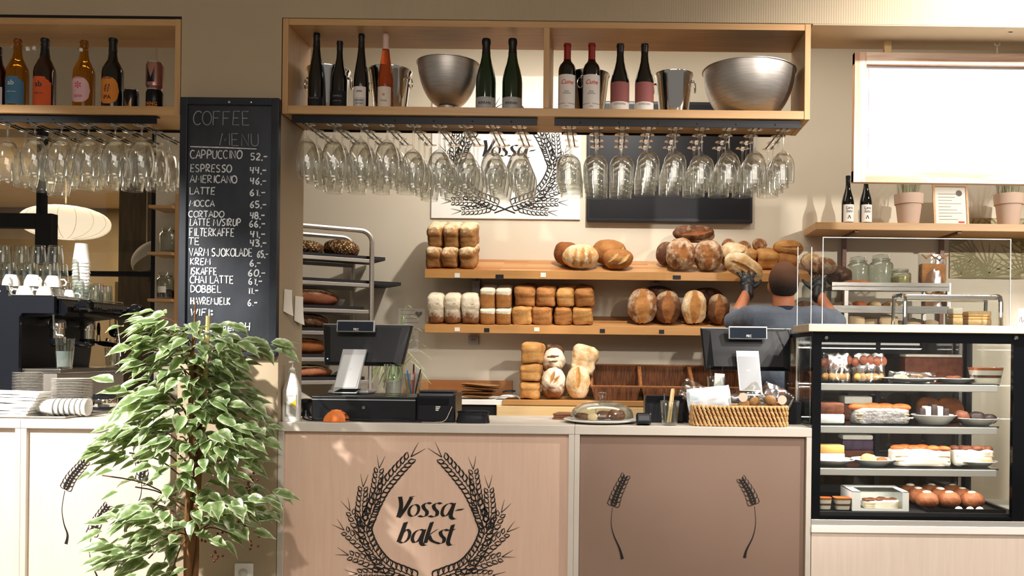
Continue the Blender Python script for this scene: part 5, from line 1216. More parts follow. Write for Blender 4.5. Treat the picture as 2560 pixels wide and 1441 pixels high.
def heart(t, w, h):
    b = MB(); b.prism([(.016*sin(a)**3*1.6+w*.55, (.013*cos(a)-.005*cos(2*a)-.002*cos(3*a)-.001*cos(4*a))*1.6+h*.72) for a in [2*pi*i/24 for i in range(24)]], -.0015, -.0006); b.build('heart_print', 'print_grey', t, smooth=0)
wallsheet('wall_note', 'white notice with a grey heart on the wall left of the lower bread shelf', 'notice', 995, 1062, 772, 822, 'paper', 4, extra=heart)
wallsheet('wall_note', 'white notice hanging below the heart notice, behind the spider plant', 'notice', 1012, 1046, 826, 880, 'paper', 9, 2.0475)
# spider plant behind the till
sp = thing('spider_plant', 'spider plant with long thin arching leaves behind the left-hand till', 'plant', PX(985, 1.7, zbc-.003)); k = K(1.7)
MB().lathe([(1e-6, 0), (.05, 0), (.068, .1), (.07, .1), (.07, .112), (.062, .112), (.058, .09), (1e-6, .088)], 24).build('pot', 'steel_matt', sp)
b = MB(); random.seed(5)
ends = [(1030, 770), (1062, 835), (1062, 868), (1050, 800), (1084, 960), (1072, 950), (1040, 900), (1000, 850), (1064, 925), (1015, 800), (950, 900), (940, 940), (1020, 960), (930, 960), (960, 870), (1078, 900)]
for i in range(46):
    e = ends[i % 16] if i < 16 else (random.uniform(925, 1010), random.uniform(895, 985))
    tip = P(e[0], e[1], 1.7)-sp.location; tip.y += random.uniform(-.08, .06)
    mid = Vector((tip.x*.45+random.uniform(-.02, .02), tip.y*.5, max(.2, tip.z*.75+.12 if tip.z > .15 else .24)))
    pts = catmull([Vector((random.uniform(-.03, .03), random.uniform(-.03, .03), .09)), mid, tip], 7); n = len(pts)
    for j in range(n-1):
        q = Vector((.004, .002, 0))*(1-.75*j/n)*(1.0 if i < 16 else 1.7); q2 = Vector((.004, .002, 0))*(1-.75*(j+1)/n)*(1.0 if i < 16 else 1.7)
        b.add([pts[j]-q, pts[j]+q, pts[j+1]+q2, pts[j+1]-q2], [[0, 1, 2, 3]])
f = b.build('leaves', M('spider_leaf', '6F8A4E', .45, col2='B9C48E', vs=30, stretch=(1, 1, .2)), sp); f['kind'] = 'stuff'
# ---------------------------------------------------------------- bakery trolley on the left
TA = radians(33); ty = 1.42
tq = PX(755, ty, 0); tr_ = thing('bakery_trolley', 'steel bakery tray trolley with bread, beyond the pillar', 'trolley', (tq.x, ty, 0), TA)
# local x runs along the hoop (near-left to far-right), local y across
def solve(px, y0=ty):   # distance along the hoop that lands on picture column px
    lo_, hi_ = -.5, 1.5
    for _ in range(50):
        m_ = (lo_+hi_)/2; X = tq.x+m_*cos(TA); Y = y0+m_*sin(TA); u = X*F/(D0+Y)+VX
        if u < px: lo_ = m_
        else: hi_ = m_
    return lo_
LX = solve(927); x_l = -.22
def zat(px, py): d_ = solve(px); Y = ty+d_*sin(TA); return P(px, py, Y).z
ztop = zat(850, 572); R_ = .075; W_ = .42
for yy in (0, W_):
    pts = [(x_l, yy, .08), (x_l, yy, ztop-R_)] + [(x_l+R_-R_*cos(a), yy, ztop-R_+R_*sin(a)) for a in [pi/2*i/6 for i in range(1, 7)]] + [(LX-R_+R_*sin(a), yy, ztop-R_+R_*cos(a)) for a in [pi/2*i/6 for i in range(0, 7)]] + [(LX, yy, .08)]
    MB().tube(pts, .0165, 8).build('hoop_frame', 'steel_brushed', tr_)
LEV = [(820, 641), (820, 704), (800, 771), (770, 827), (770, 894), (770, 952)]
zl = [zat(*q)-.012 for q in LEV]
for i, z in enumerate(zl):
    for yy in (.012, W_-.012):
        b = MB(); b.bb(x_l, LX, yy-.012, yy+.012, z-.013, z+.011, .002); b.build('rail', 'steel_matt', tr_, smooth=0)
for xx in (x_l, LX): MB().bb(xx-.012, xx+.012, 0, W_, .1, .125).build('cross_bar', 'steel_matt', tr_, smooth=0)
for xx in (x_l+.02, LX-.02):
    for yy in (0, W_): MB().lathe([(1e-6, -.012), (.04, -.012), (.04, .012), (1e-6, .012)], 16, (xx, yy, .041), (pi/2, 0, 0)).build('caster', 'black_plastic', tr_)
tm = Matrix.Translation(tr_.location) @ Matrix.Rotation(TA, 4, 'Z')
def tray(i, x0, x1, label):
    b = MB(); b.bb(x0, x1, .03, W_-.03, 0, .004); hh = .022
    for (a, c, d, e) in [(x0, x1, .03, .034), (x0, x1, W_-.034, W_-.03), (x0, x0+.004, .034, W_-.034), (x1-.004, x1, .034, W_-.034)]: b.bb(a, c, d, e, .004, hh)
    o = b.build('baking_tray', 'matt_black', None, tm @ Vector((0, 0, zl[i]+.0115)), rz=TA, smooth=0); return tag(o, label, 'baking tray', 'baking trays on the trolley')
tray(0, x_l+.04, LX+.10, 'black baking tray on the top rails of the trolley, under the seeded loaves'); tray(1, x_l+.08, LX+.21, 'empty black baking tray jutting out of the trolley'); tray(2, x_l+.03, LX-.04, 'black baking tray holding a pinkish-brown loaf'); tray(3, x_l+.03, LX-.03, 'black baking tray on the fourth rails of the trolley'); tray(4, x_l+.03, LX-.03, 'black baking tray on the fifth rails of the trolley'); tray(5, x_l+.03, LX-.03, 'lowest visible black baking tray on the trolley')
def ont(i, px, w, d, h, ma, label, seed, yy=.16, rz=0., shape='oval'):
    o = loaf(w, d, h, shape, ma if isinstance(ma, tuple) else (ma,), seed=seed, rough=.006); s = solve(px, ty+yy*cos(TA)); o.location = tm @ Vector((s, yy, zl[i]+.0165)); o.rotation_euler = (0, 0, TA+rz); return tag(o, label, 'bread')
ont(0, 795, .22, .26, .10, 'crust_seed', 'seeded loaf on the top tray, left one beside the pillar', 80); ont(0, 880, .23, .26, .125, 'crust_seed', 'seeded loaf on the top tray, right one by the hoop', 81, .14)
ont(2, 808, .36, .24, .13, bread_mat('crust_pink', '9B5F42', '7C4630', 'D6B48E', .5, 6, (.4, 1)) and 'crust_pink', 'long pinkish-brown loaf on the third tray of the trolley', 82)
ont(3, 790, .32, .24, .11, 'crust_dark', 'dark loaf on the fourth trolley tray, behind the till screen', 83); ont(4, 790, .30, .24, .12, 'crust_brown', 'reddish-brown loaf on the fifth trolley tray, behind the till screen', 84); ont(5, 795, .34, .24, .09, 'crust_pink', 'pinkish loaf on the lowest visible trolley tray', 85)
ba = MB(); ba.lathe([(1e-6, 0), (.035, 0), (.06, .03), (.075, .07), (.072, .07), (.057, .032), (.033, .005), (1e-6, .004)], 32); s = solve(905, ty+.2)
tag(ba.build('mixing_bowl', 'china', None, tm @ Vector((s-.06, .25, zl[2]+.0165)), smooth=60), 'white china bowl on the third trolley tray, right of the loaf', 'bowl')
# ================================================================ things on the serving counter
CZ = ZC+.0006
M('pos_black', '15171B', .38, col2='1C1E23', vs=3); M('pos_silver', 'C9CBCE', .28, metal=.6); M('pos_white', 'D8DADB', .35); M('led_blue', '4FA8FF', .4, emit='5FB0FF', es=4); M('led_red', 'FF5A3A', .4, emit='FF6A4A', es=4)
M('lcd', '1B2430', .12, coat=.4)
def pos(label, y, mx0, mx1, my0, my1, dx0, dx1, dy0, dy1, nx0, nx1, ny0, ny1, nsl, base_z, led, panel, narrow):
    """till terminal seen from the customer's side: screen back, pole display, folded stand"""
    k = K(y); c = P((mx0+mx1)/2, ny1, y); t = thing('till_terminal', label, 'till', (c.x, y, base_z)); X = lambda px, py=900, d=0: P(px, py, y+d).x-c.x; Z = lambda py, px=None, d=0: P(px or (mx0+mx1)/2, py, y+d).z-base_z
    zt, zb_ = Z(my0), Z(my1); a = (X(mx0), zt); 
    rings = []
    for d, s in ((.02, 1.), (.0, 1.), (-.012, .97), (-.03, .80)):
        x0, x1 = X(mx0), X(mx1); cx = (x0+x1)/2; hw = (x1-x0)/2
        zz0 = zb_ + (zt-zb_)*.5 - (zt-zb_)*.5*s; zz1 = zt-(1-s)*(zt-zb_)*.25
        rings.append([Vector(p) for p in ((cx-hw*s*narrow, d+.05, zz0), (cx+hw*s*narrow, d+.05, zz0), (cx+hw*s, d+.12, zz1), (cx-hw*s, d+.12, zz1))])
    b = MB(); b.loft(rings[::-1]); b.build('screen_housing', 'pos_black', t, smooth=0, fix=True)
    b = MB(); b.loft([[v+Vector((0, .001, 0)) for v in rings[0]], [v+Vector((0, .008, 0)) for v in rings[0]]]); b.build('touch_screen', 'lcd', t, smooth=0, fix=True)
    x0, x1 = X(mx0), X(mx1); b = MB(); b.box(((x0+x1)/2, .128, zt+.003), (x1-x0-.004, .03, .006), .002); b.build('top_edge', 'pos_silver', t, smooth=0)
    # customer display
    x0, x1 = X(dx0, dy0, -.0), X(dx1, dy0, -.0); z1, z0 = Z(dy0), Z(dy1); cx = (x0+x1)/2; cz = (z0+z1)/2; yd = .045
    d = MB(); d.box((cx, yd, cz), (x1-x0, .022, z1-z0), .004, (-.12, 0, 0)); d = d.build('customer_display', 'pos_silver', t, smooth=0)
    MB().box((cx, yd-.012, cz), (x1-x0-.012, .002, z1-z0-.012), .0008, (-.12, 0, 0)).build('display_window', 'lcd', d, smooth=0)
    v, f = text_mesh('FEC', .014, .026, 0, .0003); MB().add([(x+cx+.004, yd-.0142+(z-.016)*.12, z+cz-.016) for x, _, z in v], f).build('maker_name', 'print_white', d, smooth=0)
    MB().tube([(cx, yd+.01, cz), (cx, .085, cz-.04), (cx, .09, zt-.1)], .012, 8).build('display_arm', 'pos_black', t)
    # tilted stand panel
    zt2, zb2 = Z(ny0), Z(ny1)+.004; xt0, xt1 = X(nx0+nsl), X(nx1); xb0, xb1 = X(nx0), X(nx1-nsl if nsl > 0 else nx1-nsl); 
    if nsl < 0: xt0, xt1, xb0, xb1 = X(nx0), X(nx1+nsl), X(nx0-nsl), X(nx1)
    def slab(y0, y1, inset, dz0=0., dz1=0.):
        q = [(xb0+inset, zb2+inset+dz0), (xb1-inset, zb2+inset+dz0), (xt1-inset, zt2-inset-dz1), (xt0+inset, zt2-inset-dz1)]; r = []
        for yy in (y0, y1): r.append([Vector((x, yy + .055*(z-zb2)/(zt2-zb2) - .055, z)) for x, z in q])
        return r
    b = MB(); b.loft(slab(.0, .02, 0)); b.build('stand', 'pos_silver', t, smooth=0, fix=True)
    b = MB(); b.loft(slab(-.002, -.0004, .006, .022, .022)); f_ = b.build('stand_panel', panel, t, smooth=0, fix=True)
    b = MB(); b.loft(slab(-.0022, -.0004, .007, .0, (zt2-zb2)-.03)); b.build('stand_foot_band', 'gloss_black', t, smooth=0, fix=True)
    v, f = text_mesh('FEC', .02, .03, 0, .0004); cx = (xb0+xb1+xt0+xt1)/4; cz = (zt2+zb2)/2+.01
    MB().add([(x+cx, .055*(z+cz-zb2)/(zt2-zb2)-.055-.0032, z+cz) for x, _, z in v], f).build('maker_name', 'print_white', f_, smooth=0)
    cx = (xb0+xb1)/2; b = MB(); b.bb(cx-.10, cx+.10, .0, .17, 0.0008, .018, .006); b.build('stand_base', 'pos_silver', t, smooth=0)
    b = MB(); b.tube([(cx, .06, .012), (cx+.01, .1, (zb_+zt)/2)], .028, 10); b.build('stand_neck', 'pos_black', t)
    b = MB(); b.lathe([(.003, 0), (.003, .003), (1e-6, .0031)], 10, (X(mx0+26), .038, zb_+.035), (pi/2, 0, 0)); b.build('power_light', led, t)
    return t
# left till: cash drawer, terminal, printer
yD = .13
def cbox(name, label, cat, px0, px1, py0, y0, dep, mt, bev=.004, z0=CZ, parts=None):
    z1 = P((px0+px1)/2, py0, y0).z; x0, x1 = PX(px0, y0, z1).x, PX(px1, y0, z1).x
    t = thing(name, label, cat, ((x0+x1)/2, y0, z0)); MB().bb(-(x1-x0)/2, (x1-x0)/2, 0, dep, 0, z1-z0, bev).build('housing', mt, t, smooth=0)
    if parts: parts(t, (x1-x0)/2, z1-z0)
    return t, z1
def drw(t, w, h):
    MB().bb(-w+.002, w-.002, -.003, -.0002, h-.018, h-.013).build('front_groove', 'pos_silver', t, smooth=0)
    MB().lathe([(.008, 0), (.008, .003), (1e-6, .0032)], 12, (0, -.0002, h*.55), (pi/2, 0, 0)).build('lock', 'steel', t)
cd, zcd = cbox('cash_drawer', 'black cash drawer under the left-hand till', 'cash drawer', 779, 1040, 992, .1, .36, 'pos_black', parts=drw)
pos('left-hand till terminal with a white stand panel and lit customer display', .3, 787, 1016, 812, 916, 836, 932, 801, 831, 841, 916, 874, 985, 16, zcd+.0006, 'led_blue', 'pos_white', .86)
def prn(t, w, h):
    MB().bb(-w+.004, w-.03, -.004, .09, h-.055, h-.022, .004).build('paper_cover', 'gloss_black', t, smooth=0)
    MB().bb(-w*.9, w*.9, .02, .11, h+.0005, h+.012, .004).build('lid', 'pos_black', t, smooth=0)
    b = MB()
    for i in range(3): b.bb(0, .022-.004*i, -.0008, -.0001, h*.52-.008*i, h*.52-.008*i+.005)
    b.build('maker_mark', 'print_white', t, smooth=0)
cbox('receipt_printer', 'black receipt printer right of the left-hand cash drawer', 'printer', 1041, 1138, 984, .07, .2, 'pos_black', .012, parts=prn)
tumbler('drinking_glass', 'tall faceted drinking glass on the left-hand cash drawer', 'glass', PX(984, .14, zcd+.0006), .036, .048, P(984, 911, .14).z-zcd-.001, facets=10)
MB().lathe([(1e-6, 0), (.04, 0), (.04, .004), (1e-6, .0041)], 24)
pg = PX(1032, .17, zcd+.0006); tumbler('pen_glass', 'glass full of pens on the left-hand cash drawer', 'glass', pg, .034, .045, .11, facets=8)
for i, (c_, dx, dy, hh, nm) in enumerate([('2F7FC8', -.025, .0, .125, 'blue'), ('16181C', .0, .012, .155, 'black'), ('B9BCC0', .018, -.004, .14, 'silver'), ('16181C', .03, .008, .13, 'short black'), ('C23B2E', .008, -.014, .12, 'red')]):
    b = MB(); b.tube([(dx*.3, dy*.3, .012), (dx, dy, hh*.8)], .0042, 8); b.tube([(dx, dy, hh*.8), (dx*1.15, dy*1.15, hh)], [.0046, .003], 8)
    tag(b.build('pen', M('pen_'+nm.replace(' ', '_'), c_, .4), None, pg), f'{nm} pen in the glass on the left-hand cash drawer', 'pen')
# sanitizer bottle
y = .06; q = PX(729, y, CZ); h1 = P(729, 925, y).z-CZ; k = K(y)
sb = thing('sanitiser_bottle', 'white pump bottle of hand sanitiser at the left end of the counter', 'bottle', q); w = 21.5*k
b = MB(); R = lambda s, z, e=.5: [Vector((w*s*sgn(cos(a), e), w*.62*s*sgn(sin(a), e), z)) for a in [2*pi*i/32 for i in range(32)]]
hb = P(729, 975, y).z-CZ
b.loft([R(.94, 0), R(1, .006), R(1, hb), R(.93, hb+.008), R(.5, h1-.028, .8), R(.42, h1-.02, 1), R(.42, h1-.008, 1)]); b.build('bottle_body', M('bottle_plastic', 'E9E7E2', .35), sb, smooth=50)
b = MB(); b.lathe([(.0115, 0), (.0135, .002), (.0135, .018), (.009, .022), (.0045, .023), (.0045, .046)], 20, (0, 0, h1-.012)); b.bb(-.007, .007, -.03, .008, h1+.032, h1+.041, .003); b.build('pump', 'china', sb)
b = MB(); b.bb(-w*.62, w*.72, -w*.624, -w*.6212, .02, hb-.02); lb = b.build('label', M('label_clear_white', 'E4E1DB', .5), sb, smooth=0)
b = MB(); b.prism([(-w*.6, .022), (w*.7, .022), (w*.7, hb*.38), (w*.2, hb*.5), (-w*.2, hb*.55), (-w*.6, hb*.62)], -w*.6256, -w*.6243); b.build('label_print', M('label_grey_print', 'A9A59E', .5), lb, smooth=0)
b = MB(); b.prism([(w*.05, hb*.56), (w*.7, hb*.42), (w*.7, hb*.74), (w*.55, hb*.66)], -w*.6262, -w*.6258); b.build('label_print', M('label_yellow', 'E8C73A', .5), lb, smooth=0)
for s_, z_, wd in (('pure', hb*.82, w*.7), ('DESIN', hb*.3, w*.6)):
    v, f = text_mesh(s_, .02, wd); MB().add([(x, -w*.6268, z+z_) for x, _, z in v], f).build('label_print', 'print_grey', lb, smooth=0)
# orange claw clip: ribbed half dome
y = .045; q = PX(841, y, CZ); k = K(y); t = thing('hair_clip', 'bright orange ribbed claw hair clip on the counter front edge', 'hair clip', q)
M('clip_orange', 'E8803A', .4)
for s in (-1, 1):
    b = MB()
    def fn(u, v, s=s):
        a = -1.15+2.3*u; r_ = 30*k*(1-.16*sin(u*pi*9)**2); z = .002+30*k*sin(pi*v*.5)*cos(a)**.5
        return (r_*sin(a)*(1-.35*v*v), s*(.004+.026*cos(pi*v*.5)), max(.001, z))
    b.grid(fn, 52, 10); b.build('clip_half', 'clip_orange', t, smooth=60)
    b = MB()
    for i in range(9): x = (-24+6*i)*k; b.tube([(x, s*.03, .010), (x*1.03, s*.035, .001)], [.0022, .0012], 6)
    b.build('teeth', 'clip_orange', t)
MB().tube([(-12*k, 0, .052), (12*k, 0, .052)], .004, 8).build('hinge', 'clip_orange', t)
# cables lying along the front of the drawer
def cable(label, pts, r=.0032, mt='matt_black'):
    tag(MB().tube(catmull(pts, 8), r, 7).build('cable', mt), label, 'cable')
pp = lambda px, y, dz=.0035: tuple(PX(px, y, CZ+dz))
cable('black cable lying along the counter in front of the left-hand cash drawer', [pp(757, .3), pp(765, .12), pp(790, .06), pp(870, .085), pp(930, .05), pp(1000, .058), pp(1060, .052), pp(1100, .045)])
cable('second black cable looping behind the orange hair clip', [pp(772, .36, .0105), pp(776, .09, .0105), pp(830, .085, .0105), pp(900, .06, .0105), pp(985, .07, .0105), pp(1035, .05, .0035)])
cable('thin grey cable sagging in front of the receipt printer', [pp(1055, .035), pp(1090, .028), pp(1112, .04, .012), pp(1124, .055, .05), pp(1130, .0655, .075)], .002, 'steel_matt')
b = MB(); b.lathe([(1e-6, 0), (.03, 0), (.026, .012), (.018, .03), (.03, .055), (.045, .07), (.045, .085), (1e-6, .09)], 20, rot=(.0, 0, 0))
tag(b.build('barcode_scanner', 'black_plastic', None, PX(765, .36, CZ)), 'black round-headed stand scanner left of the cash drawer', 'scanner')
# black pouch
y = .09; q = PX(1183, y, CZ); b = MB()
def fn(u, v):
    a = 2*pi*u; e = .6; r = (1-.12*v)*(1+.03*noise.noise((u*6, v*4, 1))); return (.078*r*sgn(cos(a), e), .045*r*sgn(sin(a), e), .052*v+.006*noise.noise((u*9, v*3, 5))*v)
b.grid(fn, 40, 8); b.add([fn(i/40, 1) for i in range(40)], [list(range(40))]); b.add([fn(i/40, 0) for i in range(40)], [list(range(39, -1, -1))])
t = thing('black_pouch', 'soft black pouch on the counter right of the receipt printer', 'pouch', q); b.build('pouch_body', 'black_plastic', t, smooth=40)
MB().tube(catmull([(-.07, -.02, .051), (-.03, -.045, .057), (.02, -.04, .056), (.06, -.03, .055), (.075, .0, .05)], 6), .0045, 8).build('zip', 'matt_black', t)
# cake plate with dome
y = .2; q = PX(1505, y, CZ); k = K(y); rp_ = 97*k
t = thing('cake_plate', 'flat cream cake plate under the glass dome', 'plate', q); MB().lathe([(1e-6, 0), (rp_*.7, 0), (rp_*.98, .012), (rp_, .016), (rp_*.985, .0185), (rp_*.72, .009), (1e-6, .008)], 56).build('plate_body', 'china', t, smooth=60)
t = thing('cake_dome', 'clear glass cake dome with a round knob', 'cake dome', (q.x, q.y, q.z+.0187)); r = 79*k; H = P(1505, 1002, y).z-q.z-.02
pr = [(r, 0), (r*1.005, .004)] + [(r*cos(a)**.75 if a < 1.55 else .004, .01+(H-.01)*sin(a)) for a in [pi/2*i/14 for i in range(1, 14)]] + [(.012, H)]
MB().lathe(pr + [(max(.004, x-.003), z-.003) for x, z in pr[::-1]], 48, close=True).build('dome', 'tumbler_glass', t, smooth=60)
MB().lathe([(1e-6, H-.002), (.014, H-.002), (.012, H+.012), (.017, H+.022), (.021, H+.032), (.017, H+.041), (1e-6, H+.043)], 24).build('knob', 'tumbler_glass', t, smooth=60)
M('cake_choc', '5E3424', .6, col2='84543A', vs=40, bump=.4, bs=70); M('cake_cream', 'E6C9A0', .6)
random.seed(3)
for i, (px, y, w, h, mt, lab) in enumerate([(1455, .17, .07, .038, 'cake_choc', 'dark muffin piece under the dome, at the left'), (1481, .16, .05, .036, 'cake_cream', 'pale cream pastry piece under the dome'), (1510, .2, .075, .045, 'cake_choc', 'dark muffin piece under the dome, in the middle'), (1543, .19, .085, .055, 'cake_choc', 'larger brown cake piece under the dome, at the right')]):
    o = loaf(w, w*.8, h, 'round', (mt,), seed=90+i, rough=.006, n=28, name='cake_piece'); o.location = PX(px, y, q.z+.0095); tag(o, lab, 'cake')
b = MB(); b.bb(-.06, .06, 0, .13, 0, .009, .002); b.bb(-.055, .06, .003, .127, .0095, .02, .003); b.bb(-.058, .06, .0, .13, .0205, .03, .003)
tag(b.build('wooden_boards', wood('walnut', '6B3F22', '86532F', 'x', 5), None, PX(1410, .32, CZ), rz=-.15, smooth=0), 'small stack of dark wooden boards behind the cake dome', 'boards')
# right-hand till
def prn2(t, w, h):
    MB().bb(-w+.004, w-.012, -.004, .1, h-.03, h+.006, .004).build('paper_cover', 'gloss_black', t, smooth=0)
pr2, _ = cbox('receipt_printer', 'black receipt printer right of the cake dome, behind the wooden tongs glass', 'printer', 1613, 1712, 993, .2, .2, 'pos_black', .01, parts=prn2)
cd2, zcd2 = cbox('cash_drawer', 'black cash drawer under the right-hand till, behind the woven basket', 'cash drawer', 1716, 2004, 1003, .215, .33, 'pos_black')
pos('right-hand till terminal with a grey stand panel, in front of the person', .36, 1757, 1990, 822, 928, 1824, 1922, 816, 849, 1840, 1903, 878, 990, -7, zcd2+.0006, 'led_red', M('pos_grey', '8E9093', .3, metal=.4), .93)
y = .06; q = PX(1609, y, CZ); t = thing('card_reader', 'small black card reader between the cake dome and the tongs glass', 'card reader', q)
b = MB(); b.box((0, 0, .028), (.072, .07, .05), .008, (-.25, 0, 0)); b.build('reader_body', 'black_plastic', t, smooth=0); b = MB(); b.box((0, -.036, .035), (.05, .002, .022), .0005, (-.25, 0, 0)); b.build('reader_screen', 'lcd', t, smooth=0)
q = PX(1674, .07, CZ); tumbler('tongs_glass', 'faceted glass with wooden tongs beside the woven basket', 'glass', q, .034, .047, .115, facets=8)
t = thing('wooden_tongs', 'pale wooden tongs standing in the faceted glass', 'tongs', q)
for s in (-1, 1): MB().tube([(.012*s*.5-.004, s*.006, .012), (.012+.004*s, s*.009, .16), (.013+.004*s, s*.006, .172)], [.005, .0065, .004], 8, flat=.5).build('tong_arm', 'pine', t)
tag(MB().tube([(-.018, 0, .012), (-.028, 0, .15)], .003, 8).build('metal_straw', 'chrome', None, q), 'metal straw in the faceted glass with the wooden tongs', 'straw')
q2 = PX(1790, .3, zcd2+.0006); tumbler('straw_glass', 'glass with two clear straws and a white packet, behind the woven basket', 'glass', q2, .036, .046, .115, facets=8)
for s in (-1, 1): tag(MB().tube([(s*.008, 0, .012), (s*.034, 0, .17)], .0028, 8).build('drinking_straw', 'tumbler_glass', None, q2), f'clear straw leaning {["", "right", "left"][s]} in the glass behind the woven basket', 'straw')
o = MB().box((.012, -.01, .075), (.05, .006, .11), .002, (0, .06, 0)).build('sugar_packet', 'paper_white', None, q2, smooth=0); tag(o, 'white packet standing in the straw glass', 'packet')
# woven basket
y = .03; zb = CZ; x0, x1 = PX(1733, y, zb).x, PX(1971, y, zb).x; cx = (x0+x1)/2; wx = (x1-x0)/2; dy = .085; hh = P(1850, 1016, y).z-zb
bk = thing('woven_basket', 'rectangular woven water-hyacinth basket of wrapped treats on the counter', 'basket', (cx, y+dy, zb))
def rr(s):   # rounded rectangle perimeter point, s in 0..1
    a = 2*pi*s; e = .38; return Vector((wx*sgn(cos(a), e), dy*sgn(sin(a), e), 0))
N_ = 400; pts = [rr(i/N_) for i in range(N_)]; Ls = [0]
for i in range(N_): Ls.append(Ls[-1]+(pts[(i+1) % N_]-pts[i]).length)
def per(d_):
    d_ %= Ls[-1]; j = next(i for i in range(N_) if Ls[i+1] >= d_); f_ = (d_-Ls[j])/max(1e-9, Ls[j+1]-Ls[j]); return pts[j].lerp(pts[(j+1) % N_], f_)
m = M('hyacinth', 'DDB57E', .6, col2='B98C58', vs=22, stretch=(1, 1, 1), lo=.3, hi=.7)
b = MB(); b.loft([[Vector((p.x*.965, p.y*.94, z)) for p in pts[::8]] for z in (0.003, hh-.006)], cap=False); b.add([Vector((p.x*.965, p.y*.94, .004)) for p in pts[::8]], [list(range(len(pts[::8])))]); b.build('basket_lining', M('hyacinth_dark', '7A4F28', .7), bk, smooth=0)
b = MB(); n_col = 58; rows = 4; cw = Ls[-1]/n_col; rh = hh/rows
for r_ in range(rows):
    for c_ in range(n_col):
        d0 = (c_+.5*(r_ % 2))*cw; p0 = per(d0-.4*cw); p1 = per(d0+.5*cw); zc_ = (r_+.5)*rh; o_ = (p0+p1)/2; nrm = Vector((o_.x/wx**2, o_.y/dy**2, 0)).normalized()
        s_ = 1; pth = [p0+Vector((0, 0, zc_+rh*.55)), (p0.lerp(p1, .35))+nrm*.006+Vector((0, 0, zc_+rh*.2)), (p0.lerp(p1, .65))+nrm*.006+Vector((0, 0, zc_-rh*.25)), p1+Vector((0, 0, max(.003, zc_-rh*.6)))]
        b.tube(catmull(pth, 3), [.0035]+[.0056+random.uniform(-.001, .001)]*8+[.0035], 6)
b.build('weave', 'hyacinth', bk)
b = MB(); b.tube([Vector((p.x, p.y, hh-.004+.001*sin(i))) for i, p in enumerate(pts[::4])], .0065, 7, True); b.tube([Vector((p.x*.985, p.y*.96, .006)) for p in pts[::4]], .0055, 7, True); b.build('rim', 'hyacinth', bk)
# wrapped treats inside
M('foil_blue', 'CFE0EA', .3, col2='F4F6F6', vs=12); M('cookie', 'D2A06A', .8, col2='B9814A', vs=30, bump=.4, bs=60); M('sticker_pink', 'E9C3AE', .6)
def crumple(label, px, py, w, h, mt, seed, rot=0., cat='wrapped treat', name='treat_bag', extra=None, y=y+dy, dpt=.05):
    q = P(px, py, y); t = thing(name, label, cat, q, 0, rot=(0, rot, 0)); b = MB(); k = K(y); w *= k; h *= k
    def f(u, v, s): return (w*(u-.5)*(1-.15*(v-.5)**2), s*dpt*.5*max(0, sin(pi*u))**.5*max(0, sin(pi*v))**.6 + .006*noise.noise((u*5+seed, v*5, s)), h*(v-.5)+.01*noise.noise((u*4, v*4+seed, 3)))
    b.grid(lambda u, v: f(u, v, -1), 16, 12); b.grid(lambda u, v: f(1-u, v, 1), 16, 12); b.build('bag', mt, t, smooth=25)
    if extra: extra(t, w, h)
    return t
kk = K(y+dy)
crumple('white and pale blue wrapped packet sticking out at the left of the woven basket', 1772, 996, 110, 56, 'foil_blue', 1, -.12, y=y+dy*.8)
crumple('crumpled clear wrap behind the pale blue packet', 1745, 985, 90, 46, 'wrap', 2, .45, y=y+dy*1.4)
def fill(t, w, h):
    for i, (x, z, r) in enumerate([(-w*.12, -h*.1, .03), (w*.18, -h*.18, .028)]): MB().ell((x, 0, z), (r, .014, r*.8), 16, 10).build('cookie', 'cookie', t)
def fill2(sx, sz):
    def g(t, w, h): fill(t, w, h); MB().lathe([(1e-6, 0), (.0215, 0), (.0215, .001), (1e-6, .0011)], 24, (sx*w, -.028, sz*h), (pi/2, 0, 0)).build('round_sticker', 'sticker_pink', t)
    return g
crumple('clear bag of cookies with a round pink sticker, in the middle of the basket', 1866, 1003, 92, 62, 'wrap', 4, -.5, extra=fill2(-.05, .22), y=y+dy*.75)
crumple('clear bag of cookies with a round pink sticker, at the right of the basket', 1938, 1000, 84, 66, 'wrap', 5, .45, extra=fill2(.15, .1), y=y+dy*.7)
crumple('clear wrapped cookies lying low between the stickered bags', 1900, 1014, 70, 36, 'wrap', 6, .1, extra=fill, y=y+dy*1.2)
# ================================================================ right: hanging menu board
y = .2; a = P(2134, 133, y); b_ = P(2134, 458, y); x0 = a.x; x1 = x0 + 1.42; z1 = a.z; z0 = b_.z
mb_ = thing('menu_board', 'large wood-framed white menu board hanging over the glass display case', 'menu board', ((x0+x1)/2, y, z0)); w = (x1-x0)/2; h = z1-z0; fw = 30*K(y)
for z_ in (0, h-fw): MB().bb(-w, w, -.02, .018, z_, z_+fw, .002).build('frame_rail', 'frame_wood', mb_, smooth=0)
for x_ in (-w, w-fw): MB().bb(x_, x_+fw, -.0205, .0185, .001, h-.001, .002).build('frame_stile', 'frame_wood_v', mb_, smooth=0)
MB().bb(-w+fw, w-fw, .004, .012, fw, h-fw).build('back_panel', M('panel_grey', 'B9BAC0', .45), mb_, smooth=0)
pw0 = P(2172, 300, y).x-(x0+x1)/2; pz0, pz1 = P(2300, 424, y).z-z0, P(2300, 172, y).z-z0; pwid = P(2352, 300, y).x-P(2172, 300, y).x
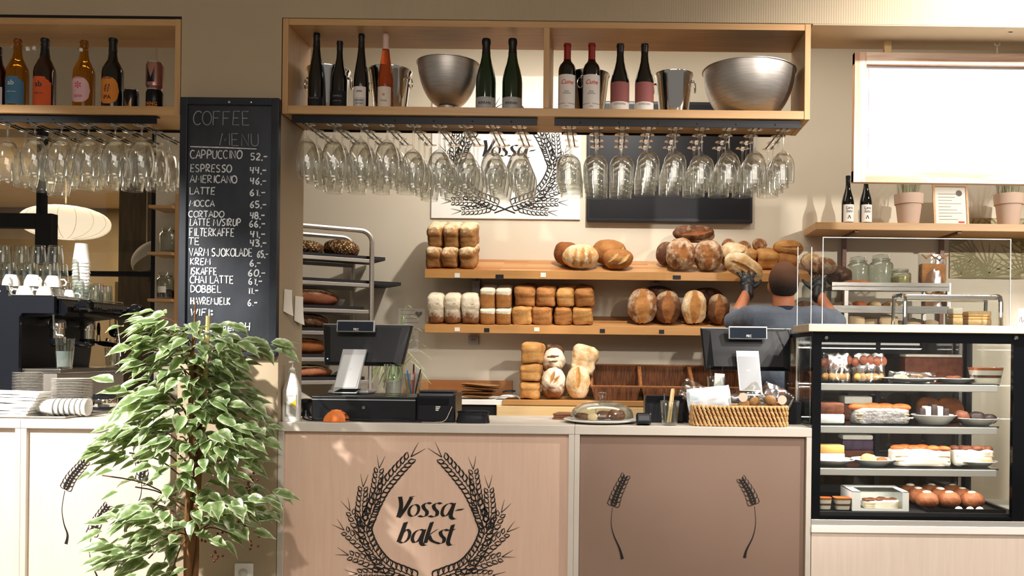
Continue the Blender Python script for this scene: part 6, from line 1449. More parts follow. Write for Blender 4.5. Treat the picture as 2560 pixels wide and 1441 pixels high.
for i in range(4):
    xa_ = pw0+i*pwid; xb_ = min(xa_+pwid-.004, w-fw-.02)
    if xb_-xa_ < .1: continue
    sh = MB(); sh.bb(xa_, xb_, .0015, .0038, pz0, pz1); sh = sh.build('menu_sheet', 'paper_white', mb_, smooth=0)
    t_ = MB(); random.seed(40+i)
    for j in range(9):
        zz = pz1-.06-.044*j; ribbon(t_, [(xa_+.03, zz), (xa_+.03+random.uniform(.1, .2), zz)], .006, .0013, .0003); ribbon(t_, [(xb_-.06, zz), (xb_-.03, zz)], .006, .0013, .0003)
    t_.build('menu_print', M('washed_out_print', 'E9E7E4', .8), sh, smooth=0)  # washout by strong light is put into the near-white print colour
bl = MB(); q = P(2218, 118, y); bl.bb(q.x-(x0+x1)/2-.017, q.x-(x0+x1)/2+.017, -.012, .012, h+.0003, ZL-z0-.0005, .001); bl.build('hanger_block', 'pine', mb_, smooth=0)
def hook(px, py, y, up):
    c = P(px, py, y); t = thing('ceiling_hook', f'white screw hook under the lintel, {"holding the menu board" if up else "empty, nearer the front edge"}', 'hook', c)
    r = .013; pts = [(0, 0, ZL-c.z-.0005), (0, 0, r)] + [(r*sin(a_), 0, r*cos(a_)) for a_ in [pi*1.5*i/10 for i in range(11)]]
    MB().tube(pts, .0036, 8).build('hook_wire', 'china', t)
hook(2525, 76, .06, False); hook(2493, 108, y, True)
# eye under the second hook, belongs to the board
q = P(2493, 112, y); MB().tube([(q.x-(x0+x1)/2, 0, h), (q.x-(x0+x1)/2, 0, q.z-z0-.012)], .004, 8).build('eye_screw', 'china', mb_)

# ================================================================ glass display case
CX0, CX1 = P(2031.5, 1000, 0).x, P(2562, 1000, 0).x+.006; CYD = .62
zt = P(2300, 833, 0).z; zb = P(2300, 1302, 0).z
dc = thing('display_case', 'black-framed refrigerated glass display case full of cakes', 'display case', ((CX0+CX1)/2, .004, 0)); w = (CX1-CX0)/2
X = lambda px, py=1000, d=0.: P(px, py, d+.004).x-(CX0+CX1)/2
b = MB(); fz0 = P(2300, 1293, 0).z; fz1 = P(2300, 858, 0).z; lx = X(2053); rx = X(2533)
b.bb(-w, lx, 0, .03, zb, zt, .002); b.bb(rx, w, 0, .03, zb, zt, .002); b.bb(lx, rx, 0, .03, fz1, zt); b.bb(lx, rx, 0, .03, zb, fz0); b.build('front_frame', 'gloss_black', dc, smooth=0)
b = MB(); b.bb(-w, w, .0305, CYD, zt-.02, zt); b.bb(-w, w, .0305, CYD, zb, fz0+.012); b.bb(-w, w, CYD-.02, CYD, zb, fz0+.05); b.bb(-w, -w+.03, CYD-.04, CYD, zb, zt); b.bb(w-.03, w, CYD-.04, CYD, zb, zt); b.bb(-.012, .012, CYD-.02, CYD, zb, zt); b.build('case_shell', 'matt_black', dc, smooth=0)
MB().bb(lx-.004, rx+.004, .012, .018, fz0-.004, fz1+.004).build('front_glass', 'pane', dc, smooth=0)
for s in (-1, 1): MB().bb(s*(w-.006), s*(w-.012), .031, CYD-.041, fz0+.013, zt-.021).build('side_glass', 'pane', dc, smooth=0)
for s in (-1, 1): MB().bb(s*.013, s*(w-.031), CYD-.017+.007*(s > 0), CYD-.012+.007*(s > 0), fz0+.051, zt-.021).build('rear_door', 'smoked_glass', dc, smooth=0)
b = MB(); b.bb(lx+.01, rx-.01, .032, .06, fz1+.002, fz1+.014); b.build('light_strip', M('led_strip', 'FFFFFF', .4, emit='FFF4E4', es=9.), dc, smooth=0)
for px in (2063, 2537): MB().lathe([(1e-6, -.001), (.009, 0), (.011, .006), (.008, .012), (1e-6, .013)], 16, (X(px), 0, P(px, 845, 0).z), (pi/2, 0, 0)).build('frame_bolt', 'chrome', dc)
for sx in (lx+.012, rx-.012): MB().bb(sx-.008, sx+.008, CYD-.06, CYD-.045, fz0+.012, zt-.021).build('shelf_post', 'steel', dc, smooth=0)
SHELF = []
for py in (961, 1067, 1173):
    z = P(2300, py, .06).z; SHELF.append(z+.0045)
    MB().bb(lx-.008, rx-.035, .062, .5, z-.004, z+.004).build('glass_shelf', 'shelf_glass', dc, smooth=0)
    b = MB(); b.bb(lx-.004, rx-.05, .05, .061, z-.034, z-.001, .003); b.build('price_rail', M('rail_alu', 'C6C3BC', .35, metal=.35) if 'rail_alu' not in MATS else 'rail_alu', dc, smooth=0)
SHELF.append(fz0+.0125)
# plinth cabinet below
lc = thing('base_cabinet', 'pale wood base cabinet with silver trim under the display case', 'cabinet', ((CX0+CX1)/2, .0, 0)); z2 = P(2300, 1316, 0).z; z3 = P(2300, 1335, 0).z
b = MB(); b.bb(-w, w+.3, .0, .62, z2, zb-.0006, .002); b.build('trim_rail', 'rail_alu', lc, smooth=0)
b = MB(); b.bb(-w, w+.3, -.004, .62, z3, z2-.0005, .002); b.build('top_band', 'paper_white', lc, smooth=0)
b = MB(); b.bb(-w+.003, w+.3, .004, .6, .05, z3-.0005); b.build('front_panel', 'panel_wood_pale', lc, smooth=0)
# things in the case ------------------------------------------------------
M('cake_brown', '7A4327', .7, col2='5C2F1B', vs=30, bump=.3, bs=60); M('cake_orange', 'C4662A', .6, col2='9A4A1C', vs=20); M('cream_white', 'F4EEE2', .55, col2='E9DDC8', vs=9); M('sponge', 'D9A960', .8, col2='C08F48', vs=40)
M('cake_dark', '2C1E1C', .5, col2='3D2A26', vs=30); M('bun_choc', 'A05E38', .6, col2='7A4222', vs=16, bump=.5, bs=50); M('choc_pop', '8B4C30', .5, col2='6E3722', vs=18); M('caramel', 'D9A45A', .4)
CI = .004
def lv_(i): return SHELF[i]+.0007
def plate(label, px, y, lvl, r, h=.02, sq=False, up=0.):
    t = thing('serving_plate', label, 'plate', PX(px, y, lv_(lvl)+up))
    MB().lathe([(1e-6, 0), (r*.55, 0), (r*.62, .003), (r, h), (r*.985, h+.002), (r*.6, .006), (1e-6, .0055)], 40, sx=1, sy=.8).build('plate_body', 'china', t, smooth=60); return t
def blk(name, label, cat, px0, px1, py0, lvl, y, dep, layers, bev=.008, up=0., rz=0.):
    """cake built of stacked layers (share, material)"""
    z0 = lv_(lvl)+up; xa_ = PX(px0, y, z0).x; xb_ = PX(px1, y, z0).x; H = P((px0+px1)/2, py0, y).z-z0
    t = thing(name, label, cat, ((xa_+xb_)/2, y, z0), rz); z = 0
    for i, (s, mt) in enumerate(layers):
        b = MB(); hw = (xb_-xa_)/2*(1-.02*i)
        b.bb(-hw, hw, .002*i, dep-.002*i, z+(.0002 if i else 0), z+H*s, min(bev, H*s*.45)); z += H*s; b.build('cake_layer', mt, t, smooth=40)
    return t, H
def lump_cake(label, px0, px1, py0, lvl, y, dep, body, top, seed, up=0., name='cream_cake', share=.86, nt=6):
    z0 = lv_(lvl)+up; xa_ = PX(px0, y, z0).x; xb_ = PX(px1, y, z0).x; H = P((px0+px1)/2, py0, y).z-z0; w_ = xb_-xa_; random.seed(seed)
    t = thing(name, label, 'cake', ((xa_+xb_)/2, y+dep/2, z0))
    o = loaf(w_, dep, H*share, 'block', (body,), seed=seed, rough=.0045, n=64, name='cake_body'); o.parent = t
    for k_ in range(2): MB().bb(-w_*.481, w_*.481, -dep*.481, dep*.481, H*share*(.3+.28*k_), H*share*(.3+.28*k_)+.0035, .0015).build('sponge_line', 'sponge', t, smooth=0)
    b = MB()
    for i in range(nt): b.ell((w_*(-.38+.76*i/(nt-1))+random.uniform(-.006, .006), random.uniform(-.25, .2)*dep, H*share+.002), (w_*.62/nt*1.25, dep*random.uniform(.2, .36), H*(1-share)+random.uniform(0, .003)), 14, 8)
    o = b.build('topping', top, t, smooth=60); return t
# shelf 1
def sweets(label, px, w, seed, n=5):
    q = PX(px, .22, lv_(0)); t = thing('bag_of_sweets', label, 'bag of sweets', q); k = K(.22); H = 68*k; W = w*k
    random.seed(seed)
    for i in range(n):
        x = W*(-.4+.8*i/(n-1)); z = H*random.uniform(.62, .8); b = MB(); b.ell((x, random.uniform(-.02, .02), z), (.022, .012, .025), 14, 10); b.tube([(x*.9, 0, z-.02), (x*.7, 0, .012)], .003, 6); b.build('chocolate_lolly', 'choc_pop', t)
        b = MB(); b.ell((x*.9, random.uniform(-.02, .02), .021), (.02, .018, .02), 12, 8); b.build('cake_ball', 'caramel', t)
    b = MB()
    def f(u, v, s): return (W*.5*(2*u-1)*(1-.12*v), s*.045*max(0, sin(pi*u))**.5*(1-.75*v)+.004*noise.noise((u*6+seed, v*6, s)), .001+H*1.02*v+(.008*noise.noise((u*8, seed, 0)) if v > .9 else 0))
    b.grid(lambda u, v: f(u, v, -1), 18, 12); b.grid(lambda u, v: f(1-u, v, 1), 18, 12); b.build('clear_bag', 'wrap', t, smooth=25)
sweets('clear bag of chocolate lollies on the top case shelf, against the left frame', 2090, 74, 3); sweets('clear bag of chocolate lollies on the top case shelf, second from the left', 2172, 84, 9)
plate('white plate of wrapped pastries on the top case shelf', 2275, .16, 0, 70*K(.16)); plate('white plate on the top case shelf, next to the layered dessert cup', 2385, .16, 0, 48*K(.16))
def treat(label, px, y, lvl, w, d, h, mt, seed, up, shape='round'):
    o = loaf(w, d, h, shape, (mt,), seed=seed, rough=.005, n=28, name='pastry'); o.location = PX(px, y, lv_(lvl)+up); return tag(o, label, 'pastry')
treat('pale bun on the wrapped pastry plate', 2252, .15, 0, .06, .05, .03, 'crust_bun', 101, .0062); treat('brown pastry in the middle of the wrapped pastry plate', 2290, .16, 0, .07, .06, .035, 'crust_rye', 102, .0062); treat('brown pastry on the plate next to the layered dessert cup', 2385, .16, 0, .075, .055, .03, 'cake_brown', 103, .0062)
crumple('clear film over the wrapped pastry plate', 2280, 945, 120, 30, 'wrap', 11, .03, 'film', 'cling_film', y=.1, dpt=.03)
blk('cake_box', 'brown cake in a tall clear box at the back of the top case shelf', 'cake', 2262, 2408, 886, 0, .36, .1, [(.88, 'cake_brown'), (.12, 'cream_white')])
def cup_dessert(label, px0, px1, py0, lvl, y):
    z0 = lv_(lvl); xa_, xb_ = PX(px0, y, z0).x, PX(px1, y, z0).x; H = P(px0, py0, y).z-z0; r = (xb_-xa_)/2; t = thing('dessert_cup', label, 'dessert', ((xa_+xb_)/2, y, z0)); z = .004
    sq = [(cos(a), sin(a)) for a in [2*pi*i/28 for i in range(28)]]
    for s, mt in ((.3, 'cream_white'), (.16, 'cake_brown'), (.3, 'cream_white'), (.16, 'cake_orange')):
        f = lambda zz: r*(.78+.2*zz/H); b = MB(); b.loft([[Vector((f(zz)*sgn(c, .45), f(zz)*.8*sgn(s_, .45), zz)) for c, s_ in sq] for zz in (z, z+H*s-.0005)]); b.build('layer', mt, t, smooth=30); z += H*s
    b = MB(); b.loft([[Vector(((r*(.8+.2*zz/H))*sgn(c, .45), (r*(.8+.2*zz/H))*.8*sgn(s_, .45), zz)) for c, s_ in sq] for zz in (0, H)], cap=False); b.build('clear_cup', 'tumbler_glass', t, smooth=30)
cup_dessert('layered dessert in a clear cup at the right end of the top case shelf', 2425, 2502, 918, 0, .13)
# shelf 2
blk('cake_box', 'white cake box with a brown cake on top, second shelf beside the left frame', 'cake', 2046, 2112, 1005, 1, .1, .14, [(.44, 'paper_white'), (.5, 'cake_brown')])
M('film_silver', 'C2BEBB', .22, metal=.3, col2='99928E', vs=30, bump=.9, bs=45); lump_cake('large orange-topped loaf cake wrapped in shiny film on the second case shelf', 2140, 2278, 1012, 1, .1, .13, 'film_silver', 'cake_orange', 201, name='loaf_cake', share=.8, nt=4)
blk('loaf_cake', 'dark cake behind the film-wrapped loaf on the second case shelf', 'cake', 2110, 2182, 985, 1, .34, .12, [(.6, 'cake_brown'), (.3, 'cream_white')])
plate('white bowl of black and white striped cake on the second case shelf', 2334, .14, 1, 56*K(.14), .045)
for i in range(5):
    px = 2300+15*i; blk('cake_stripe', f'{["black", "white"][i % 2]} cake slice in the white bowl, {ORD[i]} from the left', 'cake slice', px, px+13, 1012+abs(i-2)*5, 1, .125, .06, [(1., 'cake_dark' if i % 2 == 0 else 'cream_white')], .003, up=.0075)
plate('white plate of dark pastries at the right of the second case shelf', 2440, .14, 1, 57*K(.14), .032)
for i, (px, w_) in enumerate([(2405, .07), (2440, .075), (2474, .06)]): treat(f'dark glossy pastry on the second shelf plate, {ORD[i]} from the left', px, .13+.01*(i % 2), 1, w_, .06, .062-.008*i, 'cake_dark' if i else 'cake_brown', 110+i, .0065)
for i, px in enumerate((2320, 2372)): treat(f'tall brown loaf at the back of the second case shelf, {["left", "right"][i]} one', px, .4, 1, .13, .1, .12, 'crust_brown', 118+i, .001)
# shelf 3
plate('white plate under the cheesecake on the third case shelf', 2078, .15, 2, 60*K(.15), .026); blk('cheesecake', 'caramel-topped cheesecake on the third shelf, beside the left frame', 'cake', 2046, 2112, 1113, 2, .11, .08, [(.55, 'cream_white'), (.42, 'caramel')], .004, up=.0068)
plate('white plate of film-wrapped pastry on the third case shelf', 2183, .14, 2, 56*K(.14), .03); treat('wrapped cream pastry on the third shelf plate, left part', 2172, .13, 2, .07, .06, .042, 'crust_bun', 121, .007); treat('wrapped brown pastry on the third shelf plate, right part', 2203, .14, 2, .055, .05, .034, 'cake_orange', 122, .007)
lump_cake('long white cream cake with orange topping on the third case shelf', 2236, 2380, 1118, 2, .1, .12, 'cream_white', 'cake_orange', 202)
plate('white plate under the round cream cake on the third case shelf', 2438, .15, 2, 54*K(.15), .026); 
lump_cake('cream cake with brown crumbs on its plate, right end of the third case shelf', 2390, 2488, 1119, 2, .1, .1, 'cream_white', 'cake_brown', 203, up=.0068)
blk('cake_slab', 'purple-brown berry cake at the back of the third case shelf', 'cake', 2105, 2185, 1085, 2, .36, .1, [(.35, 'cake_brown'), (.4, M('berry_purple', '5B4258', .6, col2='3F2B45', vs=25)), (.2, 'cream_white')])
# bottom
for i, (p0, p1) in enumerate([(2044, 2078), (2082, 2126)]): cup_dessert(f'layered dessert in a clear cup on the case floor, {["beside the left frame", "against the white cake box"][i]}', p0, p1, 1243, 3, .09)
z0 = lv_(3); xa_, xb_ = PX(2130, .06, z0).x, PX(2272, .06, z0).x; H = P(2200, 1230, .06).z-z0; t = thing('cake_box', 'white cardboard cake box with a clear window, on the case floor', 'cake box', ((xa_+xb_)/2, .06, z0)); hw = (xb_-xa_)/2; D_ = .2
b = MB(); fr = .03
b.bb(-hw, hw, 0, .003, 0, .012); b.bb(-hw, -hw+fr+.01, 0, .003, .012, H); b.bb(hw-fr, hw, 0, .003, .012, H); b.bb(-hw, hw, D_-.003, D_, 0, H); b.bb(-hw, -hw+.003, .003, D_-.003, 0, H); b.bb(hw-.003, hw, .003, D_-.003, 0, H); b.bb(-hw, hw, 0.003, D_-.003, 0, .003); b.bb(-hw, -hw+fr+.01, 0, D_, H-.003, H); b.bb(hw-fr, hw, 0, D_, H-.003, H); b.bb(-hw+fr+.01, hw-fr, D_*.75, D_, H-.003, H)
b.build('carton', 'paper_white', t, smooth=0); b = MB(); b.bb(-hw+fr+.01, hw-fr, .0008, .002, .012, H-.001); b.bb(-hw+fr+.01, hw-fr, .003, D_*.75, H-.002, H-.001); b.build('window', 'pane', t, smooth=0)
lump_cake('cream cake with brown crumbs inside the windowed white box', 2160, 2250, 1250, 3, .09, .1, 'cream_white', 'cake_brown', 204, up=.0038)
z0 = lv_(3); xa_, xb_ = PX(2318, .05, z0).x, PX(2515, .05, z0).x; b = MB(); hw = (xb_-xa_)/2; b.bb(-hw, hw, 0, .42, 0, .004)
for (p, q_, r_, s_) in [(-hw, hw, 0, .004), (-hw, hw, .416, .42), (-hw, -hw+.004, .004, .416), (hw-.004, hw, .004, .416)]: b.bb(p, q_, r_, s_, .004, .016)
tag(b.build('baking_tray', 'black_steel', None, ((xa_+xb_)/2, .05, z0), smooth=0), 'black tray of brown buns on the case floor', 'baking tray'); tc_ = (xa_+xb_)/2
for r_ in range(3):
    for c_ in range(3):
        o = loaf(.108, .1, .078, 'oval', ('bun_choc',), seed=130+r_*3+c_, rough=.003, n=32, name='sugar_bun'); o.location = (tc_-.045+(c_-1)*.108, .05+.09+r_*.112, z0+.0045)
        tag(o, f'brown bun with sugar on the black tray, {["front", "middle", "back"][r_]} row, {["left", "centre", "right"][c_]}', 'bun', 'brown buns on the black tray')
        b = MB(); b.ell((0, 0, .074), (.021, .02, .009), 14, 8); b.build('sugar_topping', 'cream_white', o, smooth=60)
for i, px in enumerate((2397, 2425, 2449)):
    b = MB(); b.ell((0, 0, .0), (.021, .012, .022), 16, 10); b.v = [Vector((v.x, v.y, max(0, v.z))) for v in b.v]; tag(b.build('meringue', 'cream_white', None, PX(px, .062, z0+.0045), smooth=60), f'small white meringue at the front of the black tray, {ORD[i]} from the left', 'meringue', 'white meringues on the tray')
# ---------------------------------------------------------------- wooden ledge and clear screens on the case
lz0, lz1 = zt+.0008, P(2300, 813, -.02).z
le = thing('case_ledge', 'pale wooden ledge board on top of the display case', 'ledge', (0, 0, 0)); b = MB(); b.bb(P(2022, 820, -.03).x, CX1+.3, -.03, .3, lz0, lz1, .003); b.build('board', 'ledge_wood', le, smooth=0)
def screen(label, pts, y=None, thick=.005, yy=None):
    pass
y = .02; sx0, sx1 = P(2056, 700, y).x, P(2527, 700, y).x; sz1 = P(2300, 596, y).z; t = thing('sneeze_guard', 'clear acrylic sneeze guard standing on the wooden ledge', 'screen', ((sx0+sx1)/2, y, lz1+.0008)); hw = (sx1-sx0)/2; hh_ = sz1-lz1
MB().bb(-hw+.003, hw-.003, 0, .006, 0, hh_-.003).build('acrylic_sheet', 'plexi', t, smooth=0)
M('edge_white', 'F4F0E8', .3, emit='FFF6E6', es=0.)
b = MB(); b.bb(-hw, hw, 0, .006, hh_-.003, hh_); b.bb(-hw, -hw+.003, 0, .006, 0, hh_-.003); b.bb(hw-.003, hw, 0, .006, 0, hh_-.003); b.build('polished_edge', 'edge_white', t, smooth=0)
y0, y1 = .02, .34; xg = P(2031, 700, .1).x; t = thing('side_screen', 'narrow clear side screen between the right-hand till and the display case', 'screen', (P(1992, 820, .36).x, .36, ZC+.0008)); wd_ = P(2028, 700, .36).x-P(1992, 700, .36).x; zz = P(2010, 618, .36).z-ZC
MB().bb(.003, wd_-.003, 0, .006, 0, zz).build('acrylic_sheet', 'plexi', t, smooth=0); b = MB(); b.bb(0, .003, 0, .006, 0, zz); b.bb(wd_-.003, wd_, 0, .006, 0, zz); b.build('polished_edge', 'edge_white', t, smooth=0)
# ---------------------------------------------------------------- behind the guard: steel tray stand with goods
y = 1.5; k = K(y); z_t = P(2250, 832, y).z
rk = thing('steel_stand', 'square steel tray stand behind the sneeze guard', 'stand', (PX(2243, y, 1.4).x, y, 0)); rx_ = rk.location.x
for px in (2115, 2372):
    for d_ in (0, .42):
        x = PX(px, y, 1.4).x-rx_; zt_ = P(px, 705 if px < 2200 else 708, y).z; b = MB(); b.bb(x-.0145, x+.0145, d_, d_+.029, 0, zt_, .003); b.build('post', 'steel_brushed', rk, smooth=0)
xa_, xb_ = PX(2078, y, 1.4).x-rx_, PX(2372, y, 1.4).x-rx_
for py in (712, 723, 770, 779):
    z = P(2243, py, y).z; b = MB(); b.bb(xa_, xb_, -.004, -.0004, z-.012, z+.012, .001); b.build('tray_rail', 'steel', rk, smooth=0)
for py in (716, 775, 832):
    z = P(2243, py, y).z; b = MB(); b.bb(xa_, xb_, .0, .44, z-.004, z-.001); b.build('tray', 'steel_matt', rk, smooth=0)
zs = [P(2243, py, y).z-.0004 for py in (716, 775, 832)]
M('pecan', '7B5A48', .7, col2='C0A58E', vs=60, tex='voronoi', bump=.6, bs=60)
o = loaf(.17, .16, .13, 'oval', ('crust_dark', ), seed=140, rough=.01); o.location = PX(2098, 1.63, zs[0]); tag(o, 'dark nutty loaf on the top tray of the steel stand, at its left end', 'bread')
jar('clear swing-lid jar on the steel stand, left of the other empty jar', PX(2145, 1.75, zs[0]), .076, .215, None); jar('clear swing-lid jar on the steel stand, in front of the wallpaper gap', PX(2202, 1.71, zs[0]), .08, .225, None)
jar('low jar of pale yellow biscuits on the steel stand', PX(2252, 1.65, zs[0]), .066, .13, M('biscuit_yellow', 'DCC98A', .7, col2='C5AE66', vs=20), fh=.55)
for i, px in enumerate((2122, 2140, 2160)): o = loaf(.09, .07, .04, 'oval', ('cake_orange' if i else 'crust_amber',), seed=145+i, n=28); o.location = PX(px, 1.57, zs[0]); tag(o, f'small reddish-brown bun in front of the jars on the steel stand, {ORD[i]} from the left', 'bun')
bx_ = MB(); ww = .17; bx_.bb(-ww, ww, 0, .012, 0, .025, .003); bx_.bb(-ww, -ww+.012, .012, .25, 0, .05, .003); bx_.bb(ww-.012, ww, .012, .25, 0, .05, .003); bx_.bb(-ww, ww, .25, .262, 0, .05, .003); bx_.bb(-ww, ww, .012, .25, 0, .008)
tag(bx_.build('wooden_tray', 'pine', None, PX(2166, 1.55, zs[1]), smooth=0), 'shallow wooden tray of small loaves on the middle level of the steel stand', 'tray')
for i, (px, m_) in enumerate([(2112, 'pecan'), (2148, 'cake_orange'), (2185, 'crust_bun'), (2225, 'caramel')]): o = loaf(.095, .12, .055, 'oval', (m_,), seed=150+i, n=28); o.location = PX(px, 1.65, zs[1]+.0085); tag(o, f'{["nutty dark", "reddish", "pale", "yellow"][i]} small loaf in the wooden tray on the steel stand', 'bread')
M('paper_bag_cream', 'D9BC92', .75, col2='CDAE82', vs=6)
def filled_bag(label, px, y, z, w, h, seed, rz=0.):
    b = MB(); 
    def f(u, v, s): return (w*(u-.5)*(1-.1*v)+.008*noise.noise((v*5, seed, 1)), s*(.04*(1-.85*v)*max(0, sin(pi*u))**.45), h*v*(1-.25*abs(u-.35))+.006*noise.noise((u*5+seed, v*4, s)))
    b.grid(lambda u, v: f(u, v, -1), 12, 10); b.grid(lambda u, v: f(1-u, v, 1), 12, 10)
    tag(b.build('paper_bag', 'paper_bag_cream', None, PX(px, y, z), rz=rz, smooth=22), label, 'paper bag', 'filled paper bags on the steel stand')
for i, (px, w_, h_) in enumerate([(2142, .12, .115), (2180, .13, .105), (2222, .13, .12), (2290, .13, .1), (2330, .1, .09)]): filled_bag(f'cream paper bag on the lowest level of the steel stand, {ORD[i]} from the left', px, 1.57+.05*(i % 2), zs[2], w_, h_, i*3, random.uniform(-.3, .3))
# bagged crispbread at the right of the stand
def bag2(label, px, y, z, w, h):
    t = thing('bag_of_bread', label, 'bag of bread', PX(px, y, z)); 
    for i in range(3): MB().bb(-w*.42, w*.42, -.03+.022*i, -.012+.022*i, .012, h*.72, .008).build('bread_slice', 'crust_amber', t)
    b = MB(); f = lambda u, v, s: (w*(u-.5), s*(.045*(1-.6*v)*max(0, sin(pi*u))**.4)+.003*noise.noise((u*7, v*7, s)), .001+h*v); b.grid(lambda u, v: f(u, v, -1), 14, 12); b.grid(lambda u, v: f(1-u, v, 1), 14, 12); b.build('clear_bag', 'wrap', t, smooth=25)
    z_ = MB(); z_.tube([(w*(-.45+.9*i/6), -.05, h*(.86 if i % 2 else .98)) for i in range(7)], .006, 6); z_.build('zigzag_print', 'crust_open', t)
bag2('clear bag of brown bread with a zigzag band, right end of the steel stand', 2330, 1.55, zs[0], 72*k, 82*k)
bag2('clear bag of reddish bread lying under the zigzag-banded bag', 2335, 1.57, zs[1], 66*k, 46*k)
# small bright steel-framed counter cabinet on the ledge
y = .1; zc = lz1+.0008; xa_, xb_ = PX(2256, y, zc).x, PX(2508, y, zc).x; H = P(2380, 734, y).z-zc; t = thing('counter_showcase', 'small bright steel-framed showcase of sandwiches on the ledge', 'showcase', ((xa_+xb_)/2, y, zc)); hw = (xb_-xa_)/2
for s in (-1, 1):
    b = MB(); b.tube([(s*(hw-.012), 0, .0), (s*(hw-.012), .0, H*.72), (s*(hw-.012), .012, H*.9), (s*(hw-.012), .035, H-.008), (s*(hw-.012), .16, H-.008)], .011, 8); b.tube([(s*(hw-.012), .16, H-.008), (s*(hw-.012), .17, .0)], .009, 8); b.build('curved_post', 'chrome', t)
MB().bb(-hw+.02, hw-.02, .015, .035, H-.03, H-.005, .004).build('top_rail', 'steel', t, smooth=0); MB().bb(-hw+.02, hw-.02, .155, .17, H-.03, H-.005, .004).build('top_rail', 'steel', t, smooth=0); MB().bb(-hw, hw, .0, .185, 0, .006, .002).build('base_tray', 'steel', t, smooth=0)
MB().bb(-hw+.024, hw-.024, -.002, .0005, .007, H-.04).build('front_glass', 'pane', t, smooth=0)
for i, (px, w_, h_, mt) in enumerate([(2395, .05, .085, 'cream_white'), (2450, .115, .07, 'crust_bun')]):
    b = MB(); b.bb(-w_/2, w_/2, 0, .08, 0, h_*.42, .005); o = b.build('sandwich', 'crust_bun', None, PX(px, y+.06, zc+.0066), smooth=40); tag(o, ['small tall sandwich in the steel showcase', 'long sandwich at the right of the steel showcase'][i], 'sandwich')
    MB().bb(-w_/2+.002, w_/2-.002, .002, .078, h_*.43, h_*.6, .003).build('filling', 'caramel', o, smooth=40); MB().bb(-w_/2, w_/2, 0, .08, h_*.61, h_, .008).build('top_slice', mt, o, smooth=40)
# script lettering on a card at the right edge
cq = P(2558, 812, .06); t = thing('ledge_card', 'small cream card with handwriting at the right end of the ledge', 'card', (cq.x+.03, .06, lz1+.0008)); MB().bb(-.055, .055, 0, .002, 0, .085).build('card_sheet', 'paper', t, smooth=0)
b = MB(); ribbon(b, [(p.x, p.y) for p in catmull([(-.05, .02, 0), (-.04, .045, 0), (-.035, .02, 0), (-.028, .03, 0), (-.02, .02, 0), (.0, .035, 0), (.02, .022, 0)], 5)], .0025, -.0002, .0004); b.build('card_print', 'ink', t, smooth=0)
# ---------------------------------------------------------------- wall shelf with bottles and pots, top right
y = 1.7; z1s = P(2300, 558, y).z; z0s = P(2300, 577, y).z; x0s = PX(2040, y, z1s).x
ws = thing('wall_shelf', 'long oak wall shelf with bottles and potted grasses, right of the menu board\'s lower edge', 'shelf', (x0s, y, z0s)); hS = z1s-z0s
MB().bb(0, 2.1, 0, .34, 0, hS, .003).build('shelf_board', 'oak', ws, smooth=0)
for px in (2123, 2372):
    x = PX(px, y+.2, z0s).x-x0s; b = MB(); b.bb(x-.014, x+.014, .02, .34, -.014, -.0005, .001); b.bb(x-.014, x+.014, .31, .342, -.62, -.014, .001); b.build('bracket', 'walnut', ws, smooth=0)
zz = z1s+.0007; yb_ = 1.78
for i, px in enumerate((2119, 2164)):
    h = .30 if i else P(px, 440, yb_).z-zz; h = P(2119, 440, yb_).z-zz
    bottle(['dark wine bottle with a white sketched label, leftmost on the wall shelf', 'dark wine bottle with a white sketched label, beside the left potted grass'][i], PX(px, yb_, zz), 'burgundy', h, .0405, 'glass_black', 'foil_black', .86, [(.03, .39, 1.05, 'label_white', None)], [('Lara', .32, .045, 'ink', .2), ('Sato', .25, .045, 'ink', .2), ('^', .1, .025, 'ink', 0)])
M('pot_pink', 'C9AC98', .75); 
def potgrass(label, px, seed, r=.09):
    t = thing('potted_grass', label, 'plant', PX(px, 1.8, zz)); H = P(px, 487, 1.8).z-zz; random.seed(seed)
    MB().lathe([(1e-6, 0), (r*.74, 0), (r*.93, H*.66), (r*1.02, H*.67), (r*1.06, H), (r*.98, H), (r*.9, H*.7), (1e-6, H*.68)], 36).build('pot', 'pot_pink', t)
    b = MB()
    for i in range(130):
        a = random.uniform(0, 6.28); sp_ = random.uniform(0, 1); rr_ = r*.8*sp_; L_ = random.uniform(.2, .36); ln = random.uniform(.05, .3)*(1.8 if random.random() < .2 else 1)
        p0 = Vector((rr_*cos(a), rr_*sin(a), H*.69)); 
        q_ = [p0, p0+Vector((cos(a)*ln*.3*L_, sin(a)*ln*.2*L_, L_*.6)), p0+Vector((cos(a)*ln*L_*1.4, min(.12, sin(a)*ln*L_), L_*(1-.5*ln)))]; q_ = catmull(q_, 3)
        for j in range(len(q_)-1):
            w0 = Vector((.0016, 0, 0))*(1-j/len(q_)); w1_ = Vector((.0016, 0, 0))*(1-(j+1)/len(q_)); b.add([q_[j]-w0, q_[j]+w0, q_[j+1]+w1_, q_[j+1]-w1_], [[0, 1, 2, 3]])
    o = b.build('grass_blades', M('grass_dry', '8E8B6A', .7) if 'grass_dry' not in MATS else 'grass_dry', t); o['kind'] = 'stuff'
potgrass('pinkish pot of thin grass on the wall shelf, left of the framed certificate', 2271, 4); potgrass('pinkish pot of thin grass on the wall shelf, right of the framed certificate', 2521, 8)
q = PX(2380, 1.86, zz); W_ = 44*K(1.86); H_ = .30; t = thing('framed_certificate', 'framed certificate leaning on the wall shelf between two potted grasses', 'picture frame', q, rot=(-.14, 0, 0)); f = .014
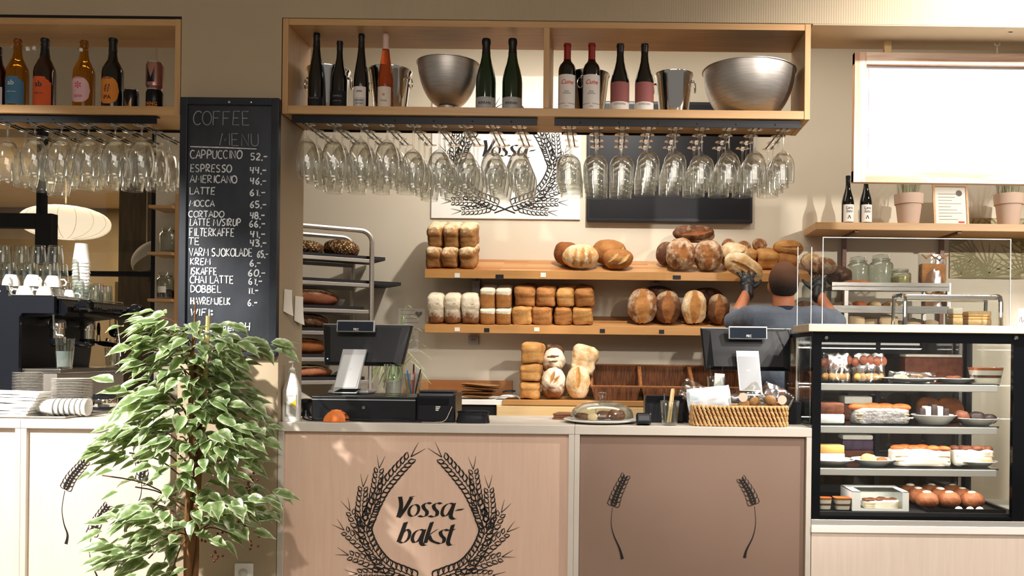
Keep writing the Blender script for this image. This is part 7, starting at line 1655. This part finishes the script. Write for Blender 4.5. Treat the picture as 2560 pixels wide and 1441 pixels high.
b = MB(); b.bb(-W_, W_, 0, .014, 0, f); b.bb(-W_, W_, 0, .014, H_-f, H_); b.bb(-W_, -W_+f, 0, .014, f, H_-f); b.bb(W_-f, W_, 0, .014, f, H_-f); b.build('frame', 'oak', t, smooth=0); sh = MB().bb(-W_+f, W_-f, .006, .009, f, H_-f).build('certificate', 'paper', t, smooth=0)
b = MB(); random.seed(9)
for i in range(9): ribbon(b, [(-W_*.7, H_*(.78-.075*i)), (W_*random.uniform(.0, .7), H_*(.78-.075*i))], .004, .0058, .0003)
b.lathe([(.018, 0), (.02, .0003), (.022, 0)], 20, (W_*.5, .0056, H_*.8), (pi/2, 0, 0)); b.build('print', 'print_grey', sh, smooth=0); MB().bb(W_*.4, W_*.75, .0052, .0056, H_*.1, H_*.14).build('seal_print', 'print_red', sh, smooth=0)
# ================================================================ person reaching up to the bread shelf
def fuse(mb, name, mat, parent, voxel, smooth=2, noise_amp=0., nscale=12., keep=None):
    """one continuous surface grown over the overlapping volumes"""
    o = mb.build('tmp', mat, None); md = o.modifiers.new('r', 'REMESH'); md.mode = 'VOXEL'; md.voxel_size = voxel
    sm = o.modifiers.new('s', 'SMOOTH'); sm.iterations = smooth; sm.factor = .6
    bpy.context.view_layer.update()
    me = bpy.data.meshes.new_from_object(o.evaluated_get(bpy.context.evaluated_depsgraph_get())); bpy.data.objects.remove(o)
    if noise_amp:
        for v in me.vertices:
            c = v.co; n = v.normal; f = noise.noise(Vector((c.x*nscale, c.y*nscale, c.z*nscale*.7)))+.5*noise.noise(Vector((c.x*nscale*2.3+4, c.y*nscale*2, c.z*nscale*1.2))); v.co = c+n*f*noise_amp
    me.name = name; me.materials.clear(); me.materials.append(MATS[mat]); me.polygons.foreach_set('use_smooth', [True]*len(me.polygons))
    r = bpy.data.objects.new(name, me); COL.objects.link(r); r.parent = parent; return r
def cap(mb, a, b, ra, rb, n=16):
    a, b = Vector(a), Vector(b); k = 8
    mb.tube([a.lerp(b, i/k) for i in range(k+1)], [ra+(rb-ra)*i/k for i in range(k+1)], n); mb.ell(a, (ra,)*3, n, 10); mb.ell(b, (rb,)*3, n, 10)
M('skin', 'B4714E', .55, col2='A9653F', vs=8, sss=0); M('shirt', '666E7B', .8, col2='5A626F', vs=5, bump=.25, bs=50); M('trousers', '23252B', .85); M('glove', '14171A', .42, bump=.2, bs=40); M('collar_navy', '1E2531', .8); M('shoe', '15120F', .5)
m = M('hair_short', '241712', .85, bump=.5, bs=180); N, L = m.node_tree.nodes, m.node_tree.links   # thinning on the crown
tc = N.new('ShaderNodeTexCoord'); sp_ = N.new('ShaderNodeSeparateXYZ'); L.new(tc.outputs['Generated'], sp_.inputs[0]); nz = N.new('ShaderNodeTexNoise'); nz.inputs['Scale'].default_value = 6
L.new(tc.outputs['Object'], nz.inputs['Vector']); ad = N.new('ShaderNodeMath'); ad.operation = 'MULTIPLY_ADD'; L.new(nz.outputs['Fac'], ad.inputs[0]); ad.inputs[1].default_value = .35; L.new(sp_.outputs['Z'], ad.inputs[2])
rp = N.new('ShaderNodeValToRGB'); rp.color_ramp.elements[0].position = .45; rp.color_ramp.elements[0].color = lin('21160F'); rp.color_ramp.elements[1].position = 1.05; rp.color_ramp.elements[1].color = lin('6E4933')
L.new(ad.outputs[0], rp.inputs['Fac']); L.new(rp.outputs['Color'], N['Principled BSDF'].inputs['Base Color'])
hc = P(1958, 703, 1.06); pe = thing('person', 'person in blue-grey shirt and black gloves, back turned, reaching up to the bread shelf', 'person', (hc.x, 1.06, 0))
def J(px, py, y): return P(px, py, y)-Vector((hc.x, 1.06, 0))
head = J(1958, 712, 1.06); neck = J(1960, 768, 1.05); chest = Vector((neck.x+.01, -.0, 1.36)); pelvis = Vector((0.01, -.02, .98))
shL, shR = J(1888, 792, 1.03), J(2032, 794, 1.03); elL, elR = J(1836, 806, 1.25), J(2086, 806, 1.25); wrL, wrR = J(1869, 727, 1.41), J(2046, 732, 1.41)
b = MB()
b.ell(head+Vector((0, -.012, .018)), (.084, .102, .1115), 24, 18); b.ell(head+Vector((0, .035, -.05)), (.062, .07, .075), 20, 14); b.ell(head+Vector((0, .085, -.095)), (.03, .024, .022), 12, 10)
b.ell(head+Vector((0, .108, -.035)), (.015, .022, .022), 12, 8); b.ell(head+Vector((0, .1, -.015)), (.011, .012, .03), 10, 8); b.ell(head+Vector((0, .092, -.068)), (.026, .014, .01), 12, 8)
for s in (-1, 1): b.ell(head+Vector((s*.081, .008, -.02)), (.010, .02, .034), 12, 10, (.15, s*.2, 0)); b.ell(head+Vector((s*.032, .078, .02)), (.024, .014, .008), 10, 8)
cap(b, head+Vector((0, -.005, -.06)), neck+Vector((0, 0, -.04)), .062, .07)
b.ell(chest+Vector((0, 0, .06)), (.165, .105, .17), 24, 16); b.ell(pelvis+Vector((0, 0, .1)), (.15, .105, .18), 20, 14); b.ell(pelvis, (.165, .115, .12), 20, 14)
for sh, el, wr in ((shL, elL, wrL), (shR, elR, wrR)):
    cap(b, neck.lerp(sh, .35)+Vector((0, 0, -.05)), sh, .06, .062); cap(b, sh, el, .056, .044); cap(b, el, el.lerp(wr, .35), .045, .043); cap(b, el.lerp(wr, .35), wr, .043, .029)
for s in (-1, 1):
    hip, kn, an = pelvis+Vector((s*.09, 0, -.05)), Vector((s*.1, .02, .50)), Vector((s*.105, -.02, .09)); cap(b, hip, kn, .085, .06); cap(b, kn, kn.lerp(an, .35), .056, .06); cap(b, kn.lerp(an, .35), an, .06, .038); cap(b, an+Vector((0, -.02, -.045)), an+Vector((0, .15, -.055)), .035, .03)
fuse(b, 'body', 'skin', pe, .0085, 3)
b = MB()
for s in (-1, 1): b.ell(head+Vector((s*.032, .088, .002)), (.013, .008, .009), 12, 8)
b.build('eyes', 'china', pe)
b = MB(); b.ell(head+Vector((0, -.016, .022)), (.0875, .1055, .114), 32, 24)
b.v = [v for v in b.v]
hb = MB(); keep = []
for f in b.f:
    c = sum((b.v[i] for i in f), Vector())/len(f) - head
    if c.z > -.062+max(0, c.y)*1.35 or (c.y < -.01 and c.z > -.106): keep.append(f)
hb.v = b.v; hb.f = keep; hb.mi = [0]*len(keep); hb.build('hair', 'hair_short', pe, smooth=80)
# shirt: torso and sleeves over the body, ending at elbows and hips
b = MB(); b.ell(chest+Vector((0, -.005, .05)), (.195, .128, .19), 28, 18); b.ell(Vector((chest.x, -.01, 1.17)), (.18, .125, .22), 24, 16); b.ell(Vector((.01, -.02, 1.0)), (.185, .13, .11), 24, 14)
cap(b, neck+Vector((0, 0, -.075)), neck+Vector((0, -.004, -.035)), .085, .07)
for sh, el, wr in ((shL, elL, wrL), (shR, elR, wrR)):
    cap(b, neck.lerp(sh, .3)+Vector((0, -.005, -.065)), sh+Vector((0, -.005, -.012)), .085, .084); cap(b, sh+Vector((0, 0, -.01)), el, .084, .068); cap(b, el, el.lerp(wr, .2), .066, .052)
fuse(b, 'shirt', 'shirt', pe, .010, 3, .0085, 12.)
MB().lathe([(.066, 0), (.072, .004), (.068, .028), (.062, .03), (.06, .004)], 28, neck+Vector((0, -.004, -.032)), (-.12, 0, 0), close=True).build('collar', 'collar_navy', pe, smooth=60)
b = MB(); b.ell(pelvis+Vector((0, 0, -.02)), (.178, .128, .13), 20, 12)
for s in (-1, 1): hip, kn, an = pelvis+Vector((s*.09, 0, -.05)), Vector((s*.1, .02, .50)), Vector((s*.105, -.02, .07)); cap(b, hip, kn, .1, .078); cap(b, kn, an, .078, .062)
fuse(b, 'trousers', 'trousers', pe, .014, 2, .003)
for s in (-1, 1): MB().loft([[Vector((s*.105+.045*w_*cos(a), .04+l_*sin(a), z)) for a in [2*pi*i/20 for i in range(20)]] for z, w_, l_ in ((.0, 1, .135), (.03, 1.05, .14), (.07, .95, .11), (.1, .85, .07))]).build('shoe', 'shoe', pe, smooth=50)
def glove(wr, up, side, tips):
    """gloved hand: palm away from us, fingers spread and bent forward, thumb towards the head"""
    U = up.normalized(); Rt = Vector((side, 0, 0)); Rt = (Rt-U*Rt.dot(U)).normalized(); Fw = Vector((0, 1, 0)); Fw = (Fw-U*Fw.dot(U)-Rt*Fw.dot(Rt)).normalized()
    at3 = lambda r, f, u: wr+Rt*r*1.18+Fw*f+U*u*1.06
    b = MB(); cap(b, wr-U*.034, at3(0, 0, .015), .039, .038); 
    for r in (-.026, -.009, .009, .026): cap(b, at3(r*.75, 0, .02), at3(r, .004, .092), .0165, .0125)
    b.ell(at3(.0, .0, .055), (.048, .022, .052), 16, 12, None)
    for i, (r, an, L_) in enumerate([(-.030, -.42, .060), (-.011, -.16, .076), (.010, .10, .080), (.030, .34, .072)]):
        p = at3(r, .004, .092); d = (U*cos(an)+Rt*sin(an)); q1 = p+(d+Fw*.22).normalized()*L_*.45; q2 = q1+(d+Fw*.65).normalized()*L_*.32; q3 = q2+(d+Fw*1.0).normalized()*L_*.24
        cap(b, p, q1, .0105, .0095, 12); cap(b, q1, q2, .0095, .0088, 12); cap(b, q2, q3, .0088, .0074, 12)
    p = at3(.030, .008, .028); q1 = at3(.058, .018, .052); q2 = at3(.075, .032, .08); q3 = at3(.08, .048, .1); cap(b, p, q1, .0165, .0125, 12); cap(b, q1, q2, .0125, .0105, 12); cap(b, q2, q3, .0105, .0085, 12)
    return b
gl = glove(wrL, J(1866, 657, 1.5)-wrL, 1, None); fuse(gl, 'glove', 'glove', pe, .0036, 2)
gl = glove(wrR, J(2050, 662, 1.5)-wrR, -1, None); fuse(gl, 'glove', 'glove', pe, .0036, 2)
o = loaf(.27, .12, .15, 'oval', ('crust_pale', 'crust_open'), [(-.6, -.15, .6, -.1, .22)], 160, .004); q = P(1868, 690, 1.565); o.location = q; o.rotation_euler = (0, .5, 0); o.location += Vector((-.06, 0, -.01)); tag(o, 'pale long loaf held in the raised left glove', 'bread')
o = loaf(.2, .12, .12, 'oval', ('crust_rustic',), seed=161); o.location = P(2052, 674, 1.548); o.location.z -= .04; tag(o, 'floury loaf at the raised right glove, seen through the clear screens', 'bread')
# ================================================================ light and camera
def light(kind, name, loc, to, energy, col=(1, .9, .76), size=.1, angle=60, blend=.5, sy=None):
    d = bpy.data.lights.new(name, kind); d.energy = energy; d.color = col
    if kind == 'AREA':
        d.size = size
        if sy: d.shape = 'RECTANGLE'; d.size_y = sy
    else: d.shadow_soft_size = size
    if kind == 'SPOT': d.spot_size = radians(angle); d.spot_blend = blend
    o = bpy.data.objects.new(name, d); COL.objects.link(o); o.location = loc
    o.rotation_euler = (Vector(to)-Vector(loc)).to_track_quat('-Z', 'Y').to_euler()
    return o
light('SPOT', 'ceiling_spot', (-3.3, -2.3, 3.5), (-2.85, -.1, .75), 1500, (1, .95, .89), .045, 54, .45)
light('SPOT', 'ceiling_spot', (2.45, -1.15, 3.5), (2.25, .3, 2.2), 640, (1, .94, .88), .045, 118, .9)
light('SPOT', 'ceiling_spot', (-.7, -3.0, 3.5), (-.7, 0, .5), 240, (1, .92, .86), .06, 58, .9)
light('SPOT', 'ceiling_spot', (2.0, -2.6, 3.5), (2.1, .1, 1.1), 190, (1, .93, .87), .06, 60, .9)
light('SPOT', 'ceiling_spot', (2.7, -4.7, 3.42), (.3, 1.9, 1.05), 640, (1, .93, .85), .05, 28, .6)
light('SPOT', 'ceiling_spot', (4.4, -2.2, 3.3), (1.8, 2.05, 1.6), 720, (1, .95, .88), .05, 32, .6)
light('AREA', 'front_room_fill', (-.3, -3.6, 3.55), (-.3, -.6, .6), 70, (1, .91, .82), 3.)  # added broad fill for the front, no fitting of its own
light('SPOT', 'kitchen_spot', (.15, .42, 3.55), (-.7, 2.05, 1.25), 225, (1, .94, .86), .05, 104, 1.)
light('SPOT', 'kitchen_spot', (3.3, .42, 3.55), (1.9, 2.05, 1.3), 85, (1, .94, .86), .05, 100, 1.)
light('AREA', 'kitchen_fill', (.2, 1.1, 3.58), (.2, 1.1, 0), 30, (1, .93, .84), 3.2, sy=.8)  # added soft fill over the back room
light('AREA', 'case_light', (1.46, .07, P(2300, 858, 0).z-.02), (1.46, .28, .3), 2.6, (1, .96, .9), .85, sy=.03)
for z_ in SHELF[:3]: light('AREA', 'shelf_fill', (1.44, .075, z_-.045), (1.44, .2, z_-.3), 2., (1, .96, .9), .8, sy=.02)  # added fill under each case shelf to brighten the goods below
light('AREA', 'far_room_light', (-5.2, 3.9, 2.78), (-5.2, 3.9, 0), 85, (1, .84, .62), 1.6)
wd = bpy.data.worlds.new('World'); SC.world = wd; wd.use_nodes = True
wd.node_tree.nodes['Background'].inputs[0].default_value = (1, .93, .86, 1)
wd.node_tree.nodes['Background'].inputs[1].default_value = .24
cam = bpy.data.cameras.new('Camera'); co = bpy.data.objects.new('Camera', cam); COL.objects.link(co)
cam.sensor_width = 36; cam.lens = F/2560*36; cam.shift_x = -(VX-1280)/2560; cam.shift_y = (VY-720.5)/2560; cam.clip_start = .05
co.matrix_world = Matrix(((cos(RL), -sin(RL), 0, 0), (0, 0, -1, -D0), (sin(RL), cos(RL), 0, CAMH), (0, 0, 0, 1)))
SC.camera = co
SC.view_settings.view_transform = 'Standard'; SC.view_settings.look = 'None'; SC.view_settings.gamma = 1; SC.view_settings.exposure = 0
SC.view_settings.use_curve_mapping = False
cy = SC.cycles
cy.max_bounces = 10; cy.diffuse_bounces = 3; cy.glossy_bounces = 4; cy.transmission_bounces = 8; cy.transparent_max_bounces = 40
cy.use_denoising = True; cy.caustics_reflective = False; cy.caustics_refractive = False; cy.sample_clamp_indirect = 6
